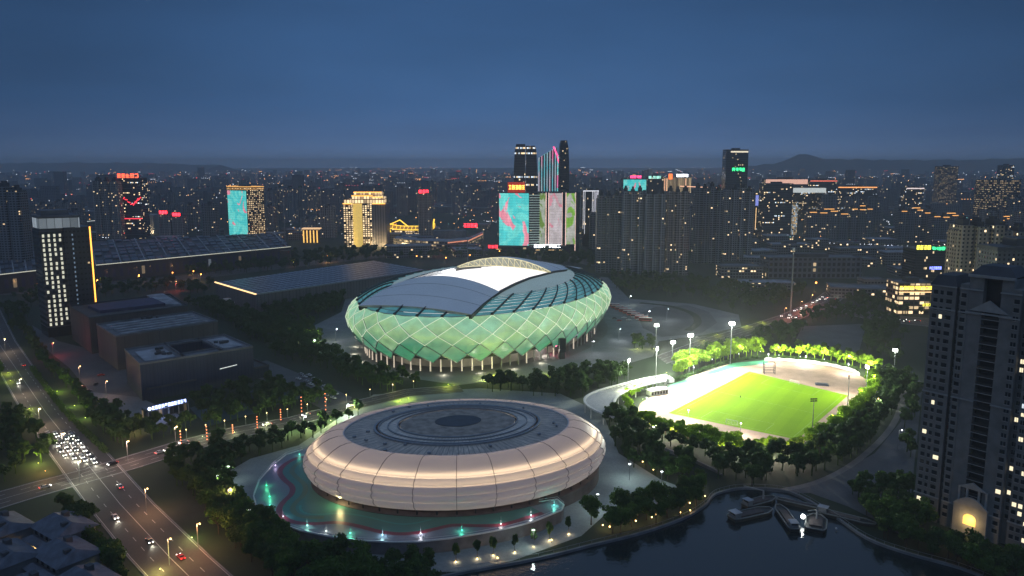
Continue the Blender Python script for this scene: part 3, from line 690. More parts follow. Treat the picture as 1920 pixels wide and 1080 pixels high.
for A_2 in ([(.03, .04), (.97, .04), (.97, .96), (.03, .96), (.03, .04)], [(.5, .04), (.5, .96)], [(.03, .25), (.17, .25), (.17, .75), (.03, .75)], [(.97, .25), (.83, .25), (.83, .75), (.97, .75)]):
    for p, q in zip(A_2, A_2[1:]):
        a, b = fl(*p), fl(*q); d = (b - a).normalized(); nn = Vector((-d.y, d.x)) * .05; mb.face([(*(a - nn), zf), (*(b - nn), zf), (*(b + nn), zf), (*(a + nn), zf)])
tag(mb.build('pitch_marking', mat('chalk', (.5, .65, .35), .9, noise=(1, .2))), kind='structure')
mb = MB()                                                       # lane lines on the shaded side
for k in range(7):
    o = 1.055 + k * .017; a, b = fl(-.02, o), fl(1.03, o); d = (b - a).normalized(); nn = Vector((-d.y, d.x)) * .05
    mb.face([(*(a - nn), zf), (*(b - nn), zf), (*(b + nn), zf), (*(a + nn), zf)])
tag(mb.build('lane_marking', M['mark']), kind='structure')
# floodlight masts
FL = [(1229, 735, 652, 'twin headed floodlight mast burning white on the near left of the pitch', 1), (1292, 697, 627, 'floodlight mast burning white above the trees on the upper left of the pitch', 1),
      (1177, 722, 674, 'thin grey floodlight mast beside the white pergola', .25), (1260, 683, 640, 'thin grey mast between the two burning floodlight masts', .3), (1369, 683, 605, 'tallest grey floodlight mast at the far corner of the pitch', .7),
      (1588, 775, 705, 'dark floodlight mast with an unlit head on the right running track', 0), (1522, 822, 748, 'slender unlit mast at the near right corner of the pitch', 0),
      (1623, 745, 686, 'pale floodlight mast glowing among the lime green trees right of the pitch', .32), (1676, 700, 655, 'lone grey mast beyond the trees right of the pitch', .12), (1229, 668, 608, 'thin grey mast by the dark tree on the stadium forecourt', .15)]
ctr = fl(.45, .4)
for (x, yb, yt, lb, k) in FL:
    X, Y = G(x, yb); h = ZAT(X, Y, yt); t = root('floodlight_mast', (X, Y, 0), lb, 'floodlight', 'floodlight masts around the pitch')
    q = MB(); q.cyl((X, Y, 0), .32, .16, 0, h, 8); q.build('pole', M['pole'], t)
    d = (Vector(ctr) - Vector((X, Y))).normalized(); a = math.atan2(d.y, d.x)
    q = MB(); q.box(-.15, .15, -1.9, 1.9, h - .2, h, a, (X, Y, 0)); q.box(-.15, .15, -1.9, 1.9, h - 1.3, h - 1.1, a, (X, Y, 0)); q.build('crossarm', M['dark'], t)
    for zz in (h - 1.5, h - .4):
        for s_ in (-1.3, 0, 1.3):
            q = MB(); q.box(.15, .55, s_ - .45, s_ + .45, zz, zz + .7, a, (X, Y, 0)); q.build('lamp_head', em('flood', (1, 1, .95), 45 * k) if k > .5 else (em('flood_dim', (1, 1, .95), 5) if k > .1 else M['dark']), t)
    if k > .1:
        lamp('spill', 'POINT', (X + d.x * 1.6, Y + d.y * 1.6, h - .6), 60000 * k, (.95, 1, .8), t, radius=.6)
        L0 = (X + d.x * 1.2, Y + d.y * 1.2, h - .6)
        tg = fl(.35, .2) if k > .5 else fl(.5, .3)
        lamp('flood_beam', 'SPOT', L0, 275000 * k * (1.0 if k > .5 else .35), (.93, 1, .84), t, aim(L0, (tg.x, tg.y, 0)), spot=150, blend=.6, radius=.5)
# white lower lamps washing the tarpaulin and track (the over-lit left end)
for (x, y, w) in ((1212, 768, 30000), (1290, 792, 24000), (1388, 818, 20000), (1300, 708, 34000), (1440, 682, 34000), (1510, 686, 30000), (1590, 702, 26000)):
    X, Y = G(x, y); X, Y = X, Y
    t = root('field_lamp', (X, Y, 0), 'low pitch side lamp post ' + WHERE(X, Y), 'lamp post', 'low lamps round the running track')
    q = MB(); q.cyl((X, Y, 0), .1, .08, 0, 7, 6); q.build('pole', M['pole'], t); q = MB(); q.box(-.3, .3, -.3, .3, 7, 7.2, 0, (X, Y, 0)); q.build('lamp_head', M['eWhite'], t)
    lamp('lamp_glow', 'POINT', (X, Y, 6.7), w * .42, (1, .98, .88), t, radius=.5)
for x, y, w, c in ((1225, 812, 1800, 0), (1262, 824, 2200, 1), (1300, 836, 2200, 1), (1340, 846, 2000, 1), (1372, 852, 1500, 0), (1420, 856, 2000, 0), (1455, 860, 2200, 1), (1490, 858, 1500, 1), (1300, 694, 6000, 2), (1335, 682, 6000, 2), (1385, 672, 6000, 2), (1425, 667, 5000, 2), (1460, 674, 6000, 2), (1500, 677, 6000, 2), (1545, 682, 5000, 2), (1590, 690, 5000, 2), (1630, 704, 6000, 2), (1638, 730, 4000, 2), (1615, 762, 2500, 2), (1275, 704, 6000, 2), (1560, 806, 1500, 2), (1200, 742, 2500, 2), (1170, 752, 1500, 2)):  # far ring lamps are added to light the trees; near side ones are real
    X, Y = G(x, y); t = root('pitch_tree_light', (X, Y, 0), 'low light put among the trees ' + WHERE(X, Y), 'bollard light', 'post lights between the pitch trees')
    q = MB(); q.cyl((X, Y), .09, .07, 0, 3.2, 6); q.build('post', M['dark'], t); q = MB(); q.ball((X, Y, 3.3), .22); q.build('lamp_head', M['eWarm'] if c == 1 else M['eWhite'], t)
    lamp('lamp_glow', 'POINT', (X, Y, 4.0 if c < 2 else 8.5), w * (2.6 if c < 2 else 2.0), ((1, 1, .8), (1, .75, .6), (.95, 1, .6))[c], t, radius=.5)
for u in (.03, .97):                                            # goals
    a, b = fl(u, .455), fl(u, .545); t = root('goal', (*fl(u, .5), zf), 'white football goal at the %s end of the pitch' % ('near left' if u < .5 else 'far right'), 'goal'); d = (fl(.5, .5) - fl(u, .5)).normalized() * -1.6
    q = MB(); q.bar((*a, zf), (*a, 2.44), .14); q.bar((*b, zf), (*b, 2.44), .14); q.bar((*a, 2.44), (*b, 2.44), .14); q.build('goal_frame', M['white'], t)
    q = MB()
    for k in range(9): p = a.lerp(b, k / 8); q.bar((*p, 2.44), (*(p + d), zf), .04)
    for k in range(5): q.bar((*(a + d * k / 4), 2.44 * (1 - k / 4) + .02), (*(b + d * k / 4), 2.44 * (1 - k / 4) + .02), .04)
    q.build('net', M['white'], t)
# scaffold gate, pavilion, mats, barrier
X, Y = G(1443, 702); t = root('scaffold_gate', (X, Y, 0), 'open scaffold tower standing on the far edge of the lime pitch', 'scaffold')
q = MB(); w = 3.6; h = ZAT(X, Y, 680)
for sx in (-w, w):
    for sy in (0, 2.5): q.bar((X + sx, Y + sy, 0), (X + sx, Y + sy, h), .35)
q.build('frame_post', M['dark'], t); q = MB()
for zz in np.linspace(1, h, 5):
    q.bar((X - w, Y, zz), (X + w, Y, zz), .25); q.bar((X - w, Y + 2.5, zz), (X + w, Y + 2.5, zz), .25)
q.build('cross_bar', M['dark'], t)
X, Y = G(1237, 741); t = root('pitch_pavilion', (X, Y, 0), 'small white flat roofed pavilion at the left end of the running track', 'pavilion')
q = MB(); q.box(-6.5, 6.5, 0, 5, 0, 3.2, .45, (X, Y, 0)); q.build('wall', M['white'], t); q = MB(); q.box(-7, 7, -.6, 5.6, 3.2, 3.5, .45, (X, Y, 0)); q.build('roof', M['white'], t)
q = MB()
for k in range(6): q.box(-6 + k * 2.1, -4.6 + k * 2.1, -.04, -.01, .6, 2.5, .45, (X, Y, 0))
q.build('glazing', M['glassd'], t)
X, Y = G(1254, 716); t = root('tent', (X, Y, 0), 'small white peaked tent behind the pavilion by the track', 'tent')
q = MB(); q.box(-3, 3, -2, 2, 0, 2.5, .2, (X, Y, 0)); q.build('wall', M['white'], t); q = MB()
for a in range(4):
    c4 = [(X + 3.3 * math.cos(.78 + a * 1.5708), Y + 3 * math.sin(.78 + a * 1.5708), 2.5) for a in (a, a + 1)]; q.face([c4[0], c4[1], (X, Y, 4.3)])
q.build('roof', M['white'], t)
X, Y = G(1541, 722); q = MB(); q.box(-4, 4, -2.4, 2.4, 0, .8, -.3, (X, Y, 0)); q.box(-3, 3, -1.6, 1.6, .8, 1.2, -.3, (X, Y, 0)); tag(q.build('landing_mat', mat('blue_mat', (.05, .06, .10), .7, noise=(.6, .3))), 'dark blue grey landing mat lying on the far side of the pitch', 'mat')
q = MB(); P_ = [G(x, y) for x, y in ((1434, 677), (1470, 678), (1520, 682), (1560, 688), (1600, 698), (1612, 706))]
for i, (a, b) in enumerate(zip(P_, P_[1:])):
    for k in range(4):
        p = [a[j] + (b[j] - a[j]) * k / 4 for j in (0, 1)]; r = [a[j] + (b[j] - a[j]) * (k + 1) / 4 for j in (0, 1)]
        h0 = 2.2 + (k % 2) * .5; h1 = 2.2 + ((k + 1) % 2) * .5
        q.face([(*p, 0), (*r, 0), (*r, h1), (*p, h0)]); q.face([(r[0], r[1] + .6, 0), (p[0], p[1] + .6, 0), (p[0], p[1] + .6, h0), (r[0], r[1] + .6, h1)]); q.face([(*p, h0), (*r, h1), (r[0], r[1] + .6, h1), (p[0], p[1] + .6, h0)])
tag(q.build('barrier', M['white']), 'white cloth covered barrier along the far edge of the running track', 'barrier')
# person on the pitch
def person(X, Y, lb, col):
    vs = [(0, 0, .95), (0, 0, 1.2), (0, 0, 1.42), (0, 0, 1.55), (0, 0, 1.68), (.1, 0, .9), (.13, .05, .5), (.14, 0, .06), (-.1, 0, .9), (-.14, -.08, .5), (-.16, -.02, .06), (.2, 0, 1.4), (.27, .02, 1.12), (.28, .12, .88), (-.2, 0, 1.4), (-.27, .02, 1.12), (-.28, .1, .88)]
    es = [(0, 1), (1, 2), (2, 3), (3, 4), (0, 5), (5, 6), (6, 7), (0, 8), (8, 9), (9, 10), (2, 11), (11, 12), (12, 13), (2, 14), (14, 15), (15, 16)]
    rr = [.15, .14, .14, .06, .11, .1, .07, .05, .1, .07, .05, .06, .045, .035, .06, .045, .035]
    me = bpy.data.meshes.new('person'); me.from_pydata(vs, es, []); o = bpy.data.objects.new('person', me); COL.objects.link(o); o.location = (X, Y, zf)
    me.materials.append(col); mo = o.modifiers.new('skin', 'SKIN')
    for i, r in enumerate(rr): me.skin_vertices[0].data[i].radius = (r, r)
    me.skin_vertices[0].data[0].use_root = True; o.modifiers.new('sub', 'SUBSURF').levels = 1
    return tag(o, lb, 'person')
person(*G(1388, 747), 'person in dark clothing standing alone on the lime green pitch', mat('dark_clothes', (.03, .03, .04), .9, noise=(3, .3)))
# white pergola ring left of the pitch
OA = [(1250, 703), (1215, 709), (1180, 717), (1130, 730), (1103, 741), (1096, 752), (1108, 765), (1140, 779), (1172, 789)]
IA = [(1247, 715), (1225, 719), (1200, 725), (1170, 735), (1157, 744), (1152, 754), (1158, 764), (1170, 774), (1182, 782)]
o0 = ribbon('', [G(x, y, 6) for x, y in OA], 1, None, px=False); i0 = ribbon('', [G(x, y, 6) for x, y in IA], 1, None, px=False)
t = root('pergola', (o0[16].x, o0[16].y, 0), 'curved white pergola of two ring beams with cross slats left of the pitch', 'pergola')
for A_3, nm in ((o0, 'ring_beam'), (i0, 'ring_beam')):
    q = MB()
    for a, b in zip(A_3, A_3[1:]): q.bar((a.x, a.y, 6), (b.x, b.y, 6), 1.3, .9)
    q.build(nm, M['white'], t)
q = MB(); qc = MB()
for i in range(len(o0)):
    for f in (0, .5):
        if i + 1 < len(o0) or f == 0:
            j = min(i + 1, len(o0) - 1); a = o0[i].lerp(o0[j], f); b = i0[i].lerp(i0[j], f); q.bar((a.x, a.y, 5.8), (b.x, b.y, 5.8), 1.0 if f == 0 else .75, .3)
    if i % 3 == 0: qc.cyl((o0[i].x, o0[i].y), .3, .3, 0, 5.8, 6); qc.cyl((i0[i].x, i0[i].y), .3, .3, 0, 5.8, 6)
q.build('slats', M['white'], t); qc.build('columns', M['white'], t)
# stepped terrace below the lit trees
t0 = [G(x, y) for x, y in ((1238, 842), (1290, 862), (1338, 884))]
q = MB()
for k in range(4):
    for a, b in zip(t0, t0[1:]): q.bar((a[0] + k * 1.0, a[1] - k * 1.6, .3 + .35 * (3 - k)), (b[0] + k * 1.0, b[1] - k * 1.6, .3 + .35 * (3 - k)), .9, .5)
tag(q.build('garden_steps', M['conc']), 'long pale garden steps running below the lit trees toward the river', 'steps')

# ------------------------------------------------------------------ trees
def leaf_mat(name, c1, c2):
    m = mat(name, c1, .75, spec=.25); b = NB(m); x, y, z, o = b.obj()
    n = b.noise(o, .9, 3); r = b.math('MULTIPLY_ADD', b.rnd(), .5, .25)
    c = b.mix(b.math('ADD', b.math('MULTIPLY', n, .7), b.math('SUBTRACT', r, .3)), c1, c2); b.set('Base Color', c)
    tr = b.n.nodes.new('ShaderNodeBsdfTranslucent'); b.n.links.new(c, tr.inputs[0]); ms = b.n.nodes.new('ShaderNodeMixShader'); ms.inputs[0].default_value = .3
    out = b.n.nodes['Material Output']; b.n.links.new(b.b.outputs[0], ms.inputs[1]); b.n.links.new(tr.outputs[0], ms.inputs[2]); b.n.links.new(ms.outputs[0], out.inputs[0]); return m
M['leaf'] = leaf_mat('foliage', (.045, .11, .02), (.10, .18, .03)); M['leafl'] = leaf_mat('foliage_floodlit', (.20, .36, .015), (.3, .48, .02)); M['leafd'] = leaf_mat('foliage_dark', (.032, .08, .022), (.075, .13, .028))  # floodlit copy: the glare is put into its brighter lime colour
def crown_arr(seed, R=3.6, H=3.2, zc=6.2, lobes=13, n=110, size=.62):
    g = np.random.default_rng(seed); F = []
    for k in range(lobes):
        a = g.uniform(0, 6.28); rr = R * .68 * math.sqrt(g.uniform(0, 1)); zz = zc + g.uniform(-.55, .75) * H * math.sqrt(max(0, 1 - (rr / R) ** 2))
        lr = g.uniform(.34, .52) * R; c = np.array([rr * math.cos(a), rr * math.sin(a), zz])
        d = g.normal(size=(n, 3)); d /= np.linalg.norm(d, axis=1)[:, None]; p = c + d * lr * (g.uniform(.45, 1.05, size=(n, 1))) * np.array([1, 1, .75])
        nn = d + g.normal(size=(n, 3)) * .55; nn /= np.linalg.norm(nn, axis=1)[:, None]
        t = np.cross(nn, g.normal(size=(n, 3))); t /= np.linalg.norm(t, axis=1)[:, None]; b = np.cross(nn, t)
        s = g.uniform(.6, 1.25, size=(n, 1)) * size / 2
        F.append(np.stack([p - t * s - b * s * .6, p + t * s - b * s * .6, p + t * s * .7 + b * s, p - t * s * .7 + b * s], 1))
    return np.concatenate(F)
def mesh_quads(name, Q, m):
    me = bpy.data.meshes.new(name); n = len(Q); me.vertices.add(n * 4); me.vertices.foreach_set('co', Q.reshape(-1).astype(np.float32))
    me.loops.add(n * 4); me.loops.foreach_set('vertex_index', np.arange(n * 4, dtype=np.int32)); me.polygons.add(n); me.polygons.foreach_set('loop_start', np.arange(0, n * 4, 4, dtype=np.int32))
    me.update(calc_edges=True); me.materials.append(m); return me
CROWNS = [mesh_quads('crown', crown_arr(i, R=random.uniform(3.3, 4.2), H=random.uniform(2.8, 3.8), lobes=14 + i), M['leaf'] if i % 2 else M['leafd']) for i in range(6)]
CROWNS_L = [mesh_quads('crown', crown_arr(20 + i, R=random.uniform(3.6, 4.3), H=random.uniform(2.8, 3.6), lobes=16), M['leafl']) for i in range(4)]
CROWNS_S = [crown_arr(50 + i, lobes=8, n=26, size=1.35) for i in range(4)]
def trunk_mesh(seed):
    random.seed(seed); q = MB(); q.cyl((0, 0), .24, .15, 0, 3.6, 7, False)
    for k in range(5):
        a = k * 1.256 + random.random(); q.bar((0, 0, 3.0 + k * .15), (1.7 * math.cos(a), 1.7 * math.sin(a), 5.6 + random.random()), .14)
    q.bar((0, 0, 3.5), (.2, .1, 7.5), .14)
    o = q.build('trunk', M['bark'], loc=(0, 0, 0)); me = o.data; bpy.data.objects.remove(o); return me
TR = [trunk_mesh(i) for i in range(3)]; random.seed(11)
def inpoly(p, poly):
    x, y = p; r = False; j = len(poly) - 1
    for i in range(len(poly)):
        xi, yi = poly[i]; xj, yj = poly[j]
        if (yi > y) != (yj > y) and x < (xj - xi) * (y - yi) / (yj - yi) + xi: r = not r
        j = i
    return r
TREES = []   # (dist, x, y, scale, labelkey)
def scatter(poly, spacing, key, smin=.85, smax=1.3, px=True, prob=1):
    P = [G(*p) for p in poly] if px else poly; x0, x1 = min(p[0] for p in P), max(p[0] for p in P); y0, y1 = min(p[1] for p in P), max(p[1] for p in P)
    y = y0
    while y < y1:
        x = x0
        while x < x1:
            q = (x + random.uniform(-.42, .42) * spacing, y + random.uniform(-.42, .42) * spacing)
            if random.random() < prob and inpoly(q, P): TREES.append((math.hypot(*q), q[0], q[1], random.uniform(smin, smax), key))
            x += spacing
        y += spacing
def row(pts, spacing, key, s=(.9, 1.2), off=0, px=True, jit=1.2):
    P = [Vector(G(*p)) if px else Vector(p) for p in pts]; acc = 0
    for a, b in zip(P, P[1:]):
        L_ = (b - a).length; d = (b - a) / L_; nn = Vector((-d.y, d.x)); k = spacing - acc
        while k < L_:
            q = a + d * k + nn * (off + random.uniform(-jit, jit)); TREES.append((q.length, q.x, q.y, random.uniform(*s), key)); k += spacing
        acc = (acc + L_) % spacing
K = dict(lit='bright lime green tree lit by floodlights along the edge of the pitch', belt='dark leafy tree in the belt between the green stadium and the oval hall',
 west='dark tree in the wooded ground between the exhibition hall and the stadium', ave='dark street tree lining the wide avenue at the left', block='dark round tree in the gardens beside the sports courts',
 bank='dark tree on the river bank with small warm lamps below it', near='dark tree at the bottom of the view in front of the oval terrace', hall='dark tree in the grove between the oval hall and the pitch',
 pitchfar='dark tree in the deep belt right of the pitch', river='dark tree on the far river bank below the apartment towers', far='dark tree in the park behind the stadium', sap='slim young tree with an uplight on the paved bank below the terrace', bush='dark tree on the stadium forecourt')
scatter([(655, 692), (760, 722), (880, 730), (1010, 718), (1090, 702), (1180, 700), (1170, 722), (1100, 740), (1080, 752), (1000, 742), (870, 730), (760, 737), (700, 730), (650, 715), (600, 690)], 7, 'belt', .75, 1.45)
scatter([(345, 572), (400, 570), (500, 605), (590, 612), (600, 650), (655, 690), (600, 695), (520, 672), (470, 640), (430, 610)], 7.5, 'west', .75, 1.5)
scatter([(470, 560), (640, 528), (655, 545), (640, 580), (590, 600), (500, 600)], 8, 'west', .95, 1.4)
row([(150, 790), (128, 740), (82, 700), (45, 640), (10, 580)], 8, 'ave', off=-4); row([(215, 850), (150, 790)], 7, 'ave', off=-5)
row([(95, 868), (30, 780), (0, 735), (-30, 700)], 7, 'ave', off=-8); row([(95, 868), (30, 780), (0, 735), (-30, 700)], 8, 'ave', off=-16); row([(60, 900), (-20, 800)], 8, 'ave', off=-14); 
scatter([(140, 745), (180, 770), (300, 812), (420, 785), (360, 765), (500, 720), (560, 745), (640, 750), (540, 775), (430, 797), (330, 822), (240, 848), (215, 840)], 7.2, 'block', prob=.95)
row([(350, 790), (420, 772), (520, 748), (600, 735)], 9, 'block', off=0)
scatter([(390, 870), (430, 838), (560, 812), (640, 788), (700, 762), (640, 800), (560, 832), (480, 858), (420, 900)], 7, 'block', .8, 1.15, prob=.9)
scatter([(1135, 775), (1185, 790), (1240, 855), (1335, 895), (1332, 915), (1260, 905), (1190, 880), (1150, 845)], 6.5, 'hall', .75, 1.4)
scatter([(1105, 985), (1165, 962), (1250, 945), (1322, 930), (1318, 950), (1280, 968), (1200, 995), (1120, 1015)], 6, 'bank')
scatter([(430, 1000), (500, 1030), (600, 1062), (720, 1082), (820, 1090), (820, 1180), (560, 1180), (500, 1080), (440, 1030)], 7, 'near', .9, 1.3)
scatter([(1590, 960), (1700, 1015), (1760, 1030), (1920, 1075), (1990, 1130), (1900, 1120), (1780, 1060), (1650, 1010)], 4.6, 'river', .7, 1.2); scatter([(1585, 930), (1650, 905), (1704, 905), (1708, 965), (1760, 1010), (1690, 1005), (1640, 985)], 5.5, 'river', .7, 1.2); scatter([(1690, 720), (1722, 700), (1720, 860), (1700, 870)], 9, 'river')
scatter([(1345, 905), (1400, 890), (1500, 890), (1540, 880), (1530, 900), (1440, 915), (1350, 918)], 8, 'hall')
# ring of lit trees round the pitch
row([(1190, 792), (1230, 805), (1300, 824), (1370, 838), (1388, 842)], 4.2, 'lit', (.75, 1.0)); row([(1205, 806), (1300, 834), (1385, 856)], 4.6, 'lit', (.85, 1.15)); row([(1220, 824), (1300, 850), (1380, 872)], 6.5, 'hall', (.9, 1.15))
row([(1398, 844), (1460, 848), (1505, 846)], 4.4, 'lit', (.7, .95)); row([(1392, 862), (1500, 866)], 7, 'hall', (.9, 1.2)); row([(1380, 880), (1500, 885)], 7, 'hall', (.9, 1.2))
row([(1505, 846), (1560, 815), (1610, 775), (1640, 740), (1630, 710)], 5, 'lit', (.9, 1.2)); row([(1520, 860), (1590, 822), (1650, 770), (1665, 730), (1640, 702)], 6.5, 'pitchfar', (.9, 1.25)); row([(1545, 868), (1620, 820), (1675, 765), (1684, 730), (1668, 705)], 7, 'pitchfar', (.9, 1.2)); row([(1560, 880), (1640, 825)], 7, 'pitchfar')
row([(1262, 712), (1310, 690), (1365, 674), (1425, 668)], 5, 'lit', (1.0, 1.35)); row([(1265, 698), (1310, 680), (1370, 665), (1430, 658)], 6, 'lit', (1.1, 1.4)); row([(1280, 684), (1330, 668), (1400, 654)], 8, 'far', (1, 1.3))
row([(1438, 669), (1500, 673), (1560, 680), (1615, 692), (1650, 706)], 5.5, 'lit', (1.0, 1.3)); row([(1450, 660), (1530, 666), (1620, 682)], 9, 'pitchfar', (.9, 1.2))
row([(1178, 778), (1165, 760), (1172, 746), (1205, 733), (1232, 728)], 6, 'lit', (.55, .75), off=-2)
scatter([(1180, 640), (1225, 648), (1228, 662), (1190, 655)], 8, 'bush')
scatter([(1390, 640), (1480, 612), (1510, 615), (1480, 645), (1420, 655)], 9, 'far'); scatter([(1622, 612), (1660, 615), (1700, 690), (1640, 672), (1620, 650)], 9, 'far')
scatter([(1145, 545), (1150, 518), (1300, 530), (1440, 545), (1520, 548), (1440, 585), (1370, 585), (1300, 560), (1200, 553)], 12, 'far', 1, 1.5, prob=.8)
scatter([(1560, 550), (1640, 560), (1740, 580), (1740, 595), (1640, 588), (1570, 568)], 12, 'far', 1, 1.4); scatter([(1480, 600), (1560, 575), (1640, 598), (1700, 612), (1700, 640), (1630, 606), (1520, 606)], 11, 'far', 1, 1.3)
scatter([(540, 480), (640, 470), (940, 475), (1110, 482), (1120, 510), (900, 484), (700, 488), (560, 505), (350, 520), (330, 500)], 13, 'far', 1, 1.6, prob=.75)
scatter([(0, 560), (100, 545), (330, 530), (400, 535), (380, 560), (320, 545), (190, 560), (60, 575)], 12, 'west', prob=.7)
scatter([(-60, 585), (40, 575), (60, 600), (20, 640), (-40, 640)], 11, 'ave', prob=.7)
scatter([(300, 868), (410, 842), (450, 880), (430, 930), (390, 950), (330, 905)], 8, 'block', .9, 1.3); scatter([(430, 1010), (500, 1035), (600, 1062), (700, 1068), (830, 1072), (830, 1120), (560, 1120), (470, 1060)], 7, 'near', .9, 1.3); row([(330, 925), (440, 1020), (520, 1100)], 7, 'ave', off=6); row([(330, 925), (440, 1020), (520, 1100)], 7, 'ave', off=12); row([(140, 945), (215, 1035), (270, 1100)], 7, 'ave', off=-6)
scatter([(-60, 760), (20, 790), (88, 872), (40, 900), (-70, 925)], 8, 'ave', .8, 1.3, prob=.8); scatter([(330, 910), (420, 900), (470, 1000), (480, 1060), (420, 1020), (370, 975)], 7.5, 'near', .8, 1.2, prob=.9); scatter([(150, 965), (215, 1040), (250, 1090), (215, 1100), (130, 990)], 6.5, 'ave', .7, 1.1)
scatter([(1395, 858), (1520, 862), (1560, 880), (1440, 903), (1345, 898), (1330, 870)], 6, 'hall', .8, 1.3, prob=.9); scatter([(1545, 850), (1640, 800), (1672, 770), (1678, 790), (1610, 850), (1560, 872)], 7, 'pitchfar', .8, 1.3)
for x, y in ((855, 1052), (895, 1046), (965, 1034), (1000, 1024), (1030, 1012), (1066, 1000), (925, 1040)): X, Y = G(x, y); TREES.append((1, X, Y, .62, 'sap'))
keep = []
def near_pt(p, lst, r): return any(abs(p[0] - a) < r and abs(p[1] - b) < r for a, b in lst)
AVc = [(tuple((a[i] + b[i]) / 2 for i in (0, 1)), math.dist(a, b) / 2) for R2 in (AV, CR, RE) for a0_, a1_, b0_, b1_ in zip(R2[0], R2[0][1:], R2[1], R2[1][1:]) for f in np.linspace(0, 1, 8) for a, b in [([a0_[i] * (1 - f) + a1_[i] * f for i in (0, 1)], [b0_[i] * (1 - f) + b1_[i] * f for i in (0, 1)])]]
def onroad(x, y): return any((x - c[0]) ** 2 + (y - c[1]) ** 2 < (w_ + 1.5) ** 2 for c, w_ in AVc)
def inell(x, y, C_, T_, A__, B__): dx, dy = x - C_[0], y - C_[1]; u = dx * math.cos(T_) + dy * math.sin(T_); v = -dx * math.sin(T_) + dy * math.cos(T_); return (u / A__) ** 2 + (v / B__) ** 2 < 1
for t in sorted(TREES, key=lambda t: t[0] - (220 if t[4] == 'lit' else 0)):
    if t[4] != 'ave' and onroad(t[1], t[2]): continue
    if t[4] == 'ave' and inpoly((t[1], t[2]), AV[0] + AV[1][::-1]): continue
    if inell(t[1], t[2], CS, TH, SA + 4, SB + 4) or inell(t[1], t[2], CD, TD, 70, 53): continue
    if inpoly((t[1], t[2]), dp): continue
    keep.append(t)
NI = 0; rest = []
KT = dict(lit='lime green floodlit tree', sap='slim uplit sapling on the paved bank', ave='dark street tree', bank='dark bank tree above the warm lamps', near='dark foreground tree')
def TL(key, x, y, s): return ('tall ' if s > 1.14 else 'small ' if s < .92 else '') + KT.get(key, 'dark leafy tree') + ' ' + WHERE(x, y)
for k, t in enumerate(keep):
    d, x, y, s, key = t
    if NI < 298:
        NI += 1; pal = random.choice
        r = root('tree', (x, y, 0), TL(key, x, y, s), 'tree', 'trees: ' + key); rz = random.uniform(0, 6.28); r.rotation_euler = (0, 0, rz)
        hh = s * random.uniform(.92, 1.12); r.scale = (s, s, hh) if key != 'sap' else (.42, .42, .75)
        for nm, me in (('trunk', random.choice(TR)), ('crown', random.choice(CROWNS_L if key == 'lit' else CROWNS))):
            o = bpy.data.objects.new(nm, me); COL.objects.link(o); o.parent = r
    else: rest.append(t)
KG = dict(lit='floodlit trees around the pitch', belt='trees of the belt behind the oval hall', west='trees west of the stadium', ave='street trees along the avenue', block='garden trees by the sports courts', bank='trees on the river bank', near='trees in front of the terrace', hall='trees between hall and pitch', pitchfar='trees right of the pitch', river='trees below the apartment towers', far='park trees behind the stadium', sap='young trees below the terrace', bush='trees on the stadium forecourt')
for o in sc.objects:
    g_ = o.get('group')
    if g_ and g_.startswith('trees: '): o['group'] = KG[g_[7:]]
def _trk():
    a = [(.22, .22), (-.22, .22), (-.22, -.22), (.22, -.22)]; return np.array([[(x0, y0, 0), (x1, y1, 0), (x1 * .6, y1 * .6, 4.8), (x0 * .6, y0 * .6, 4.8)] for (x0, y0), (x1, y1) in zip(a, a[1:] + a[:1])])
TRK = _trk(); A_4 = []; A_5 = []
for d, x, y, s, key in rest:
    c = random.choice(CROWNS_S); a = random.uniform(0, 6.28); ca, sa = math.cos(a), math.sin(a)
    c = np.concatenate([c, TRK]); q = c * s; qx = q[..., 0] * ca - q[..., 1] * sa + x; qy = q[..., 0] * sa + q[..., 1] * ca + y; A_4.append(np.stack([qx, qy, q[..., 2]], -1)) if key != 'lit' else A_5.append(np.stack([qx, qy, q[..., 2]], -1))
if A_5:
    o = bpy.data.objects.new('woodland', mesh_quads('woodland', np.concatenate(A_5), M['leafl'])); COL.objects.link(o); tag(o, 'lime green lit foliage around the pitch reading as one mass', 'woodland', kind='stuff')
A_4 = np.concatenate(A_4); me = mesh_quads('woodland', A_4, M['leafd']); o = bpy.data.objects.new('woodland', me); COL.objects.link(o)
tag(o, 'far woodland and park trees reading as one dark mass', 'woodland', kind='stuff')
print('TREES', NI, len(rest))
def hedge(pts, w, h, lb):
    Q = ribbon('', pts, 1, None); F = []
    g = np.random.default_rng(3); P = []
    for a, b in zip(Q, Q[1:]):
        n = max(4, int((b - a).length * w * 5)); f = g.uniform(0, 1, (n, 1)); c = np.array(a)[None] * (1 - f) + np.array(b)[None] * f
        P.append(np.concatenate([c + g.uniform(-w / 2, w / 2, (n, 2)), g.uniform(.1, h, (n, 1))], 1))
    p = np.concatenate(P); n = len(p); t = g.normal(size=(n, 3)); t /= np.linalg.norm(t, axis=1)[:, None]; b = np.cross(t, g.normal(size=(n, 3))); b /= np.linalg.norm(b, axis=1)[:, None]; s = .35
    me = mesh_quads('hedge', np.stack([p - t * s - b * s, p + t * s - b * s, p + t * s + b * s, p - t * s + b * s], 1), M['leafd']); o = bpy.data.objects.new('hedge', me); COL.objects.link(o); tag(o, lb, 'hedge')
hedge([(1190, 790), (1300, 820), (1390, 838), (1500, 842), (1560, 812), (1632, 745)], 4, 2.2, 'low clipped hedge around the near side of the pitch')
hedge([(1262, 716), (1320, 694), (1368, 680), (1430, 672), (1520, 676), (1610, 694)], 3, 2.2, 'low clipped hedge around the far side of the pitch')
hedge([(60, 690), (120, 770), (200, 850)], 3, 1.6, 'low hedge between the avenue and the west plaza')
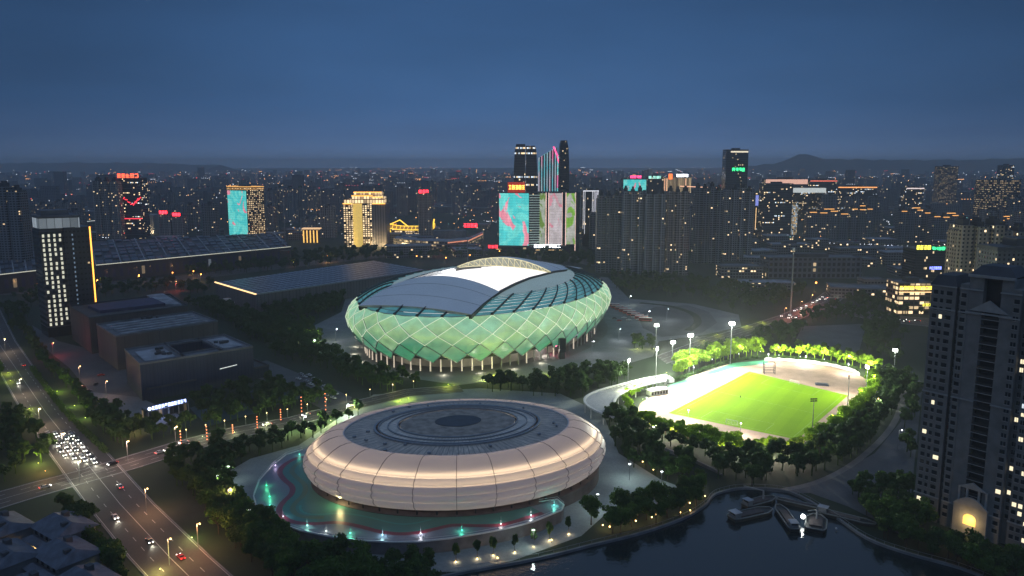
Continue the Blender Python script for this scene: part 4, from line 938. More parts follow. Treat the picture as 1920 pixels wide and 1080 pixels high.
# ------------------------------------------------------------------ buildings
OCC = []     # occupied discs (x, y, r)
def rect(X, Y, w, d, yaw=0.0, back=True):
    ca, sa = math.cos(yaw), math.sin(yaw); y0, y1 = (0, d) if back else (-d / 2, d / 2)
    return [(X + x * ca - y * sa, Y + x * sa + y * ca) for x, y in ((-w / 2, y0), (w / 2, y0), (w / 2, y1), (-w / 2, y1))]
def inset(fp, k):
    cx = sum(p[0] for p in fp) / len(fp); cy_ = sum(p[1] for p in fp) / len(fp); return [(cx + (x - cx) * k, cy_ + (y - cy_) * k) for x, y in fp]
def bld(name, label, cat, fps, h, wall, roof=None, plant=True, group=None, z0=0, parapet=1.2, rt=None):
    """fps: footprints (each a list or (list, height))"""
    if isinstance(fps[0][0], (int, float)): fps = [fps]
    F = [(f if not isinstance(f[1], (int, float)) else f[0], h if not isinstance(f[1], (int, float)) else f[1]) for f in fps]
    cx = sum(p[0] for p in F[0][0]) / len(F[0][0]); cy_ = sum(p[1] for p in F[0][0]) / len(F[0][0])
    t = rt or root(name, (cx, cy_, 0), label, cat, group)
    OCC.append((cx, cy_, max(math.dist((cx, cy_), p) for p in F[0][0])))
    w = MB(); r = MB()
    for i, (fp, hh) in enumerate(F):
        w.prism(fp, z0, hh, uvoff=i * 100, top=False)
        r.face([(x, y, hh - .3) for x, y in (fp if sum(fp[k][0] * fp[(k + 1) % len(fp)][1] - fp[(k + 1) % len(fp)][0] * fp[k][1] for k in range(len(fp))) > 0 else fp[::-1])])
        if parapet:
            for a, b in zip(fp, fp[1:] + fp[:1]): r.bar((*a, hh + parapet / 2 - .3), (*b, hh + parapet / 2 - .3), .5, parapet)
    w.build('wall', wall, t); r.build('roof', roof or M['roofgrey'], t, tri=True)
    if plant:
        p = MB(); fp, hh = F[0]; q = inset(fp, .35)
        p.prism(q, hh - .2, hh + 4); 
        if plant == 2:
            q = [(x + (fp[1][0] - fp[0][0]) * .28, y + (fp[1][1] - fp[0][1]) * .28) for x, y in inset(fp, .2)]; p.prism(q, hh - .2, hh + 2.6)
        p.build('roof_plant', M['roofdark'], t)
    return t
def pxb(xl, xr, yb, yt, d, yaw=0.0):
    X, Y = G((xl + xr) / 2, yb); F_ = Y * math.cos(PIT) + CAMH * math.sin(PIT); w = (xr - xl) / FPX * F_
    return X, Y, w, ZAT(X, Y, yt)
def glyphs(o, ax, n, w, h, rows=1, seed=1, thick=.16, gap=.25, nrm=.15):
    """row of n dense unreadable-at-distance characters on the plane through o along ax (unit xy), upright"""
    g = random.Random(seed); q = MB(); nx = Vector((ax[1], -ax[0], 0)); A = Vector((ax[0], ax[1], 0)); O = Vector(o) + nx * nrm
    cw = w / n
    for i in range(n):
        x0 = i * cw; x1 = x0 + cw * (1 - gap); t = h * thick
        for k in range(3):
            if g.random() < .85: z = h * (.06 + .42 * k); q.bar(O + A * x0 + Vector((0, 0, z)), O + A * x1 + Vector((0, 0, z)), .12, t)
        for k in range(3):
            if g.random() < .7: x = x0 + (x1 - x0) * (.1 + .4 * k); z = h * .45 * (k % 2) * g.random(); q.bar(O + A * x + Vector((0, 0, z)), O + A * x + Vector((0, 0, h * .95)), .12, t)
    return q
WD = dict(
 apt=win_mat('apartment_wall', (.29, .285, .28), lit=.03, es=1.3, warm=.35, cw=3.4, pil=4), apt2=win_mat('apartment_wall_brown', (.31, .27, .24), lit=.035, es=1.3, warm=.4, cw=3.0, wf=.5, pil=3), apt3=win_mat('apartment_wall_blue', (.23, .235, .24), lit=.025, es=1.2, warm=.35, cw=4.0, wf=.6),
 off=win_mat('office_wall', (.085, .09, .10), lit=.05, es=1.5, cw=2.4, wf=.8, hf=.55, litrow=.06, bandv=12), offg=win_mat('office_glass', (.03, .04, .055), lit=.03, es=1.2, cw=1.8, wf=.9, hf=.8, rough=.3),
 low=win_mat('lowrise_wall', (.21, .21, .21), lit=.08, es=1.3, cw=3.6, ch=3.6, wf=.7, hf=.5), beige=win_mat('beige_wall', (.33, .28, .21), lit=.05, es=1.6, cw=3.4, ch=3.1, wf=.42, hf=.5, pil=3),
 shop=win_mat('shopfront_wall', (.12, .09, .07), lit=.6, es=1.0, cw=5, ch=4.5, wf=.8, hf=.6, warm=.85), far=win_mat('far_wall', (.2, .2, .21), lit=.018, es=1.5, cw=4.5, ch=4, wf=.5, hf=.45))
# --- three cultural buildings on the left
def roofbld(name, label, cat, corners, ref, wall, **k):
    X, Y = G(*ref[0]); h = ZAT(X, Y, ref[1]); return bld(name, label, cat, [G(x, y, h) for x, y in corners], h, wall, **k), h
brown = win_mat('brown_cladding', (.115, .085, .08), cw=6, ch=22, wf=.02, hf=1, lit=0, rough=.8); tA, hA = roofbld('museum', 'brown stone block with flat roof and blue roof light beside the dark office tower', 'museum', [(167, 597), (130, 574), (318, 552), (352, 574)], ((185, 664), 597), brown, roof=M['roofdark'], plant=False)
q = MB(); a = G(168, 578, hA); b = G(236, 568, hA); q.bar((*a, hA + .5), (*b, hA + .5), .6, .6); q.build('blue_light_strip', M['eBlue'], tA)
q = MB(); f = [G(x, y, hA) for x, y in ((188, 587), (165, 577), (285, 562), (310, 573))]; q.prism(f, hA - .3, hA + 2.0); q.build('roof_terrace', mat('blue_terrace', (.05, .05, .12), .7, noise=(.2, .3)), tA)
q = MB(); f = [G(x, y, hA) for x, y in ((300, 572), (275, 556), (305, 552), (340, 573))]; q.prism(f, hA - .2, hA + 1.2); q.build('roof_plant', M['roofpale'], tA)
tB, hB = roofbld('library', 'tan stone block with a pale banded flat roof, middle of three cultural halls', 'hall', [(217, 632), (181, 609), (360, 585), (408, 603)], ((238, 695), 632), win_mat('tan_cladding', (.15, .125, .115), cw=8, ch=22, wf=.015, hf=1, lit=0, rough=.8), roof=M['roofgrey'], plant=False)
q = MB()
for k in range(5):
    t_ = .15 + k * .17; p = [G(x, y, hB) for x, y in ((217, 632), (181, 609), (360, 585), (408, 603))]
    a = [p[0][i] * (1 - t_) + p[1][i] * t_ for i in (0, 1)]; b = [p[3][i] * (1 - t_) + p[2][i] * t_ for i in (0, 1)]
    a2 = [a[i] * .93 + b[i] * .07 for i in (0, 1)]; b2 = [b[i] * .93 + a[i] * .07 for i in (0, 1)]
    q.bar((*a2, hB + .1), (*b2, hB + .1), 2.4, .8)
q.build('roof_skylight', M['roofpale'], tB)
q = MB(); c = G(280, 598, hB)
for k in range(7): q.cyl((c[0] + random.uniform(-8, 8), c[1] + random.uniform(-4, 6)), 1, 1, hB - .3, hB + 1.6, 8)
q.build('roof_plant', M['roofdark'], tB)
# building C with open courtyard: a ring of four wings
RC = [(262, 684), (234, 656), (420, 628), (474, 651)]; X, Y = G(277, 752); hC = ZAT(X, Y, 684); pc = [G(x, y, hC) for x, y in RC]
blu = win_mat('blue_cladding', (.028, .045, .09), glass=(.02, .03, .07), cw=2.2, ch=30, wf=.06, hf=1, lit=0, rough=.5)
def bil(p, u, v): return tuple((p[0][i] * (1 - u) + p[3][i] * u) * (1 - v) + (p[1][i] * (1 - u) + p[2][i] * u) * v for i in (0, 1))
tC = root('cultural_centre', (*bil(pc, .5, .5), 0), 'dark blue clad block around an open roof courtyard, nearest of three cultural halls', 'cultural centre')
cu = lambda u0, u1, v0, v1: [bil(pc, u0, v0), bil(pc, u1, v0), bil(pc, u1, v1), bil(pc, u0, v1)]
bld('', '', '', [cu(0, .38, 0, 1), cu(.38, .72, 0, .22), cu(.38, .72, .85, 1), cu(.72, 1, 0, 1)], hC, blu, roof=M['roofgrey'], plant=False, rt=tC)
q = MB(); q.prism(cu(.385, .715, .225, .845), 0, hC - 9); q.build('courtyard', M['roofdark'], tC)
q = MB(); q.prism(cu(.06, .32, .12, .75), hC - .2, hC + .5); q.prism(cu(.76, .95, .15, .8), hC - .2, hC + .5); q.build('roof_deck', M['roofpale'], tC)
q = MB()
for k in range(14):
    p = bil(pc, random.choice([random.uniform(.1, .3), random.uniform(.78, .92)]), random.uniform(.2, .7)); q.box(-1.3, 1.3, -.9, .9, hC + .5, hC + 1.9, random.random(), (*p, 0))
q.build('roof_unit', M['roofdark'], tC)
q = MB(); a, b = bil(pc, .68, -.003), bil(pc, .84, -.003); q.bar((*a, hC * .52), (*b, hC * .56), .3, .35); q.build('light_line', M['ePale'], tC)
# low wing to the right of C
fp = [G(x, y) for x, y in ((285, 762), (500, 712), (470, 690), (270, 745))]; bld('annex', 'low dark annex running along the foot of the blue clad block', 'annex', [G(277, 752), G(505, 705), G(470, 690), G(300, 735)], 7, blu, roof=M['roofdark'], plant=False)
# entrance canopy with blue white lettering
a, b = G(280, 790), G(355, 772); t = root('entrance_canopy', (*a, 0), 'entrance canopy carrying a row of glowing blue white characters by the dark blue block', 'canopy')
d = Vector((b[0] - a[0], b[1] - a[1])); L1 = d.length; d /= L1; nn = Vector((-d.y, d.x))
q = MB(); q.prism([a, b, (b[0] + nn.x * 9, b[1] + nn.y * 9), (a[0] + nn.x * 9, a[1] + nn.y * 9)], 5.2, 6); q.build('canopy_slab', M['roofgrey'], t)
for k in range(5):
    q = MB(); p = (a[0] + d.x * L1 * k / 4 + nn.x * .6, a[1] + d.y * L1 * k / 4 + nn.y * .6); q.cyl(p, .35, .35, 0, 5.2, 8); q.build('pillar', M['conc'], t)
q = MB(); q.prism([(p[0] + nn.x * 3, p[1] + nn.y * 3) for p in (a, b)] + [(p[0] + nn.x * 9, p[1] + nn.y * 9) for p in (b, a)], 0, 5.2); q.build('glass_lobby', win_mat('lobby_glass', (.04, .05, .08), cw=3, ch=5, wf=.8, hf=.8, lit=.3, es=.12), t)
glyphs((a[0] + d.x * 2, a[1] + d.y * 2, 6.1), (d.x, d.y), 11, L1 * .86, 1.9, seed=4, thick=.2).build('lettering', em('letters_blue', (.45, .55, 1), 3.2), t)
q = MB(); q.ball((a[0] + d.x * .6, a[1] + d.y * .6, 7), .9, 8, 6); q.build('emblem', em('emblem_white', (.7, .8, 1), 4), t)
lamp('sign_glow', 'POINT', (a[0] + d.x * 8 - nn.x * 2, a[1] + d.y * 8 - nn.y * 2, 4), 700, (.4, .5, 1), t)
# --- exhibition hall with panelled roof
X, Y = G(485, 588); hE = ZAT(X, Y, 553); pe = [G(480, 553, hE), G(403, 530, hE), G(700, 489, hE), G(800, 507, hE)]
tE = bld('exhibition_hall', 'long exhibition hall with dark panelled roof and warm lit edge left of the stadium', 'exhibition hall', pe, hE, win_mat('hall_wall', (.19, .165, .17), cw=4, ch=30, wf=.06, hf=1, lit=0), roof=M['roofdark'], plant=False, parapet=.6)
q = MB(); nu, nv = 30, 9
for i in range(nu):
    for j in range(nv):
        f = [bil([pe[0], pe[1], pe[2], pe[3]], (i + a_) / nu, (j + b_) / nv) for a_, b_ in ((.08, .1), (.92, .1), (.92, .9), (.08, .9))]; q.face([(*p, hE + .35 + .4 * random.random() * 0) for p in f][::1])
q.build('roof_panels', mat('solar_panel', (.24, .26, .31), .3, noise=(.06, .35), spec=.8), tE)
q = MB(); q.bar((*pe[0], hE + .6), (*pe[1], hE + .6), 1.2, 1.0); q.build('light_edge', M['eWarmLine'], tE)
q = MB(); q.bar((*bil(pe, .01, 0), hE + .3), (*bil(pe, 1, 0), hE + .3), .8, 1.2); q.build('eave', M['steel'], tE)
for u in (.35,): 
    p = bil(pe, u, -.03); q = MB(); q.cyl(p, 9, 8, 3.4, 4.4, 20); tag(q.build('entrance_canopy', M['white']), 'round white entrance canopy on the long side of the exhibition hall', 'canopy')
p = bil(pe, -.02, .6); q = MB(); q.cyl(p, 10, 9, 3.0, 4.2, 20); q.cyl(p, 4, 4, 4.2, 7, 12); tag(q.build('entrance_canopy', M['white']), 'round white drum canopy at the end wall of the exhibition hall', 'canopy')
# --- textile market with striped roof
hM = 20.0
for nm, cs, lb in (('a', [(180, 499), (545, 464), (520, 438), (170, 452)], 'long market hall with dark striped roof and white lit eave behind the exhibition hall'), ('b', [(-160, 535), (78, 508), (70, 460), (-160, 470)], 'dark striped market hall roof at the left edge behind the office tower')):
    p = [G(x, y, hM) for x, y in cs]; p = [p[0], p[3], p[2], p[1]]
    tM = bld('market_hall', lb, 'market hall', p, hM, win_mat('market_wall', (.045, .05, .06), glass=(.05, .06, .12), cw=9, ch=20, wf=.45, hf=.5, lit=.12, es=.10, warm=.1), roof=M['roofdark'], plant=False)
    q = MB(); q2 = MB()
    for i in range(26):
        for j in range(7):
            if random.random() < .78: f = [bil(p, (i + a_) / 26, (j + b_) / 7) for a_, b_ in ((.1, .12), (.9, .12), (.9, .8), (.1, .8))]; q.prism(f, hM - .2, hM + 1 + random.random() * 1.5)
    for i in range(10):
        a, b = bil(p, i / 9.2, .0), bil(p, i / 9.2, 1); q2.bar((*a, hM + 1.6), (*b, hM + 1.6), 1.3, .8)
    q.build('roof_monitor', mat('blue_roof_sheet', (.14, .16, .20), .6, noise=(.05, .5)), tM); q2.build('roof_duct', M['roofpale'], tM)
    q = MB(); q.bar((*p[0], hM + 1.2), (*p[3], hM + 1.2), .9, .8); q.build('eave_light', em('eave_light', (.8, .8, .62), .55), tM)
    if nm == 'a':
        for (x, wcol) in ((430, .18), (472, .25), (536, .9)):
            c = G(x, 497); hh = hM + 1; q = MB(); q.box(-7, 7, -5, 4, 0, hh, .1, (*c, 0)); q.build('gate_tower', win_mat('gate_lattice', (.10, .09, .06), cw=2.2, ch=2.2, wf=.6, hf=.6, lit=wcol, es=.7, warm=1), tM)
# --- near left office tower
X, Y = G(135, 628); hT = ZAT(X, Y, 408) - 9; 
t = root('office_tower', (X, Y, 0), 'dark office tower with lit window rows, glowing glass crown and one orange edge', 'office tower')
m_side = win_mat('tower_side', (.085, .09, .10), cw=50, ch=4.4, wf=1, hf=.55, lit=0, glass=(.03, .035, .05)); m_slab = win_mat('tower_slab', (.022, .03, .045), cw=3, ch=4.4, wf=.5, hf=.3, lit=.02, es=.5, rough=.35)
fw = 18.0; a0 = .72; ca, sa = math.cos(a0), math.sin(a0); TP = lambda u, v: (X + u * ca - v * sa, Y + u * sa + v * ca)
q = MB(); q.prism([TP(-17, 0), TP(0, 0), TP(0, 26), TP(-17, 26)], 8, hT); q.build('office_block', m_side, t)
q = MB(); q.prism([TP(0, -3), TP(19, -3), TP(19, 22), TP(0, 22)], 0, hT + 1); q.build('core_slab', m_slab, t)
q = MB(); q.prism([TP(-17, 0.5), TP(0, .5), TP(0, 26), TP(-17, 26)], 0, 8); q.build('lobby', M['glassd'], t)
q = MB(); q.prism([TP(-16.5, .5), TP(12, -3.5), TP(12, 25), TP(-16.5, 25)], hT + .02, hT + 9.5); q.build('glass_crown', win_mat('crown_glass', (.10, .11, .10), cw=5.5, ch=9.5, wf=.94, hf=.85, lit=1, es=.22, warm=0, glass=(.2, .22, .2)), t)
q = MB(); q.prism([TP(-17.5, -.5), TP(12.5, -4.2), TP(12.5, 26), TP(-17.5, 26)], hT + 9.5, hT + 11); q.prism([TP(-14, 3), TP(6, 3), TP(6, 22), TP(-14, 22)], hT + 11, hT + 15); q.build('crown_roof', M['roofgrey'], t)
q = MB(); q.bar((*TP(19.2, -3.2), 0), (*TP(19.2, -3.2), hT + 1), .8, .8); q.build('light_edge', em('orange_edge', (1, .40, .06), 2.6), t)
lamp('edge_glow', 'AREA', (*TP(24, -4), 40), 300, (1, .45, .1), t, aim((*TP(24, -4), 40), (*TP(20, 0), 40)), size=1, size_y=60)
wl = MB(); wd = MB(); nf = 20; cnt = 0; rest_w = MB()
mlit = em('lit_window', (.9, .88, .66), .62); 
for f in range(nf):
    z = 9.5 + f * (hT - 12) / nf
    for c in range(4):
        u = -14.6 + c * 4.0 + (.2 if f % 2 else 0); w = 1.55
        q = MB(); q.box(u - w / 2, u + w / 2, -.12, .02, z, z + 2.4, a0, (X, Y, 0)); cnt += 1
        dim = random.random() < .12
        q.build('window', M['glassd'] if dim else mlit, t)
q = MB()
for f in range(nf):
    z = 9.5 + f * (hT - 12) / nf; q.box(5.4, 6.4, -3.12, -3.0, z + .4, z + 2, a0, (X, Y, 0))
q.build('stair_windows', em('stair_window', (.5, .65, .8), .16), t)
OCC.append((X, Y, 30))
# --- LED screens: abstract fish brushwork on turquoise
def led_mat(name, seed, bgc=((.02, .55, .60), (.16, .75, .70)), fg=((.85, .08, .22), (.95, .55, .6)), es=.8, scale=.05, cut=.56):
    m = mat(name, (.02, .02, .02), .4); b = NB(m); u, v = b.uv(); cut += .035
    cd = b.comb(b.math('MULTIPLY', u, 1.0), b.math('MULTIPLY', v, .62), seed * 7.3)
    n1 = b.noise(cd, scale, 3); n2 = b.noise(b.comb(u, v, seed * 3.1 + 9), scale * .8, 2); n3 = b.noise(b.comb(u, b.math('MULTIPLY', v, .2), seed + 40.0), scale * 4, 3)
    for nd in b.n.nodes:
        if nd.type == 'TEX_NOISE': nd.inputs['Distortion'].default_value = 1.6
    bgx = b.mix(b.math('GREATER_THAN', n2, .5), bgc[0], bgc[1]); bgx = b.mix(n2, bgx, bgc[1]); fgx = b.mix(n3, fg[0], fg[1])
    k = b.n.nodes.new('ShaderNodeMapRange'); k.inputs[1].default_value = cut; k.inputs[2].default_value = cut + .03; b.n.links.new(n1, k.inputs[0])
    b.set('Emission Color', b.mix(k.outputs[0], bgx, fgx)); fl_ = b.math('LESS_THAN', b.math('FRACT', b.math('DIVIDE', v, 4.2)), .12); b.set('Emission Strength', b.math('MULTIPLY', b.math('MULTIPLY_ADD', fl_, -.3, 1.0), b.math('MULTIPLY_ADD', n3, es * .7, es * .65))); m.cycles.emission_sampling = 'NONE'; return m
def screen(t, fp, i, z0, z1, m, off=.35, u0=0, u1=1, name='led_screen'):
    """screen on edge i of footprint fp"""
    n = len(fp); a, b = Vector(fp[i]), Vector(fp[(i + 1) % n]); c = Vector((sum(p[0] for p in fp) / n, sum(p[1] for p in fp) / n)); d = (b - a); nn = Vector((d.y, -d.x)).normalized()
    if nn.dot((a + b) / 2 - c) < 0: nn = -nn
    p, r = a + d * u0 + nn * off, a + d * u1 + nn * off; L2 = (r - p).length
    if (r - p).cross(Vector((-nn.x, -nn.y))) < 0: p, r = r, p
    q = MB(); q.face([(*p, z0), (*r, z0), (*r, z1), (*p, z1)], uv=[(0, 0), (L2, 0), (L2, z1 - z0), (0, z1 - z0)])
    k = -nn * (off - .03); q.face([(*(r + k), z0), (*(p + k), z0), (*(p + k), z1), (*(r + k), z1)], uv=[(0, 0)] * 4)
    o = q.build(name, m, t)
    fr = MB()
    for za, zb, pa, pb in ((z0, z0, p, r), (z1, z1, p, r), (z0, z1, p, p), (z0, z1, r, r)): fr.bar((*pa, za), (*pb, zb), .7, .7)
    fr.build('screen_frame', M['dark'], t); return o
X, Y, w, h = pxb(424, 492, 455, 352, 30); fp = [G(467, 457), G(427, 446), (G(427, 446)[0] + 30, G(427, 446)[1] + 16), G(493, 452)]
fp = [G(467, 457)]; fp += [(fp[0][0] - 42, fp[0][1] + 22), (fp[0][0] - 25, fp[0][1] + 52), (fp[0][0] + 24, fp[0][1] + 22)]
h = ZAT(*fp[0], 352)
t = bld('hotel_tower', 'tower with a turquoise LED screen of pink fish shapes and warm lit corner', 'tower', fp, h, win_mat('hotel_wall', (.12, .09, .07), cw=3.2, ch=3.3, wf=.5, hf=.5, lit=.7, es=.9, warm=.9), roof=M['roofdark'])
screen(t, fp, 0, 8, h - 5, led_mat('led_art', 1.0, cut=.57))
q = MB()
for a, b in zip(fp, fp[1:] + fp[:1]): q.bar((*a, h + 1.5), (*b, h + 1.5), 1.4, 1.6); q.bar((*a, h - 2.5), (*b, h - 2.5), 1.2, .8)
q.build('gold_crown', em('gold_dim', (1, .5, .13), .8), t)
lamp('wall_wash', 'POINT', (fp[3][0] + 5, fp[3][1] - 14, 6), 9000, (1, .6, .25), t, radius=1)
# small pavilion with gold columns
X, Y, w, h = pxb(569, 598, 455, 430, 16); t = bld('pavilion', 'small pavilion with glowing gold columns between the LED tower and the golden hotel', 'pavilion', rect(X, Y, w, 14), h, M['brown'], plant=False)
for k in range(5):
    q = MB(); q.box(-w / 2 + k * w / 4.6, -w / 2 + k * w / 4.6 + 1.8, -.8, -.1, 0, h - 2, 0, (X, Y, 0)); q.build('column', em('gold_column', (1, .55, .12), 1.3), t)
q = MB(); q.box(-w / 2 - 2, w / 2 + 2, -1.5, 15, h, h + 2, 0, (X, Y, 0)); q.build('cornice', em('cornice_light', (1, .6, .3), .8), t)
# golden hotel
X, Y = G(690, 464); t = root('hotel_tower', (X, Y, 0), 'golden lit hotel tower with glowing crown and columns of yellow windows', 'hotel')
X1, Y, w, h = pxb(645, 690, 464, 384, 40); z_top = ZAT(X, Y, 382)
gw = win_mat('gold_facade', (.16, .13, .09), cw=4.2, ch=3.6, wf=.6, hf=.6, lit=.85, es=1.3, warm=1); gs = win_mat('pilaster_facade', (.24, .235, .25), cw=4.4, ch=80, wf=.3, hf=1, lit=0, glass=(.07, .08, .1))
L3 = MB(); FW = 1 / FPX * (Y * math.cos(PIT) + 22); xs = lambda px_: (px_ - 690) * FW
for x0, x1, yo, mm_, nm in ((645, 662, 3, gw, 'wing'), (662, 681, 8, em('gold_strip', (.9, .62, .16), .55), 'recess'), (681, 699, 0, gw, 'wing')):
    q = MB(); q.prism([(X + xs(x0), Y + yo), (X + xs(x1), Y + yo), (X + xs(x1), Y + 40), (X + xs(x0), Y + 40)], 0, z_top); q.build(nm, mm_, t)
q = MB(); q.prism([(X + xs(699), Y - 3), (X + xs(725), Y + 6), (X + xs(725), Y + 42), (X + xs(699), Y + 42)], 0, z_top - 1); q.build('stone_wing', gs, t)
crm = em('gold_crown', (1, .42, .05), 1.0); q = MB()
for x0, x1, y0, y1, zt in ((647, 658, 2, 30, 7), (661, 700, 6, 38, 13), (700, 720, 2, 36, 11), (664, 716, 10, 30, 19)): q.prism([(X + xs(x0), Y + y0), (X + xs(x1), Y + y0), (X + xs(x1), Y + y1), (X + xs(x0), Y + y1)], z_top, z_top + zt)
q.build('crown', win_mat('crown_lit', (.35, .16, .03), cw=5, ch=7, wf=.8, hf=.8, lit=1, es=.95, warm=1, base_em=1), t)
q = MB()
for x0, x1, y0, zt in ((645, 662, 1, 0), (661, 700, 5, 13), (700, 724, 1, 0), (664, 716, 9, 19), (700, 720, 1, 11)): q.bar((X + xs(x0), Y + y0, z_top + zt), (X + xs(x1), Y + y0, z_top + zt), 1.4, 1.4)
q.build('crown_outline', M['eGold'], t)
lamp('wall_wash', 'POINT', (X + xs(700), Y - 14, 4), 26000, (1, .72, .35), t, radius=1.5); lamp('wall_wash', 'POINT', (X + xs(725), Y - 8, 4), 16000, (1, .68, .3), t, radius=1.5)
OCC.append((X, Y + 20, 50))
# golden temple-like hall: curved ridge, flying eaves outlined in gold
X, Y, w, h = pxb(729, 815, 445, 424, 26); t = root('chinese_hall', (X, Y, 0), 'low hall with a curved ridge and upswept eaves outlined in gold light', 'hall')
q = MB(); q.prism(rect(X, Y, w * .86, 26), 0, h * .72); q.build('wall', WD['shop'], t)
q = MB(); g2 = MB(); n = 12; yy = Y - 1
RZ = [h * .95 + 5 * abs((k / n) * 2 - 1) ** 3 for k in range(n + 1)]; EZ = [h * .68 + 4 * abs((k / n) * 2 - 1) ** 3 for k in range(n + 1)]
xx = [X - w / 2 + w * k / n for k in range(n + 1)]
q.grid([[(x, Y - 5, z) for x, z in zip(xx, EZ)], [(x, Y + 12, z) for x, z in zip(xx, RZ)], [(x, Y + 30, z) for x, z in zip(xx, EZ)]]); q.build('roof', mat('gold_tile', (.4, .25, .06), .5, emit=(1, .5, .06), es=.22, noise=(.5, .3)), t)
for zz, y0 in ((EZ, Y - 5.2), (RZ, Y + 12)):
    for k in range(n): g2.bar((xx[k], y0, zz[k]), (xx[k + 1], y0, zz[k + 1]), 1.6, 1.4)
for k in range(0, n + 1): g2.bar((xx[k], Y - 5.3, EZ[k] + .2), (xx[k], Y + 12, RZ[k] + .2), .7, .5)
for s_ in (-1, 1): g2.bar((X + s_ * w * .42, Y - 1, 0), (X + s_ * w * .5, Y - 3, h + 14 if s_ > 0 else h + 2), 2, 2)
g2.bar((xx[0], Y - 1, h + 2), (xx[3], Y - 1, h + 12), 1.8); g2.bar((xx[3], Y - 1, h + 12), (xx[5], Y - 1, h), 1.8); g2.build('gold_outline', em('gold_outline_y', (1, .62, .06), 1.6), t); OCC.append((X, Y, 50))
# curved low commercial building right of it
t = root('shopping_arcade', (*G(820, 465), 0), 'curved low white building with a row of lit signs beside the golden hall', 'shopping arcade')
P5 = [G(x, y) for x, y in ((738, 463), (790, 468), (840, 470), (880, 465), (905, 452))]; B5 = [(x, y + 45) for x, y in P5]
q = MB(); fp = P5 + B5[::-1]; q.prism(fp, 0, 15, top=False); q.build('wall', win_mat('arcade_wall', (.2, .2, .2), cw=5, ch=5, wf=.8, hf=.55, lit=.45, es=.45, warm=.7), t)
q = MB(); q.face([(x, y, 15) for x, y in fp]); q.build('roof', M['roofpale'], t, tri=True)
q = MB()
for a, b in zip(P5[2:], P5[3:]): q.bar((a[0], a[1] - 1.5, 13), (b[0], b[1] - 1.5, 13), 1, 1.6)
q.build('sign_band', em('sign_band', (1, .35, .2), .7), t)
q = MB(); q.prism(rect(*G(843, 462), 55, 22), 14, 27); q.build('upper_block', M['conc'], t)
a = G(870, 450); glyphs((a[0], a[1], 24), (1, 0), 4, 26, 7, seed=9).build('red_sign', M['eRed'], t); OCC.append((a[0] - 20, a[1], 80))
# --- LED cluster: broad podium tower with screens
X, Y = G(1010, 476); FW = 1 / FPX * (Y * math.cos(PIT) + 22); h = ZAT(X, Y, 361)
xs = lambda p: X + (p - 1010) * FW
t = root('mall_tower', (X, Y, 0), 'broad commercial tower with large colourful LED screens and vertical light lines', 'commercial tower')
fp = [(xs(934), Y), (xs(992), Y - 8), (xs(1010), Y - 6), (xs(1086), Y + 2), (xs(1090), Y + 55), (xs(934), Y + 55)]; OCC.append((X, Y + 25, 85))
zb = ZAT(X, Y, 463)
q = MB(); q.prism(fp, 0, h); q.build('wall', win_mat('mall_wall', (.03, .035, .045), cw=3.5, ch=4, wf=.6, hf=.4, lit=.02, es=.6), t)
def pane(x0, x1, z0, z1, m, yo=-8.6, name='led_screen', y2=None):
    q = MB(); a = (xs(x0), Y + yo); b = (xs(x1), Y + (yo if y2 is None else y2)); L2 = math.dist(a, b)
    q.face([(*a, z0), (*b, z0), (*b, z1), (*a, z1)], uv=[(0, 0), (L2, 0), (L2, z1 - z0), (0, z1 - z0)]); q.face([(b[0], b[1] + .5, z0), (a[0], a[1] + .5, z0), (a[0], a[1] + .5, z1), (b[0], b[1] + .5, z1)], uv=[(0, 0)] * 4); return q.build(name, m, t)
Zp = lambda y: ZAT(X, Y, y)
pane(936, 991, Zp(462), h - 1, led_mat('led_koi', 2.0, cut=.55, scale=.04, es=.85), -1.2, y2=-9)
q = MB()
for k in range(22): z = Zp(462) + k * (h - Zp(462)) / 22; q.bar((xs(992), Y - 8.5, z), (xs(1011), Y - 6.6, z), .8, .9)
q.build('lit_fins', em('lit_fins', (.55, .7, .62), .4), t)
lg = ((.30, .34, .28), (.55, .62, .5)); pane(1011, 1022, Zp(458), h - 1, led_mat('led_green', 3.0, bgc=lg, fg=((.25, .5, .05), (.15, .2, .06)), cut=.48, es=.6), -6.6, y2=-5.2)
pane(1029, 1053, Zp(457), h - 1, led_mat('led_pink', 5.0, bgc=((.48, .42, .42), (.62, .55, .58)), fg=((.8, .2, .3), (.7, .4, .45)), cut=.53, es=.75), -5.0, y2=-2.4)
pane(1061, 1078, Zp(458), h - 1, led_mat('led_leaf', 7.0, bgc=((.45, .46, .4), (.6, .6, .55)), fg=((.2, .45, .04), (.3, .6, .08)), cut=.46, es=.65), -1.6, y2=0)
q = MB()
for px_, yb in ((1023, 460), (1028, 460), (1053, 463), (1060, 482), (1078, 484)): yy = Y - 7 + (px_ - 1010) * .12; q.bar((xs(px_), yy, Zp(yb)), (xs(px_), yy, h), .9, .9)
q.build('light_line', em('pink_line', (1, .62, .52), 1.2), t)
q = MB(); q.prism([(xs(930), Y - 14), (xs(1060), Y - 18), (xs(1060), Y), (xs(930), Y)], 0, 14); q.build('podium', win_mat('podium_wall', (.03, .035, .04), cw=6, ch=7, wf=.8, hf=.4, lit=.12, es=.5), t)
q = MB(); q.bar((xs(928), Y - 15, 9), (xs(940), Y - 15.2, 9), .5); q.bar((xs(1000), Y - 17.5, 8), (xs(1055), Y - 18.6, 8), .5, .5); q.build('podium_line', M['eWarmLine'], t)
glyphs((xs(1001), Y - 18.2, 12), (1, -.02), 7, 42 * 1.0, 5, seed=3).build('white_sign', M['eWhite'], t); glyphs((xs(916), Y - 15, 11), (1, 0), 3, 16, 4.5, seed=5).build('red_sign', M['eRed'], t)
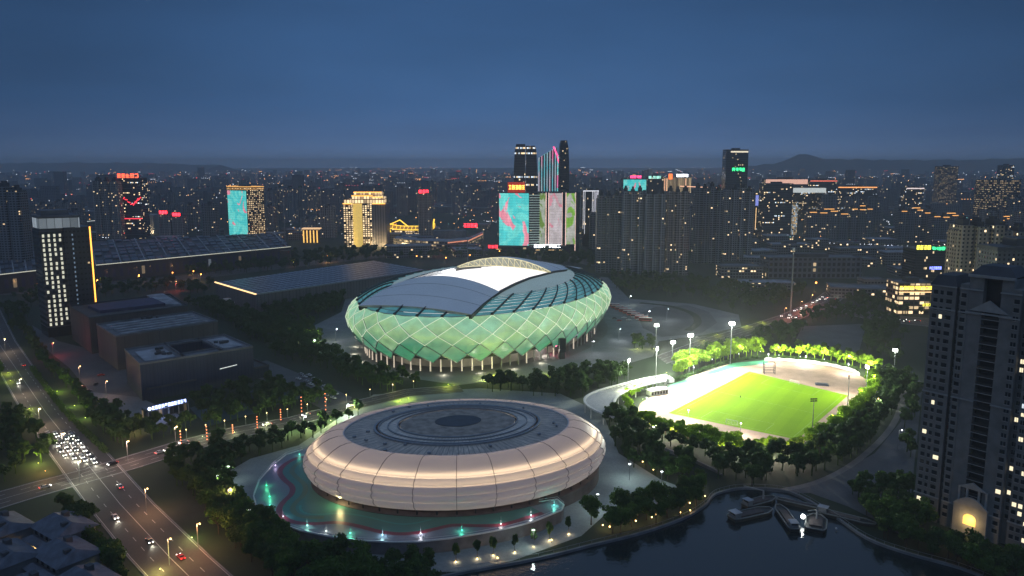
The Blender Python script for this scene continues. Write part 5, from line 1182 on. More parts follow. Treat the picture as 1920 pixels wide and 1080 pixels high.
q = MB(); q.box(xs(952) - X, xs(984) - X, 0, 6, h, h + 16, 0, (X, Y, 0)); q.build('sign_box', mat('sign_back', (.25, .03, .02), .6, emit=(.8, .05, .02), es=.35, noise=(1, .2)), t)
glyphs((xs(954), Y - .2, h + 5), (1, 0), 5, 26, 6.5, seed=8, thick=.24).build('orange_sign', em('orange_sign', (1, .45, .08), 2.2), t)
# tall curved twin-leaf tower
def leaf_tower(px0, px1, yb, yt, lb, m, cut=.14, name='glass_tower', n=2, roofl=True):
    X, Y, w, h = pxb(px0, px1, yb, yt, 30); t = root(name, (X, Y, 0), lb, 'tower'); OCC.append((X, Y, w))
    for k in range(n):
        q = MB(); x0, x1 = X - w / 2 + w * k / n + .6, X - w / 2 + w * (k + 1) / n - .6; d_ = 34
        Z = [0, h * .5, h * .8, h * .93, h * (1 if k % 2 == 0 or n == 1 else .985)]; IN = [0, 0, .04, .10, .22]
        for z0, z1, i0_, i1_ in zip(Z, Z[1:], IN, IN[1:]):
            def rg(z, i): 
                a_ = x0 + (w / n * i if k == 0 else 0); b_ = x1 - (w / n * i if k == n - 1 else 0); return [(a_, Y + d_ * i * .5, z), (b_, Y + d_ * i * .5, z), (b_, Y + d_, z), (a_, Y + d_, z)]
            A, B = rg(z0, i0_), rg(z1, i1_)
            for e in range(4): f = (e + 1) % 4; L2 = math.dist(A[e], A[f]); q.face([A[e], A[f], B[f], B[e]], uv=[(e * 64, z0), (e * 64 + L2, z0), (e * 64 + L2, z1), (e * 64, z1)])
        q.face(B); q.build('glass_shaft', m, t)
    return t, X, Y, w, h
gl = win_mat('tower_glass', (.05, .048, .045), cw=2.2, ch=4.2, wf=.92, hf=.6, lit=.01, es=1.0, litrow=.16, glass=(.035, .04, .05), rough=.35)
leaf_tower(962, 1008, 470, 270, 'tall dark glass twin tower with rounded shoulders behind the LED screens', gl)
leaf_tower(1045, 1067, 468, 263, 'slim dark tower, tallest on the skyline beside the striped tower', win_mat('dark_tower', (.035, .042, .055), cw=2.5, ch=3.8, wf=.7, hf=.5, lit=.05, es=.9), n=1)
X, Y, w, h = pxb(1009, 1053, 466, 275, 30); t = root('striped_tower', (X, Y, 0), 'tower with a sloping top and vertical stripes of pink and turquoise light', 'tower'); OCC.append((X, Y, w))
def stripe_mat():
    m = mat('striped_light', (.03, .03, .04), .4); b = NB(m); u, v = b.uv()
    fu = b.math('FRACT', b.math('DIVIDE', u, 4.5)); ln = b.math('LESS_THAN', fu, .34); n = b.noise(b.comb(b.math('FLOOR', b.math('DIVIDE', u, 4.5)), b.math('MULTIPLY', v, .012)), 1.3, 2)
    c = b.ramp(b.math('ADD', n, b.math('MULTIPLY', b.math('DIVIDE', v, 180.0), .08)), [(.35, (.55, .6, .65)), (.5, (.1, .5, .6)), (.62, (.6, .5, .6)), (.75, (.9, .15, .4))])
    b.set('Emission Color', c); b.set('Emission Strength', b.math('MULTIPLY_ADD', ln, .75, .03)); m.cycles.emission_sampling = 'NONE'; return m
q = MB(); hl = ZAT(X, Y, 296); x0, x1 = X - w / 2, X + w / 2 - 9
q.face([(x0, Y, 0), (x1, Y, 0), (x1, Y, h), (x0, Y, hl)], uv=[(0, 0), (w - 9, 0), (w - 9, h), (0, hl)]); q.face([(x0, Y + 30, 0), (x0, Y, 0), (x0, Y, hl), (x0, Y + 30, hl)], uv=[(0, 0), (30, 0), (30, hl), (0, hl)]); q.face([(x0, Y, hl), (x1, Y, h), (x1, Y + 30, h), (x0, Y + 30, hl)]); q.face([(x1, Y + 30, 0), (x0, Y + 30, 0), (x0, Y + 30, hl), (x1, Y + 30, h)]); q.build('striped_facade', stripe_mat(), t)
q = MB(); x2 = X + w / 2; hh = ZAT(X, Y, 293)
q.prism([(x1, Y - 3), (x2, Y - 3), (x2, Y + 30), (x1, Y + 30)], 0, hh); q.build('side_shaft', M['glassd'], t)
q = MB(); q.face([(x1, Y - 3.3, 20), (x2, Y - 3.3, 20), (x2, Y - 3.3, hh), (x1, Y - 3.3, hh)], uv=[(0, 0), (10, 0), (10, 140), (0, 140)]); q.build('led_screen', led_mat('led_turq', 4.0, bgc=((.03, .5, .55), (.25, .7, .7)), fg=((.9, .1, .3), (.8, .3, .6)), cut=.55, es=.8), t)
q = MB(); q.bar((x1 + 1, Y - 3.5, hh), (x1 - 6, Y - 1, h), 2.2, 2.2); q.bar((x1, Y - 3.8, hh), (x1 + 5, Y - 3.8, hh - 20), 1.6); q.build('pink_outline', M['ePink'], t)
# strip-lit tower right of the cluster
X, Y, w, h = pxb(1092, 1121, 462, 358, 25); t = bld('commercial_tower', 'dark tower with hanging white light strips right of the LED screens', 'tower', rect(X, Y, w, 30), h, WD['offg'])
q = MB()
for f, z0 in ((.02, 30), (.12, 22), (.60, 24), (.70, 8), (.95, 60)): q.bar((X - w / 2 + w * f, Y - .6, z0), (X - w / 2 + w * f, Y - .6, h), 1.1, .6)
q.bar((X - w / 2, Y - .6, h), (X + w / 2, Y - .6, h), 1.6, 1.6); q.build('light_strip', em('strip_white', (.8, .8, .85), .9), t)
q = MB(); q.face([(X + w * .25, Y - .5, 14), (X + w * .48, Y - .5, 14), (X + w * .48, Y - .5, h - 2), (X + w * .25, Y - .5, h - 2)], uv=[(0, 0), (8, 0), (8, 80), (0, 80)]); q.build('led_screen', led_mat('led_pale', 6.0, bgc=((.4, .45, .6), (.6, .6, .7)), fg=((.8, .15, .3), (.6, .5, .6)), es=.55), t)
# turquoise billboard building, hotel with orange top, slim tower
X, Y, w, h = pxb(1167, 1210, 420, 334, 30); t = bld('commercial_block', 'block topped by a turquoise LED billboard and a red sign', 'office block', rect(X, Y, w, 40), h - 2, WD['off'])
fp = rect(X, Y, w, 40); screen(t, fp, 0, h - 30, h - 3, led_mat('led_bill', 8.0, es=.85, cut=.58)); glyphs((X - w * .2, Y - .5, h), (1, 0), 6, w * .5, 6, seed=12, thick=.25).build('red_sign', M['ePink'], t)
X, Y, w, h = pxb(1212, 1242, 420, 330, 30); t = bld('commercial_block', 'dark block with a line of small pale green letters along its top edge', 'office block', rect(X, Y, w, 30), h - 2, WD['offg']); glyphs((X - w * .45, Y - .6, h - 6), (1, 0), 8, w * .8, 6, seed=13).build('green_sign', em('pale_green', (.5, .9, .75), .9), t)
X, Y, w, h = pxb(1243, 1293, 420, 333, 30); t = bld('hotel_block', 'hotel block with warm floodlit columns and an orange and white roof sign', 'hotel', rect(X, Y, w, 36), h, win_mat('warm_columns', (.2, .13, .08), cw=3.2, ch=60, wf=.45, hf=1, lit=1, es=.45, warm=1))
glyphs((X - w * .05, Y - .7, h + 2), (1, 0), 6, w * .45, 6, seed=14).build('white_sign', M['eWhite'], t); q = MB(); q.box(-w * .34, -w * .2, -1, 2, h - 4, h + 9, 0, (X, Y, 0)); q.build('orange_sign', em('orange_sign2', (1, .2, .05), 1.6), t)
q = MB(); 
for f in (-.48, -.40, .3): q.bar((X + w * f, Y - .8, 20), (X + w * f, Y - .8, h - 2), 1.2, .8)
q.bar((X + w * .1, Y - .9, h - 20), (X + w * 1.6, Y - .9, h - 24), 1.2, 1.6); q.build('light_line', em('warm_line2', (1, .5, .3), 1.4), t)
X, Y, w, h = pxb(1356, 1397, 430, 281, 30); t = bld('office_tower', 'tall slim office tower with a lit band at its top and a green sign', 'office tower', rect(X, Y, w, 30), h, win_mat('slim_glass', (.06, .07, .085), cw=2.2, ch=3.8, wf=.8, hf=.6, lit=.03, es=.7, rough=.35))
q = MB(); q.bar((X - w * .3, Y - .5, h - 4), (X + w * .48, Y - .5, h - 4), 1, 3); q.build('top_light', em('top_light', (1, .85, .6), .9), t); glyphs((X - w * .2, Y - .6, ZAT(X, Y, 321)), (1, 0), 4, w * .6, 7, seed=15, thick=.25).build('green_sign', M['eGreen'], t)
# --- apartment tower helper: slab with bays, stepped roof
def apt(px0, px1, yb, yt, lb, m, d=18, group=None, bays=3, gold=False, yaw=0, name='apartment_tower', steps=True, rmat=None):
    X, Y, w, h = pxb(px0, px1, yb, yt, d); ca, sa = math.cos(yaw), math.sin(yaw)
    def R2(x0, x1, y0, y1): return [(X + x * ca - y * sa, Y + x * sa + y * ca) for x, y in ((x0, y0), (x1, y0), (x1, y1), (x0, y1))]
    t = root(name, (X, Y, 0), lb, 'apartment tower', group); OCC.append((X, Y + d / 2, max(w, d) * .6))
    W1 = MB(); W1.prism(R2(-w / 2, w / 2, 2.5, d), 0, h - 6, 0, top=False); bw_ = w / bays
    for k in range(bays):
        c = -w / 2 + bw_ * (k + .5); hh = h - (3 if k % 2 else 0) - (2 if k in (0, bays - 1) else 0); W1.prism(R2(c - bw_ * .36, c + bw_ * .36, 0, d + 1.5), 0, hh, 40 * k, top=False)
    W1.build('wall', m, t); R_1 = MB(); R_1.face([(*p, h - 6) for p in R2(-w / 2, w / 2, 2.5, d)])
    for k in range(bays):
        c = -w / 2 + bw_ * (k + .5); hh = h - (3 if k % 2 else 0) - (2 if k in (0, bays - 1) else 0); R_1.face([(*p, hh) for p in R2(c - bw_ * .36, c + bw_ * .36, 0, d + 1.5)])
        if steps: R_1.prism(R2(c - bw_ * .2, c + bw_ * .2, 4, d - 3), hh - .1, hh + 4.5 - (k % 2)); R_1.prism(R2(c - bw_ * .1, c + bw_ * .1, 6, d - 5), hh + 3, hh + 7)
    R_1.build('roof', rmat or M['roofdark'], t)
    if gold:
        q = MB()
        for k in range(bays):
            c = -w / 2 + bw_ * (k + .5); hh = h - (3 if k % 2 else 0) - (2 if k in (0, bays - 1) else 0)
            if random.random() < .85: p = R2(c - bw_ * .34, c + bw_ * .34, -.6, 0); q.bar((*p[0], hh), (*p[1], hh), 1, 1.1)
        q.bar((X - w * .12, Y - .4, h + 4), (X + w * .12, Y - .4, h + 4), 1, 1.2); q.build('roof_outline', em('roof_outline', (1, .45, .12), 1.3), t)
    return t
gA = 'dark apartment towers right of the LED screens'
for i, (a, b, yb, yt, bb, m) in enumerate(((1118, 1163, 512, 364, 3, 'apt3'), (1165, 1205, 516, 356, 3, 'apt'), (1207, 1246, 518, 360, 3, 'apt'), (1248, 1290, 516, 356, 3, 'apt2'), (1300, 1352, 494, 350, 4, 'apt3'), (1355, 1409, 490, 352, 4, 'apt'))):
    apt(a, b, yb, yt, ['dark slab of flats, leftmost of the tower row right of the LED screens', 'dark tower of flats with a stepped roof, second from the left in the near row', 'dark tower of flats with scattered lit windows, third from the left in the near row', 'brownish tower of flats at the right end of the near row', 'wide dark tower of flats standing further back right of the near row', 'dark tower of flats below the slim tower with the green sign'][i], WD[m], group=gA, bays=bb)
# pale apartments and others on the right
for i, (a, b, yb, yt, bb) in enumerate(((1512, 1590, 452, 396, 4), (1592, 1634, 452, 390, 3), (1684, 1742, 455, 394, 4), (1745, 1812, 458, 404, 4), (1850, 1912, 458, 410, 4))):
    apt(a, b, yb, yt, 'dark apartment tower with gold lit roof outlines, number %s from the left in the outlined row' % ['one', 'two', 'three', 'four', 'five'][i] if 0 else ['dark flats with gold roof outlines just right of the lime lit facade', 'dark flats with stacked gold and red roof outlines', 'dark flats with the brightest stacked gold roof outline', 'dark flats with short broken gold roof outlines above the green sign', 'dark flats with gold roof outlines at the right edge'][i], WD['apt3'], group='flats with gold roof outlines', bays=bb, gold=True, name='apartment_tower')
def off(a, b, yb, yt, lb, m, d=30, nm='office_tower', cat='office tower', **k): 
    X, Y, w, h = pxb(a, b, yb, yt, d); return bld(nm, lb, cat, rect(X, Y, w, d), h, m, **k), X, Y, w, h
off(1428, 1482, 450, 345, 'dark office tower with two pale vertical lines right of the apartment towers', WD['off'])
t, X, Y, w, h = off(1410, 1428, 440, 362, 'narrow tower with a blue lit panel and glowing vertical strips', WD['offg'], 15); q = MB(); q.bar((X - w * .2, Y - .5, 10), (X - w * .2, Y - .5, h * .65), 1.2, .6); q.bar((X + w * .3, Y - .5, 10), (X + w * .3, Y - .5, h * .65), 1.2, .6); q.build('light_strip', M['eWarmLine'], t); q = MB(); q.box(-w * .3, w * .2, -.6, -.1, h * .7, h * .95, 0, (X, Y, 0)); q.build('blue_panel', em('blue_panel', (.3, .35, .9), .7), t)
t, X, Y, w, h = off(1482, 1494, 440, 378, 'slim tower with a lime green lit window grid', win_mat('lime_grid', (.1, .12, .08), cw=2.5, ch=3, wf=.7, hf=.6, lit=.9, es=.7, warm=.5), 15)
for (x0, x1, y0, y1, lb, c, s) in ((1432, 1510, 336, 352, 'long block with a salmon lit roof band and a blue panel far on the right', (1, .55, .4), .7), (1483, 1545, 352, 372, 'pale lit rooftop box of a far office right of the centre', (.75, .8, .75), .6), (1568, 1640, 350, 356, 'long far building with an orange lit roof edge', (1, .4, .12), 1.3), (1515, 1565, 338, 350, 'far block with two pink red lines of light', (1, .2, .12), .9), (1695, 1728, 352, 362, 'far building with a bright white and red lit front', (1, .8, .75), .9)):
    X, Y, w, h = pxb(x0, x1, 415, y0, 30); t = bld('office_block', lb, 'office block', rect(X, Y, w, 30), h, WD['off']); q = MB(); z = ZAT(X, Y, y1); q.box(-w / 2, w / 2, -.8, -.05, max(z, h - 12) if y1 - y0 > 12 else h - 3, h - .5, 0, (X, Y, 0)); q.build('light_band', em('band', c, s), t)
off(1756, 1790, 400, 312, 'tall beige lit tower standing alone on the far right skyline', win_mat('far_beige', (.14, .12, .1), cw=3.4, ch=3.5, wf=.5, hf=.45, lit=.35, es=.35, warm=.9), 30)
off(1842, 1905, 440, 338, 'broad brown hotel tower with warm window rows at the far right', win_mat('hotel_rows', (.14, .10, .085), cw=3.2, ch=4.2, wf=.75, hf=.4, lit=.45, es=.35, warm=1, bandv=4.2), 40)
off(1872, 1894, 400, 310, 'dark tower with a thin lit top line behind the brown hotel', WD['off'], 25)
# white office with long lower wing, right of centre
t, X, Y, w, h = off(1446, 1520, 482, 458, 'small pale office block with a flat roof behind the forecourt trees', WD['low'], 25, nm='office_block', cat='office block', roof=M['roofpale'])
t, X, Y, w, h = off(1440, 1615, 522, 484, 'long pale low building with arched windows right of the dark apartment towers', win_mat('arch_wall', (.15, .16, .19), cw=6, ch=7, wf=.6, hf=.6, lit=.05, es=.5), 35, nm='school_building', cat='building', roof=M['roofgrey'])
off(1352, 1430, 522, 500, 'low grey hall with a plain flat roof between trees', WD['low'], 30, nm='hall', cat='hall', plant=False); off(1620, 1660, 545, 525, 'small pale building with a ribbed front beside the trees at the right', WD['low'], 20, nm='house', cat='building', plant=False)
# sign building
t, X, Y, w, h = off(1712, 1782, 535, 468, 'dark block with a yellow and green roof sign and a violet wall sign', WD['offg'], 30, nm='office_block', cat='office block')
glyphs((X - w * .48, Y - .6, h + .5), (1, 0), 4, w * .38, 4.4, seed=21, thick=.3).build('yellow_sign', M['eYellow'], t); glyphs((X - w * .08, Y - .6, h - .3), (1, -.02), 7, w * .62, 3.6, seed=22, thick=.3).build('green_sign', M['eGreen'], t)
glyphs((X - w * .1, Y - .6, h * .45), (1, 0), 6, w * .32, 3.4, seed=23).build('violet_sign', M['eBlue'], t); glyphs((X + w * .32, Y - .6, h * .55), (1, 0), 3, w * .14, 3, seed=24).build('white_sign', M['eWhite'], t)
t, X, Y, w, h = off(1682, 1748, 590, 531, 'low shop building with gold signs and warm lit windows by the east road', WD['shop'], 25, nm='shop_building', cat='shop')
q = MB(); q.bar((X - w / 2, Y - .6, h * .72), (X + w / 2, Y - .6, h * .72), .5, .7); q.build('light_line', M['eWarmLine'], t); glyphs((X - w * .48, Y - .7, h * .8), (1, 0), 9, w * .92, 3.4, seed=25).build('gold_sign', em('gold_sign', (1, .75, .1), 1.6), t)
glyphs((X + w * .2, Y - .7, h * .28), (1, 0), 3, w * .26, 2.4, seed=26).build('yellow_sign', M['eYellow'], t)
# far-left towers
t = apt(-40, 50, 520, 350, 'large grey apartment tower cut by the left edge of the view', WD['apt3'], bays=4); t = apt(180, 228, 455, 337, 'grey office slab with a dotted light line on top, left of the red sign', WD['apt2'], bays=3)
t, X, Y, w, h = off(230, 270, 452, 334, 'office tower with a glowing red roof sign and red light wave on its front', WD['off'], 30)
glyphs((X - w * .5, Y - .6, h + 1), (1, 0), 5, w * 1.0, 7, seed=31, thick=.28).build('red_sign', em('red_orange', (1, .12, .05), 2), t); q = MB()
for k in range(8): q.bar((X - w / 2 + w * k / 8, Y - .5, h * (.62 + .05 * math.sin(k))), (X - w / 2 + w * (k + 1) / 8, Y - .5, h * (.62 + .05 * math.sin(k + 1) + .03)), .5, .8)
q.bar((X - w / 2, Y - .5, h * .36), (X + w / 2, Y - .5, h * .36), .5, .8); q.build('red_line', M['eRed'], t)
t, X, Y, w, h = off(250, 290, 438, 403, 'small white floodlit block with uplit columns near the left', win_mat('white_columns', (.45, .42, .38), cw=4.5, ch=80, wf=.25, hf=1, lit=0, glass=(.15, .14, .13)), 25, nm='office_block', cat='office block', roof=M['white'])
for k in range(5): lamp('wall_wash', 'POINT', (X - w / 2 + w * (k + .5) / 5, Y - 5, 3), 2500, (1, .8, .5), t, radius=.8)
for (x0, x1, yt, lb, sd) in ((300, 322, 401, 'block of flats with a small red roof sign left of the LED tower', 41), (325, 345, 405, 'second block with a small red roof sign left of the LED tower', 42), (785, 810, 362, 'tower of flats with a red sign on top right of the golden hotel', 43)):
    t, X, Y, w, h = off(x0, x1, 450, yt, lb, WD['apt2'], 20); glyphs((X - w * .4, Y - .6, h + .5), (1, 0), 3, w * .75, 5, seed=sd, thick=.3).build('red_sign', M['eRed'], t)
t, X, Y, w, h = off(165, 240, 430, 416, 'low white curved arena roof behind the left office tower', WD['low'], 60, nm='arena', cat='arena', roof=M['roofpale']); q = MB()
for k in range(6): a = -w / 2 + w * k / 6; q.bar((X + a, Y - 1, h + 1 + 3 * math.sin(k * .6)), (X + a + w / 6, Y - 1, h + 1 + 3 * math.sin((k + 1) * .6)), .8, .8)
q.build('roof_light', M['ePale'], t)
# --- filler city: apartment blocks in estates
def free(x, y, r): return all((x - a) ** 2 + (y - b) ** 2 > (r + c) ** 2 for a, b, c in OCC)
def vis_block(x, y, r): 
    return False
EST = []; NT = 0; proto = {}
for wv in ('apt', 'apt2', 'apt3', 'off', 'low'):
    for k in range(2):
        q = MB(); w, d, h = 1.0, 1.0, 1.0
def region(px_):
    return 'at the far left' if px_ < 250 else 'left of the golden hotel' if px_ < 640 else 'between the golden hotel and the LED screens' if px_ < 940 else 'behind the LED screens' if px_ < 1150 else 'behind the dark apartment towers' if px_ < 1420 else 'beyond the forecourt on the right' if px_ < 1680 else 'at the far right'
for tries in range(4000):
    if NT >= 230: break
    d0 = random.choice([random.uniform(1000, 1700), random.uniform(1500, 3000)]); ang = random.uniform(-.62, .62); x, y = d0 * math.sin(ang), d0 * math.cos(ang)
    if d0 < 1250 and -.42 < ang < .25: continue
    if d0 < 1480 and ang >= .25: continue
    if ang < -.2 and d0 < 1500: continue
    yaw = random.choice([.1, -.15, .25, 0]); n1, n2 = random.randint(2, 4), random.randint(1, 3); hh = random.choice([30, 52, 58, 66, 75, 82, 60]) ; wv = random.choice(['apt', 'apt2', 'apt3', 'apt', 'apt3']); sp1, sp2 = random.uniform(42, 55), 60
    hh = min(hh, 84)
    for i in range(n1):
        for j in range(n2):
            u, v = (i - n1 / 2) * sp1, j * sp2; X = x + u * math.cos(yaw) - v * math.sin(yaw); Y = y + u * math.sin(yaw) + v * math.cos(yaw)
            if not free(X, Y, 26) or NT >= 230: continue
            F_ = Y * math.cos(PIT) + 22; px_ = 960 + FPX * X / F_
            if px_ < -60 or px_ > 1980 or any(a < px_ < b and Y < c for a, b, c in ((160, 355, 1650), (405, 605, 1650), (625, 920, 1620), (1420, 1820, 1520))): continue
            h_ = hh + random.uniform(-4, 4); w = random.uniform(26, 34)
            t = root('apartment_block', (X, Y, 0), 'dim grey apartment block ' + WHERE(X, Y), 'apartment block', 'apartment blocks of the dim city')
            W1 = MB(); ca, sa = math.cos(yaw), math.sin(yaw)
            R3 = lambda x0, x1, y0, y1: [(X + a * ca - b * sa, Y + a * sa + b * ca) for a, b in ((x0, y0), (x1, y0), (x1, y1), (x0, y1))]
            W1.prism(R3(-w / 2, w / 2, 2, 15), 0, h_ - 3, top=False); W1.prism(R3(-w * .42, -w * .12, 0, 17), 0, h_, 33, top=False); W1.prism(R3(w * .12, w * .42, 0, 17), 0, h_, 77, top=False); W1.build('wall', WD[wv], t)
            R4 = MB(); R4.face([(*p, h_ - 3) for p in R3(-w / 2, w / 2, 2, 15)]); R4.face([(*p, h_) for p in R3(-w * .42, -w * .12, 0, 17)]); R4.face([(*p, h_) for p in R3(w * .12, w * .42, 0, 17)]); R4.prism(R3(-w * .1, w * .1, 4, 12), h_ - 3, h_ + 4); R4.build('roof', M['roofdark'], t)
            OCC.append((X, Y, 18)); NT += 1
print('BLOCKS', NT)
# low-rise mid city: individuals
NLR = 0
for tries in range(3000):
    if NLR >= 60: break
    d0 = random.uniform(880, 1700); ang = random.uniform(-.62, .62); X, Y = d0 * math.sin(ang), d0 * math.cos(ang)
    if d0 < 1180 and ang < .3: continue
    w, d, h = random.uniform(30, 80), random.uniform(20, 40), random.uniform(8, 20)
    if not free(X, Y, max(w, d) * .6): continue
    F_ = Y * math.cos(PIT) + 22; px_ = 960 + FPX * X / F_
    bld('low_building', 'low flat roofed building ' + WHERE(X, Y), 'building', rect(X, Y, w, d, random.uniform(-.3, .3)), h, WD['low'], roof=random.choice([M['roofpale'], M['roofgrey']]), plant=False, group='low buildings of the dim city'); NLR += 1
# far city beyond: one mass
q = MB(); q2 = MB()
FARB = []
for k in range(3200):
    d0 = 2300 + 7500 * random.random() ** 1.4; ang = random.uniform(-.66, .66); X, Y = d0 * math.sin(ang), d0 * math.cos(ang); tall = random.random() < .45
    if not free(X, Y, 30): continue
    w, d, h = (random.uniform(25, 45), 20, random.uniform(35, 85) if random.random() < .97 else random.uniform(90, 125)) if tall else (random.uniform(40, 140), random.uniform(30, 60), random.uniform(8, 22))
    FARB.append((X, Y, w, h)); (q if tall else q2).prism(rect(X, Y, w, d, random.uniform(-.4, .4)), 0, h, uvoff=k * 32)
tag(q.build('far_city', WD['far']), 'mass of far city towers fading into the blue haze', 'city', kind='stuff'); tag(q2.build('far_city', WD['far']), 'low far city blocks fading into the blue haze', 'city', kind='stuff')
# ------------------------------------------------------------------ front right apartment tower
P0 = Vector((162.0, 301.0)); AX = Vector((.604, -.797)); NX = Vector((-.797, -.604))
HT = ZAT(P0.x, P0.y, 533); FH = 3.1
t = root('apartment_tower', (P0.x + 12, P0.y - 12, 0), 'grey stone apartment tower filling the right edge, with an arched warm lit entrance', 'apartment tower', None)
stone = mat('stone_wall', (.23, .225, .215), .85, noise=(.25, .25)); stone2 = mat('stone_trim', (.36, .36, .35), .8, noise=(.4, .2))
def T(s, o, z): p = P0 + AX * s + NX * o; return (p.x, p.y, z)
def tb(mb, s0, s1, o0, o1, z0, z1):
    P = [T(s, o, z) for z in (z0, z1) for s, o in ((s0, o0), (s1, o0), (s1, o1), (s0, o1))]
    for q in ((3, 2, 1, 0), (4, 5, 6, 7), (0, 1, 5, 4), (1, 2, 6, 5), (2, 3, 7, 6), (3, 0, 4, 7)): mb.face([P[i] for i in q])
SEC = [(0, 9.2, 0, HT), (9.2, 10.6, -2.2, HT - 1), (10.6, 13.6, .2, HT + 1.5), (13.6, 18.6, 0, HT + 5), (24.6, 28.6, 0, HT + 5), (28.6, 31.4, .2, HT + 1.5), (31.4, 34, -2.2, HT - 1), (34, 41.5, 0, HT), (41.5, 56, -1.5, HT - 3)]
for s0, s1, o, h in SEC:
    q = MB(); tb(q, s0, s1, o - 15, o, 0, h); q.build('wall', stone, t)
q = MB(); tb(q, 18.6, 24.6, -15, -2.6, 0, HT + 5); q.build('balcony_recess', M['dark'], t)
nfl = int(HT // FH) - 1
q = MB(); q3 = MB()
for f in range(4, nfl):
    z = f * FH; tb(q, 18.65, 24.55, -2.6, .1, z - .22, z); tb(q3, 18.65, 24.55, -.05, .05, z, z + .95)
q.build('balcony_slabs', stone2, t); q3.build('balcony_rails', M['dark'], t)
q = MB()
for z in (3.2 * FH, HT * .55, HT - 3 * FH, HT - .4):
    tb(q, -.3, 9.4, -.1, .45, z, z + .5); tb(q, 10.4, 18.7, .1, .6, z, z + .5); tb(q, 24.5, 31.6, .1, .6, z, z + .5); tb(q, 33.8, 41.8, -.1, .45, z, z + .5)
tb(q, 13.2, 29, -.2, .9, HT + 4.6, HT + 5.6); tb(q, 13.2, 29, 0, .8, HT - 9, HT - 8.4); q.build('cornice', stone2, t)
# pediment near the top and over the entrance
def pediment(s0, s1, z0, z1, o, arc=False, name='pediment'):
    q = MB(); n = 12 if arc else 2; pts = [(s0, z0)] + [((s0 + (s1 - s0) * k / n), z0 + (z1 - z0) * (math.sin(math.pi * k / n) if arc else 1 - abs(2 * k / n - 1))) for k in range(1, n)] + [(s1, z0)]
    q.face([T(s, o, z) for s, z in pts][::-1]); q.face([T(s, o - .8, z) for s, z in pts])
    for a, b in zip(pts, pts[1:] + pts[:1]): q.face([T(a[0], o - .8, a[1]), T(a[0], o, a[1]), T(b[0], o, b[1]), T(b[0], o - .8, b[1])])
    return q.build(name, stone2, t, tri=False)
pediment(14.6, 27.6, HT - 7.8, HT - 3.5, .9); pediment(15.2, 27.8, 11.5, 15.2, 1.8, True); pediment(16.4, 26.6, 18.4, 21.0, 1.3)
q = MB(); tb(q, 15.5, 27.5, 0, 1.4, 0, 11.4)
q.build('entrance_porch', stone2, t)
for s in (16.6, 19.4, 23.6, 26.2): q = MB(); tb(q, s, s + .7, .2, 1.2, 12, 18.4); q.build('pilaster', stone2, t)
q = MB(); n = 10; pts = [(19.3, 4.2)] + [(21.6 - 2.3 * math.cos(math.pi * k / n), 6.8 + 1.8 * math.sin(math.pi * k / n)) for k in range(n + 1)] + [(23.9, 4.2)]
q.face([T(s, 1.46, z) for s, z in pts][::-1]); q.build('arched_entrance', em('warm_entrance', (1, .58, .16), .7), t)
X, Y, Z = T(21.6, 4, 6); lamp('entrance_glow', 'POINT', (X, Y, Z), 900, (1, .65, .25), t, radius=.5)
# windows
mt = {'d': M['glassd'], 'w': em('win_warm', (1, .85, .55), 1.0), 'c': em('win_cool', (.75, .85, .9), .8)}
wins = []
for f in range(1, nfl + 1):
    z = f * FH + .2
    if f == 4: z += .2
    for s, w in ((1.0, 1.5), (3.5, 1.1), (5.8, 2.0)): wins.append((s, w, z, .0))
    wins.append((11.2, 1.7, z, .2)); wins.append((29.1, 1.7, z, .2))
    for s, w in ((34.8, 1.4), (36.9, 1.3), (39.1, 1.5)): wins.append((s, w, z, .0))
    if f > 2: wins.append((9.4, 1.0, z, -2.2)); wins.append((32.1, 1.3, z, -2.2))
    for s, w in ((43, 1.6), (46, 1.6)): wins.append((s, w, z, -1.5))
wins.sort(key=lambda w: math.hypot(*T(w[0], 0, 0)[:2]) + abs(w[2] - 60) * .3)
fm = MB(); restd = MB()
protos = {}
for k_, mm_ in mt.items():
    for wv in (1.0, 1.1, 1.3, 1.4, 1.5, 1.6, 1.7, 2.0):
        pass
random.seed(5); kk = 0; restl = MB()
for s, w, z, o in wins:
    r = random.random(); rightish = s > 33
    st = 'w' if r < (.10 if rightish else .022) else 'c' if r < (.20 if rightish else .04) else 'd'
    if o < 0 and r < .10: st = 'w'
    if kk < 100 and (s < 41):
        q = MB(); tb(q, s, s + w, o, o + .06, z + .7, z + 2.25); wo_ = q.build('window', mt[st], t); q = MB(); tb(q, s - .15, s + w + .15, o, o + .25, z + .5, z + .68); tb(q, s + w / 2 - .05, s + w / 2 + .05, o, o + .1, z + .7, z + 2.25); q.build('sill', stone2, wo_); kk += 1
    else: tb({'d': restd, 'w': restl, 'c': restl}[st], s, s + w, o, o + .06, z + .7, z + 2.25); tb(fm, s - .15, s + w + .15, o, o + .25, z + .5, z + .68)
tag(restd.build('windows', M['glassd'], t), kind='stuff'); tag(restl.build('lit_windows', mt['w'], t), kind='stuff'); tag(fm.build('sills', stone2, t), kind='stuff')
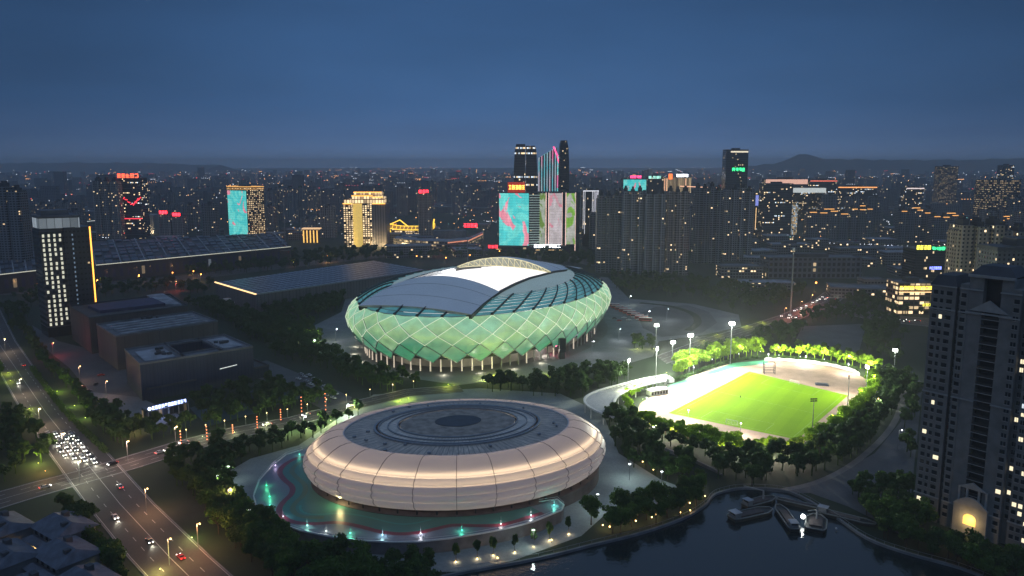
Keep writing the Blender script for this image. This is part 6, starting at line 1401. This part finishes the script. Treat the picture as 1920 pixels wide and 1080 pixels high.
# mansard roofs
def mansard(s0, s1, o0, o1, z0, z1, k=1.6):
    q = MB(); A = [T(s0 - .5, o0, z0), T(s1 + .5, o0, z0), T(s1 + .5, o1, z0), T(s0 - .5, o1, z0)]; B = [T(s0 + k, o0 + k, z1), T(s1 - k, o0 + k, z1), T(s1 - k, o1 - k, z1), T(s0 + k, o1 - k, z1)]
    for i in range(4): j = (i + 1) % 4; q.face([A[i], A[j], B[j], B[i]])
    q.face(B); return q.build('roof', M['roofdark'], t)
mansard(0, 9.2, -15, .4, HT, HT + 4); mansard(34, 41.5, -15, .4, HT, HT + 4); mansard(14, 28.4, -14, .3, HT + 5.6, HT + 9, 2.5); mansard(41.5, 56, -16, -1, HT - 3, HT + 2)
OCC.append((P0.x + 12, P0.y - 12, 35))
# beige towers behind it
bg_ = WD['beige']
for (x0, x1, yb, yt, lb, bb) in ((1782, 1868, 640, 418, 'beige apartment tower with narrow lit windows behind the front grey tower', 3), (1852, 1990, 620, 428, 'beige apartment tower at the right edge with stepped dark roofs', 4)):
    apt(x0, x1, yb, yt, lb, bg_, d=18, bays=bb)
X, Y, w, h = pxb(1850, 1960, 690, 470, 20); t2 = bld('apartment_tower', 'dark roofed grey tower between the front tower and the beige towers', 'apartment tower', rect(X, Y, w, 22), h, win_mat('grey_apartment', (.11, .12, .13), lit=.05, es=1.2, cw=3.2, wf=.4), plant=False)
q = MB(); q.prism(inset(rect(X, Y - 1, w + 2, 24), 1), h, h + 2.5); q.prism(rect(X + 6, Y + 3, w * .6, 16), h + 2.5, h + 8); q.build('stepped_roof', M['roofdark'], t2)
# ------------------------------------------------------------------ villas bottom left
def villa(X, Y, yaw, lb):
    t = root('villa', (X, Y, 0), lb, 'villa', 'grey roofed villas at the lower left'); wm = M['conc']
    def q4(x0, x1, y0, y1, z0, z1, mb): mb.box(x0, x1, y0, y1, z0, z1, yaw, (X, Y, 0))
    q = MB(); q4(-9, 9, -7, 7, 0, 9, q); q4(-6, 13, -11, -7, 0, 6.5, q); q4(-13, -9, -3, 8, 0, 6.5, q); q.build('wall', wm, t)
    q = MB(); ca, sa = math.cos(yaw), math.sin(yaw); W_ = lambda x, y, z: (X + x * ca - y * sa, Y + x * sa + y * ca, z)
    for x0, x1, y0, y1, z0, z1 in ((-10, 10, -8, 8, 9, 12.2), (-7, 14, -12, -7, 6.5, 8), (-14, -9, -4, 9, 6.5, 8)):
        xm = (x0 + x1) / 2; rg = (x1 - x0) / 2 - min(3, (x1 - x0) / 3); ym = (y0 + y1) / 2
        A = [W_(x0, y0, z0), W_(x1, y0, z0), W_(x1, y1, z0), W_(x0, y1, z0)]; r0, r1 = W_(xm - rg, ym, z1), W_(xm + rg, ym, z1)
        q.face([A[0], A[1], r1, r0]); q.face([A[1], A[2], r1]); q.face([A[2], A[3], r0, r1]); q.face([A[3], A[0], r0]); q.face(A[::-1])
    ro_ = q.build('roof', mat('villa_roof', (.13, .15, .19), .7, noise=(.4, .35)), t); q = MB(); q4(-4, -1.5, 1, 3, 9.5, 13, q); q4(4, 6, -3, -1, 9.5, 12.4, q); q.build('chimney', M['roofdark'], ro_)
    q = MB()
    for x in (-7, -3, 1, 5): q4(x, x + 1.8, -11.06 if x > -5 else -7.06, -11 if x > -5 else -7, 1, 2.8, q); q4(x, x + 1.8, -7.06, -7, 6.4, 8.2, q)
    q.build('window_row', M['glassd'], t)
for i, (x, y) in enumerate(((10, 1040), (60, 1105), (125, 1035), (165, 1090), (5, 985), (120, 985))):
    X, Y = G(x, y, 9); villa(X, Y, -.62, ['grey hip roofed villa at the left edge above the bottom corner', 'grey hip roofed villa in the bottom left corner', 'grey roofed villa with two chimneys beside the avenue planting', 'grey roofed villa cut by the bottom edge near the avenue', 'grey roofed villa at the left edge, highest of its group', 'grey roofed villa behind the one beside the avenue planting'][i])
# ------------------------------------------------------------------ vehicles
paint = {n: mat('car_paint_' + n, c, .3, noise=(2, .15)) for n, c in dict(white=(.6, .6, .62), black=(.02, .02, .025), silver=(.35, .36, .38), red=(.35, .03, .03), blue=(.04, .07, .2)).items()}
tyre = mat('tyre', (.02, .02, .02), .9, noise=(3, .3)); 
def make_car(col, lights=True):
    t = root('car', (0, 0, 0), 'x', 'car'); prof = [(-2.25, .45), (-2.2, .95), (-1.5, 1.02), (-.9, 1.45), (.6, 1.47), (1.25, 1.0), (2.1, .88), (2.28, .5)]
    q = MB(); 
    for s_ in (-1, 1): q.face([(x, s_ * (.88 if z < 1.1 else .72), z) for x, z in (prof if s_ < 0 else prof[::-1])])
    for a, b in zip(prof, prof[1:] + prof[:1]):
        wa, wb = [.88 if z < 1.1 else .72 for z in (a[1], b[1])]; q.face([(a[0], wa, a[1]), (b[0], wb, b[1]), (b[0], -wb, b[1]), (a[0], -wa, a[1])])
    body = q.build('body', paint[col], t, loc=(0, 0, 0)); q = MB()
    q.face([(1.2, -.66, 1.05), (1.2, .66, 1.05), (.65, .62, 1.44), (.65, -.62, 1.44)]); q.face([(-1.45, .66, 1.08), (-1.45, -.66, 1.08), (-.95, -.62, 1.42), (-.95, .62, 1.42)])
    for s_ in (-1, 1): q.face([(1.1, s_ * .84, 1.06), (.55, s_ * .75, 1.42), (-.85, s_ * .75, 1.42), (-1.3, s_ * .84, 1.06)][::s_])
    for f in range(0): pass
    gls = MB(); gls.v = [(x, y * 1.01, z + .015) for x, y, z in q.v]; gls.f = q.f; gls.build('windows', M['glassd'], t, loc=(0, 0, 0))
    for x in (-1.4, 1.4):
        for y in (-.8, .8):
            q = MB(); n = 10
            for s_ in (-.1, .1): q.face([(x + .33 * math.cos(2 * math.pi * i / n), y + s_, .33 + .33 * math.sin(2 * math.pi * i / n)) for i in range(n)][::1 if s_ < 0 else -1])
            for i in range(n): a, b = 2 * math.pi * i / n, 2 * math.pi * (i + 1) / n; q.face([(x + .33 * math.cos(a), y - .1, .33 + .33 * math.sin(a)), (x + .33 * math.cos(b), y - .1, .33 + .33 * math.sin(b)), (x + .33 * math.cos(b), y + .1, .33 + .33 * math.sin(b)), (x + .33 * math.cos(a), y + .1, .33 + .33 * math.sin(a))])
            q.build('wheel', tyre, t, loc=(0, 0, 0))
    for s_ in (-.62, .62):
        q = MB(); q.box(2.15, 2.36, s_ - .2, s_ + .2, .6, .84); q.build('headlight', M['eHead'] if lights else M['steel'], t, loc=(0, 0, 0)); q = MB(); q.box(-2.34, -2.15, s_ - .2, s_ + .2, .7, .9); q.build('taillight', M['eTail'] if lights else paint['red'], t, loc=(0, 0, 0))
    return t
CARS = {(c, l): make_car(c, l) for c in paint for l in (True, False)}; used = set()
def car(X, Y, yaw, col, lit, label, group):
    p = CARS[(col, lit)]
    if (col, lit) not in used: used.add((col, lit)); p.location = (X, Y, .16); p.rotation_euler = (0, 0, yaw); p['label'] = label; p['group'] = group; return p
    return copy_tree(p, (X, Y, .16), yaw, label, group)
def onav(R2, s, f):      # s along (0..n-1), f across (0..1)
    i = min(int(s), len(R2[0]) - 2); k = s - i; a = [R2[0][i][j] * (1 - k) + R2[0][i + 1][j] * k for j in (0, 1)]; b = [R2[1][i][j] * (1 - k) + R2[1][i + 1][j] * k for j in (0, 1)]
    d = math.atan2(R2[0][i + 1][1] - R2[0][i][1], R2[0][i + 1][0] - R2[0][i][0]); return a[0] * (1 - f) + b[0] * f, a[1] * (1 - f) + b[1] * f, d
cols = list(paint); gq = 'cars queued with headlights on at the crossing'
L4 = math.dist(AV[0][3], AV[0][4])
for r_ in range(9):
    for f in (.20, .33, .47, .61):
        if random.random() < .93:
            X, Y, d = onav(AV, 4.15 - r_ * 6.8 / L4 + random.uniform(-.03, .03), f + .02 + random.uniform(-.012, .012)); c = random.choice(['white', 'silver', 'black', 'white'])
            o = car(X, Y, d, c, True, c + ' car in the %s row of the headlight queue, %s lane' % (['front', 'second', 'third', 'fourth', 'fifth', 'sixth', 'seventh', 'eighth', 'last'][r_], {.20: 'leftmost', .33: 'inner left', .47: 'inner right', .61: 'rightmost'}[f]), gq)
            if r_ < 2: L_0 = (X + 2.6 * math.cos(d), Y + 2.6 * math.sin(d), 1.0); lp = lamp('headlight_beam', 'SPOT', (2.6, 0, .7), 900, (1, .95, .75), None, None, spot=70, blend=.8, radius=.2); lp.parent = o; lp.rotation_euler = (math.radians(78), 0, math.radians(-90))
for R2, s, f, rev, c, lb in ((AV, 5.75, .42, False, 'black', 'black car driving down the avenue toward the bottom edge'), (AV, 6.05, .62, True, 'red', 'red and white car driving up the avenue near the bottom edge'), (AV, 5.3, .25, False, 'white', 'white car on the avenue beside the villa planting'), (AV, 1.2, .25, False, 'white', 'white car with headlights on far up the avenue by the plaza trees'),
                             (AV, 3.3, .12, True, 'red', 'red car passing under the yellow lit trees on the avenue'), (CR, 3.6, .5, False, 'white', 'white car on the cross street near the crossing'), (CR, 4.1, .3, True, 'silver', 'silver car with tail lights on the cross street'), (CR, 4.25, .6, True, 'black', 'black car on the cross street behind the silver one'), (CR, 5.6, .4, True, 'white', 'white car on the cross street by the lantern masts'), (CR, 2.7, .3, True, 'black', 'black car entering the crossing with red tail lights'), (CR, 6.3, .3, True, 'silver', 'silver car far along the cross street past the lantern masts'), (CR, 7.1, .6, False, 'white', 'white car on the cross street behind the oval hall'), (AV, 2.3, .3, False, 'white', 'white car rolling toward the queue on the avenue'), (AV, 1.8, .75, True, 'black', 'black car driving away up the avenue'), (AV, 4.7, .7, True, 'silver', 'silver car just past the crossing heading up the avenue'), (CR, 1.2, .6, False, 'silver', 'silver car on the cross street left of the crossing')):
    X, Y, d = onav(R2, s, f); car(X, Y, d + (math.pi if rev else 0), c, True, lb, 'moving cars')
for k in range(26):
    X, Y, d = onav(RE, random.uniform(3, 5.9), random.choice([.2, .4, .6, .8])); c = random.choice(cols); car(X, Y, d + math.pi * (k % 3 > 0), c, True, c + ' car in the red tail light traffic on the east road', 'cars on the east road')
for k in range(16):
    X, Y, d = onav(RF, random.uniform(1, 2.9), random.choice([.25, .5, .75])); c = random.choice(cols); car(X, Y, d + math.pi * (k % 2), c, True, c + ' car in the traffic below the shop building', 'cars on the far east road')
# parked cars in the lot
for k, (x, y) in enumerate(((462, 684), (470, 688), (480, 690), (492, 694), (565, 703), (572, 708), (580, 705), (590, 712), (598, 716), (575, 716), (583, 722), (592, 727), (602, 731), (610, 726), (620, 735), (600, 738), (612, 743), (625, 748), (560, 712), (630, 740))):
    X, Y = G(x, y); car(X, Y, -.75 + random.uniform(-.05, .05), random.choice(['white', 'white', 'silver']), False, 'pale parked car ' + WHERE(X, Y), 'cars parked in the lot')
for k, (x, y) in enumerate(((155, 728), (165, 735), (148, 742), (170, 745), (180, 722), (190, 705))):
    X, Y = G(x, y); c = random.choice(['red', 'black', 'white']); car(X, Y, random.uniform(0, 3), c, False, c + ' parked car on the west plaza by the avenue trees', 'cars parked on the west plaza')
# buses by the stadium
def make_bus():
    t = root('bus', (0, 0, 0), 'x', 'bus'); q = MB(); q.box(-5.9, 5.9, -1.25, 1.25, .35, 3.05); q.build('body', mat('bus_paint', (.55, .08, .07), .4, noise=(.5, .2)), t, loc=(0, 0, 0)); q = MB(); q.box(-5.8, 5.8, -1.2, 1.2, 3.05, 3.25); q.box(-2, 0, -.8, .8, 3.25, 3.5); q.build('roof', M['white'], t, loc=(0, 0, 0))
    q = MB(); q.box(-5.5, 5.3, -1.29, 1.29, 1.5, 2.6); q.box(5.85, 5.95, -1.1, 1.1, 1.2, 2.7); q.build('windows', M['glassd'], t, loc=(0, 0, 0)); q = MB()
    for x in (-3.8, 3.8):
        for y in (-1.15, 1.15): q.box(x - .45, x + .45, y - .12, y + .12, 0, .9)
    q.build('wheels', tyre, t, loc=(0, 0, 0)); return t
B0 = make_bus(); fst = True
for k in range(9):
    x, y = 1150 + k * 7.5, 575 + k * 3.4; X, Y = G(x, y); lb = 'red coach with a white roof beside the green stadium'
    if fst: B0.location = (X, Y, .1); B0.rotation_euler = (0, 0, -.25); B0['label'] = lb; B0['group'] = 'coaches parked by the stadium'; fst = False
    else: copy_tree(B0, (X, Y, .1), -.25, lb, 'coaches parked by the stadium')
for k in range(8):
    X, Y = G(1152 + k * 9, 598 - k * .5 + (k % 2) * 5); car(X, Y, .1, random.choice(['white', 'black', 'red']), False, 'car parked near the coaches beside the stadium', 'cars parked by the coaches')
# ------------------------------------------------------------------ lamps
def slamp(x, y, m, lb, grp, h=9, w=0, col=(1, .5, .15), r=.55, px=True):
    X, Y = G(x, y) if px else (x, y); t = root('street_lamp', (X, Y, 0), lb, 'street lamp', grp); q = MB(); q.cyl((X, Y), .14, .09, 0, h, 6); q.bar((X, Y, h), (X + 1.2, Y - .4, h + .3), .1); q.build('pole', M['pole'], t)
    q = MB(); q.ball((X + 1.2, Y - .4, h + .2), r, 6, 4); q.build('lamp_head', m, t)
    if w: lamp('lamp_glow', 'POINT', (X + 1.2, Y - .4, h - .5), w, col, t, radius=.4)
    return t
g1 = 'orange street lamps beyond the stadium'
for x, y, w in ((735, 470, 14000), (613, 492, 7000), (551, 500, 5000), (362, 522, 3000), (376, 528, 3000), (355, 515, 3000), (323, 525, 2500), (260, 530, 2500), (1527, 545, 16000), (1612, 550, 10000), (800, 478, 1500), (892, 470, 1500), (935, 482, 800), (835, 495, 1000), (780, 492, 1200), (1118, 508, 3000), (880, 490, 800), (70, 548, 2500), (96, 560, 1500), (182, 540, 1500)):
    slamp(x, y, M['eOrange'], 'orange glowing street lamp ' + WHERE(*G(x, y)), g1, w=w, r=1.0 if w > 9000 else .7)
for x, y, w, lb in ((252, 812, 2500, 'orange street lamp above the dark trees by the crossing'), (27, 990, 900, 'warm garden lamp beside the villas, upper one'), (45, 1020, 900, 'warm garden lamp beside the villas, middle one'), (62, 1052, 900, 'warm garden lamp beside the villas, lower one')): slamp(x, y, M['eOrange'] if w > 2000 else M['eWarm'], lb, None, w=w, h=6, r=.5, col=(1, .6, .2))
for x, y, w in ((570, 812, 2200), (650, 782, 6000), (588, 660, 3200), (1180, 572, 1500), (1215, 602, 2500), (405, 930, 800)): slamp(x, y, M['eWhite'], 'white headed lamp post ' + WHERE(*G(x, y)), 'white lamp posts around the halls', w=w, h=9 if w < 3500 else 7, r=.5, col=(.9, 1, .85))
# tree uplights: bright leafy spots
for x, y, w, c in ((590, 800, 3500, (.85, 1, .4)), (575, 806, 2500, (.85, 1, .4)), (540, 812, 1500, (.85, 1, .4)), (620, 790, 2000, (.85, 1, .4)), (590, 642, 3500, (.9, 1, .4)), (572, 640, 2000, (.9, 1, .4)), (107, 735, 1500, (.8, 1, .1)), (15, 700, 1200, (.8, 1, .1)), (55, 768, 1200, (.8, 1, .1)), (140, 762, 1000, (.8, 1, .2)), (160, 785, 800, (.8, 1, .2)), (20, 715, 700, (.8, 1, .1)),
                   (72, 870, 1800, (1, .9, .2)), (85, 885, 1500, (1, .5, .15)), (665, 765, 1500, (.9, 1, .3)), (750, 752, 1200, (.8, 1, .1)), (765, 748, 900, (.8, 1, .1)), (840, 722, 1600, (.85, 1, .1)), (925, 706, 2500, (.85, 1, .1)), (945, 703, 2500, (.85, 1, .1)), (905, 712, 1200, (.9, 1, .3)), (1033, 702, 2200, (.85, 1, .1)), (1400, 612, 1200, (.85, 1, .1)), (1430, 605, 1000, (.85, 1, .1)), (1320, 640, 1200, (.85, 1, .1)), (1345, 628, 900, (.85, 1, .1)),
                   (500, 800, 900, (.9, 1, .5)), (440, 812, 800, (.9, 1, .5)), (380, 820, 700, (.9, 1, .5)), (1195, 655, 900, (.9, 1, .3)), (1225, 655, 900, (.9, 1, .3)), (360, 1010, 800, (.9, 1, .3)), (300, 1070, 1500, (.9, .8, .2)), (1250, 700, 1200, (.85, 1, .3)), (1205, 750, 1500, (.7, 1, .3)), (1195, 770, 1500, (.7, 1, .3))):
    X, Y = G(x, y); t = root('uplight', (X, Y, 0), 'small green glowing ground uplight ' + WHERE(*G(x, y)), 'uplight', 'ground uplights under the trees'); q = MB(); q.cyl((X, Y), .3, .22, 0, .5, 8); q.build('housing', M['dark'], t); q = MB(); q.cyl((X, Y), .2, .2, .5, .55, 8); q.build('lens', em('uplens', c, 6), t)
    lamp('uplight_glow', 'POINT', (X, Y - .6, 3.6), w * 1.5, c, t, radius=.3)
g3 = 'small warm lamps along the river bank'
for x, y in ((1130, 990), (1143, 993), (1172, 988), (1192, 982), (1222, 975), (1229, 970), (1275, 966), (1294, 962), (1305, 930), (1322, 935), (933, 1052), (1034, 1018), (1293, 948), (1205, 870), (1225, 885)):
    X, Y = G(x, y); t = root('path_lamp', (X, Y, 0), 'small warm path lamp ' + WHERE(*G(x, y)), 'lamp', g3); q = MB(); q.cyl((X, Y), .08, .08, 0, 1, 6); q.build('post', M['dark'], t); q = MB(); q.ball((X, Y, 1.2), .3); q.build('lamp_head', M['eWarm'], t); lamp('lamp_glow', 'POINT', (X, Y, 1.7), 160, (1, .6, .25), t, radius=.2)
for x, y in ((855, 1052), (895, 1046), (965, 1034), (1000, 1024), (1030, 1012), (1066, 1000), (925, 1040)):
    X, Y = G(x, y); t = root('uplight', (X, Y - .8, 0), 'small uplight at the foot of a slim tree on the paved bank', 'uplight', 'uplights of the slim bank trees'); q = MB(); q.cyl((X, Y - .8), .2, .2, 0, .3, 6); q.build('lens', M['eWarm'], t); lamp('uplight_glow', 'POINT', (X, Y - 1, .7), 120, (1, .75, .45), t, radius=.2)
# red lantern masts along the cross street
for x, yb, yt in ((340, 834, 806), (389, 827, 797), (437, 813, 795), (483, 804, 779), (527, 789, 766), (566, 775, 742), (611, 772, 735)):
    X, Y = G(x, yb); h = ZAT(X, Y, yt); t = root('lantern_mast', (X, Y, 0), 'mast strung with small red lanterns beside the cross street', 'lantern mast', 'lantern masts along the cross street'); q = MB(); q.cyl((X, Y), .12, .08, 0, h, 6); q.build('pole', M['dark'], t)
    for k in range(5): q = MB(); q.ball((X, Y - .3, h * (.12 + .2 * k)), .3); q.build('lantern', em('lantern', (1, .22, .08), 3), t)
for k in range(12):
    X, Y, d = onav(CR, 4.2 + k * .36, -.06); t = root('street_lamp', (X, Y, 0), 'low yellowish lamp post along the far kerb of the cross street', 'street lamp', 'low lamps along the cross street'); q = MB(); q.cyl((X, Y), .1, .08, 0, 4.5, 6); q.build('pole', M['pole'], t); q = MB(); q.ball((X, Y, 4.6), .26); q.build('lamp_head', M['eWarm'], t)
    if k % 2 == 0: lamp('lamp_glow', 'POINT', (X, Y, 4), 420, (1, .85, .45), t, radius=.3)
for (x, yb, yt, lb) in ((535, 462, 403, 'tall thin pale mast left of the golden hotel'), (877, 500, 448, 'thin pale mast behind the stadium roof'), (1482, 590, 465, 'tall slender white mast right of the stadium forecourt')):
    X, Y = G(x, yb); h = ZAT(X, Y, yt); t = root('mast', (X, Y, 0), lb, 'mast'); q = MB(); q.cyl((X, Y), .9, .5, 0, h, 8); q.build('pole', M['pole'], t); q = MB(); q.cyl((X, Y), 2.2, 2.2, h * .96, h, 8); q.build('head_frame', M['steel'], t)
# red lamps added for sign and traffic glow; others light road and paving
for x, y, w, c in ((100, 668, 2600, (1, .08, .08)), (330, 545, 7000, (1, .1, .08)), (1500, 585, 9000, (1, .2, .08)), (1520, 572, 9000, (1, .25, .1)), (1470, 598, 5000, (1, .3, .15)), (820, 480, 3000, (1, .15, .08)), (150, 905, 5200, (1, 1, .7)), (150, 715, 1800, (1, .5, .3)), (200, 745, 1500, (1, .55, .35)), (75, 800, 5200, (1, .72, .45)), (118, 850, 5200, (1, .75, .5)), (275, 960, 5500, (1, .5, .22)), (372, 1030, 4500, (1, .42, .18)), (318, 1060, 3500, (1, .5, .25)), (40, 740, 5000, (1, .75, .5)), (10, 660, 3500, (1, .75, .5)), (240, 865, 5000, (1, .6, .45)), (330, 836, 3500, (1, .65, .5)), (430, 960, 5000, (1, .6, .35)), (350, 640, 0, (1, 1, 1)), (700, 700, 0, (1, 1, 1)), (1160, 640, 2600, (.9, .95, 1)), (1110, 665, 1800, (.9, .9, 1)), (1250, 600, 2500, (.85, .95, 1)), (630, 640, 1800, (.9, .9, 1)), (1640, 780, 1500, (1, .95, .8)), (1683, 843, 400, (1, 1, 1))):
    if w: slamp(x, y, M['eWarm'] if c[2] < .9 else M['eWhite'], ('warm headed road and glow lamp ' if c[2] < .9 else 'street lamp with a white head ') + WHERE(*G(x, y)), 'warm road lamps' if c[2] < .9 else 'white lamps on the paving', h=10, w=w, col=c, r=.32)
# ------------------------------------------------------------------ boats
def barge(px0, py0, L_, W_, yaw, lb, cabin=True, crane=False):
    L_ *= .85; W_ *= .85; X, Y = G(px0, py0); ca, sa = math.cos(yaw), math.sin(yaw); t = root('barge', (X, Y, .1), lb, 'barge'); q = MB(); wl = lambda x, y, z: (X + x * ca - y * sa, Y + x * sa + y * ca, z)
    out = [(-L_ / 2, -W_ * .4), (-L_ / 2 + 2, -W_ / 2), (L_ / 2 - 4, -W_ / 2), (L_ / 2, -W_ * .2), (L_ / 2, W_ * .2), (L_ / 2 - 4, W_ / 2), (-L_ / 2 + 2, W_ / 2), (-L_ / 2, W_ * .4)]
    lo = [wl(x * .96, y * .92, .12) for x, y in out]; hi = [wl(x, y, 1.6) for x, y in out]; q.grid([lo, hi], close=True); q.face([wl(x, y, 1.3) for x, y in out]); q.build('hull', mat('hull_paint', (.05, .05, .045), .6, noise=(.5, .4)), t)
    q = MB()
    for a, b in zip(out, out[1:] + out[:1]): q.bar(wl(*a, 1.65), wl(*b, 1.65), .5, .35)
    q.build('gunwale', mat('gunwale', (.2, .21, .2), .7, noise=(.8, .3)), t); q = MB(); q.box(-L_ * .3, L_ * .25, -W_ * .3, W_ * .3, 1.25, 1.9, yaw, (X, Y, 0)); q.build('hatch', mat('hatch', (.10, .08, .075), .8, noise=(.6, .4)), t)
    if cabin:
        q = MB(); q.box(-L_ * .46, -L_ * .32, -W_ * .32, W_ * .32, 1.3, 3.4, yaw, (X, Y, 0)); c_1 = q.build('cabin', M['conc'], t); q = MB(); q.box(-L_ * .48, -L_ * .30, -W_ * .36, W_ * .36, 3.4, 3.6, yaw, (X, Y, 0)); q.build('cabin_roof', M['roofpale'], c_1); q = MB(); q.box(-L_ * .465, -L_ * .315, -W_ * .25, W_ * .25, 2.6, 3.4, yaw, (X, Y, 0)); q.build('cabin_window', M['glassd'], c_1)
    if crane:
        q = MB(); q.bar(wl(2, 0, 1.5), wl(2, 0, 5.5), .6); q.bar(wl(2, 0, 5.5), wl(-6, 3, 8), .35); q.build('crane', M['steel'], t)
    return t
barge(1408, 968, 24, 7, .42, 'wide dark barge with a small white cabin moored left of the others'); barge(1424, 945, 20, 6, .5, 'dark covered barge lying behind the wide one against the bank', crane=True); barge(1474, 975, 26, 5.4, math.pi / 2 - .03, 'long narrow barge pointing toward the open river with a cabin at its near end')
tb_ = barge(1530, 985, 17, 9, 1.15, 'broad work barge with a bright white lamp on deck', cabin=False, crane=True); barge(1585, 975, 26, 5, -.62, 'narrow dark barge moored furthest right by the bank')
barge(1500, 950, 22, 3, -.55, 'slim pontoon lying between the bank and the work barge', cabin=False)
X, Y = G(1505, 982); q = MB(); q.ball((X, Y, 3), .9, 8, 6); q.build('deck_lamp', em('deck_lamp', (.95, 1, .95), 8), tb_); lamp('lamp_glow', 'POINT', (X, Y - .5, 4.4), 700, (.95, 1, .95), tb_, radius=.3)
X, Y = G(1568, 995); q = MB(); q.ball((X, Y, .9), .4, 8, 6); tag(q.build('buoy', M['white']), 'small pale float beside the rightmost barge', 'buoy')
# ------------------------------------------------------------------ city lights (countless points)
def pts_obj(name, P, m, lb):
    n = len(P); V = []; O = np.array([(1, 0, 0), (-1, 0, 0), (0, 1, 0), (0, -1, 0), (0, 0, 1), (0, 0, -1)], float); F = [(0, 2, 4), (2, 1, 4), (1, 3, 4), (3, 0, 4), (2, 0, 5), (1, 2, 5), (3, 1, 5), (0, 3, 5)]
    for x, y, z, r in P: V.append(O * r + np.array([x, y, z]))
    f = [tuple(i + 6 * k for i in t_) for k in range(n) for t_ in F]; me = bpy.data.meshes.new(name); me.from_pydata(np.concatenate(V).tolist(), [], f); me.materials.append(m); o = bpy.data.objects.new(name, me); COL.objects.link(o); tag(o, lb, 'city lights', kind='stuff')
LO, LW, LR, LG = [], [], [], []
for X, Y, w, h in FARB:
    d = math.hypot(X, Y); r = d * random.uniform(.00025, .00048); u = random.random(); L5 = random.choice([LO, LW, LO, LW, LR] if X > .15 * Y else [LW, LW, LO, LR])
    if u < .42: L5.append((X + random.uniform(-.45, .45) * w, Y - 1, h + 1, r))
    elif u < .53:
        for k in range(5): L5.append((X - w / 2 + w * (k + .5) / 5, Y - 1, h + 1, r * .75))

for k in range(1300):
    y = 315 + 130 * random.random() ** 2.6; x = random.uniform(-40, 1960); z = random.uniform(5, 22); X, Y = G(x, y, z); d = math.hypot(X, Y)
    if d > 12000 or (Y < 1000): continue
    r = d * random.uniform(.00022, .00046) * (1.0 if d < 5000 else .8); random.choice([LO, LO, LO, LW, LW, LR, LG] if x > 1300 or random.random() < .4 else [LW, LW, LO, LR, LW, LG]).append((X, Y, z, r))
for pl_, L5, dn in (([(1450, 318), (1700, 322), (1760, 325)], LO, 60), ([(600, 320), (760, 316), (820, 313)], LO, 40), ([(430, 326), (600, 322)], LO, 30), ([(1460, 330), (1640, 326)], LO, 26), ([(1420, 308), (1520, 312)], LO, 10), ([(140, 307), (260, 312)], LW, 12), ([(640, 305), (680, 306)], LW, 12), ([(1280, 312), (1400, 318)], LW, 12), ([(270, 318), (400, 322)], LO, 20), ([(560, 392), (640, 395)], LO, 14), ([(160, 440), (205, 446)], LW, 10), ([(880, 412), (935, 416)], LW, 10), ([(1630, 400), (1720, 440)], LW, 12), ([(1540, 455), (1720, 462)], LW, 30)):
    for k in range(dn):
        s = random.random() * (len(pl_) - 1); i = int(s); f = s - i; x = pl_[i][0] * (1 - f) + pl_[i + 1][0] * f; y = max(314, pl_[i][1] * (1 - f) + pl_[i + 1][1] * f + random.uniform(-.8, .8)); X, Y = G(x, y, 10); d = math.hypot(X, Y); L5.append((X, Y, 10, d * random.uniform(.00025, .00045)))
for k in range(64):
    px_ = random.uniform(0, 1920); y0 = random.uniform(350, 470); y1 = random.uniform(318, 345); p1 = px_ + random.uniform(-420, 420)
    L5 = LO if random.random() < .75 else LW
    a, b = G(px_, y0), G(p1, y1)
    for i in range(44):
        f = i / 44; X, Y = a[0] * (1 - f) + b[0] * f, a[1] * (1 - f) + b[1] * f
        if Y > 900 and free(X, Y, 4): L5.append((X, Y, 9, math.hypot(X, Y) * .00046))
pts_obj('city_lights', LO, em('city_orange', (1, .42, .13), 5), 'countless small orange lights across the far city'); pts_obj('city_lights', LW, em('city_white', (.85, .9, 1), 2.8), 'countless small white lights across the far city'); pts_obj('city_lights', LR, em('city_red', (1, .08, .06), 3), 'countless small red lights across the far city'); pts_obj('city_lights', LG, em('city_green', (.3, .9, .8), 1.6), 'scattered small green blue lights across the far city')
# ------------------------------------------------------------------ the air
hz = bpy.data.materials.new('haze'); hz.use_nodes = True; n = hz.node_tree; n.nodes.clear(); out = n.nodes.new('ShaderNodeOutputMaterial'); v = n.nodes.new('ShaderNodeVolumePrincipled'); v.inputs['Color'].default_value = (.96, .98, 1, 1); v.inputs['Density'].default_value = 1.25e-4; v.inputs['Anisotropy'].default_value = .1; n.links.new(v.outputs[0], out.inputs['Volume'])
for o in [o for o in sc.objects if o.get('label') == 'x' and not o.parent]:
    for c in list(o.children_recursive) + [o]: bpy.data.objects.remove(c)
q = MB(); q.box(-14000, 14000, -1500, 15000, -1.5, 225); o = q.build('haze', hz, loc=(0, 0, 0)); tag(o, 'pale evening haze over the city', 'haze', kind='stuff')

# ------------------------------------------------------------------ say which of several alike things is which
ORDN = ['leftmost', 'second from left', 'third from left', 'fourth from left', 'fifth from left', 'sixth from left', 'seventh from left', 'eighth from left', 'ninth from left', 'tenth from left', 'eleventh from left', 'twelfth from left', 'thirteenth from left', 'fourteenth from left', 'fifteenth from left', 'sixteenth from left', 'seventeenth from left']
bpy.context.view_layer.update(); SAME = {}
for o in sc.objects:
    if o.parent is None and o.get('label') and not o.get('kind'): SAME.setdefault(o['label'], []).append(o)
for lb, os_ in SAME.items():
    n = len(os_)
    if n < 2 or n > 18 or len(lb.split()) > 13: continue
    os_.sort(key=lambda o: PR(o.location.x, o.location.y, 0)[0])
    for i, o in enumerate(os_):
        o['label'] = lb + ', ' + ({0: 'left one', 1: 'right one'}[i] if n == 2 else {0: 'left one', 1: 'middle one', 2: 'right one'}[i] if n == 3 else 'rightmost' if i == n - 1 else ORDN[i])
        if not o.get('group'): o['group'] = lb
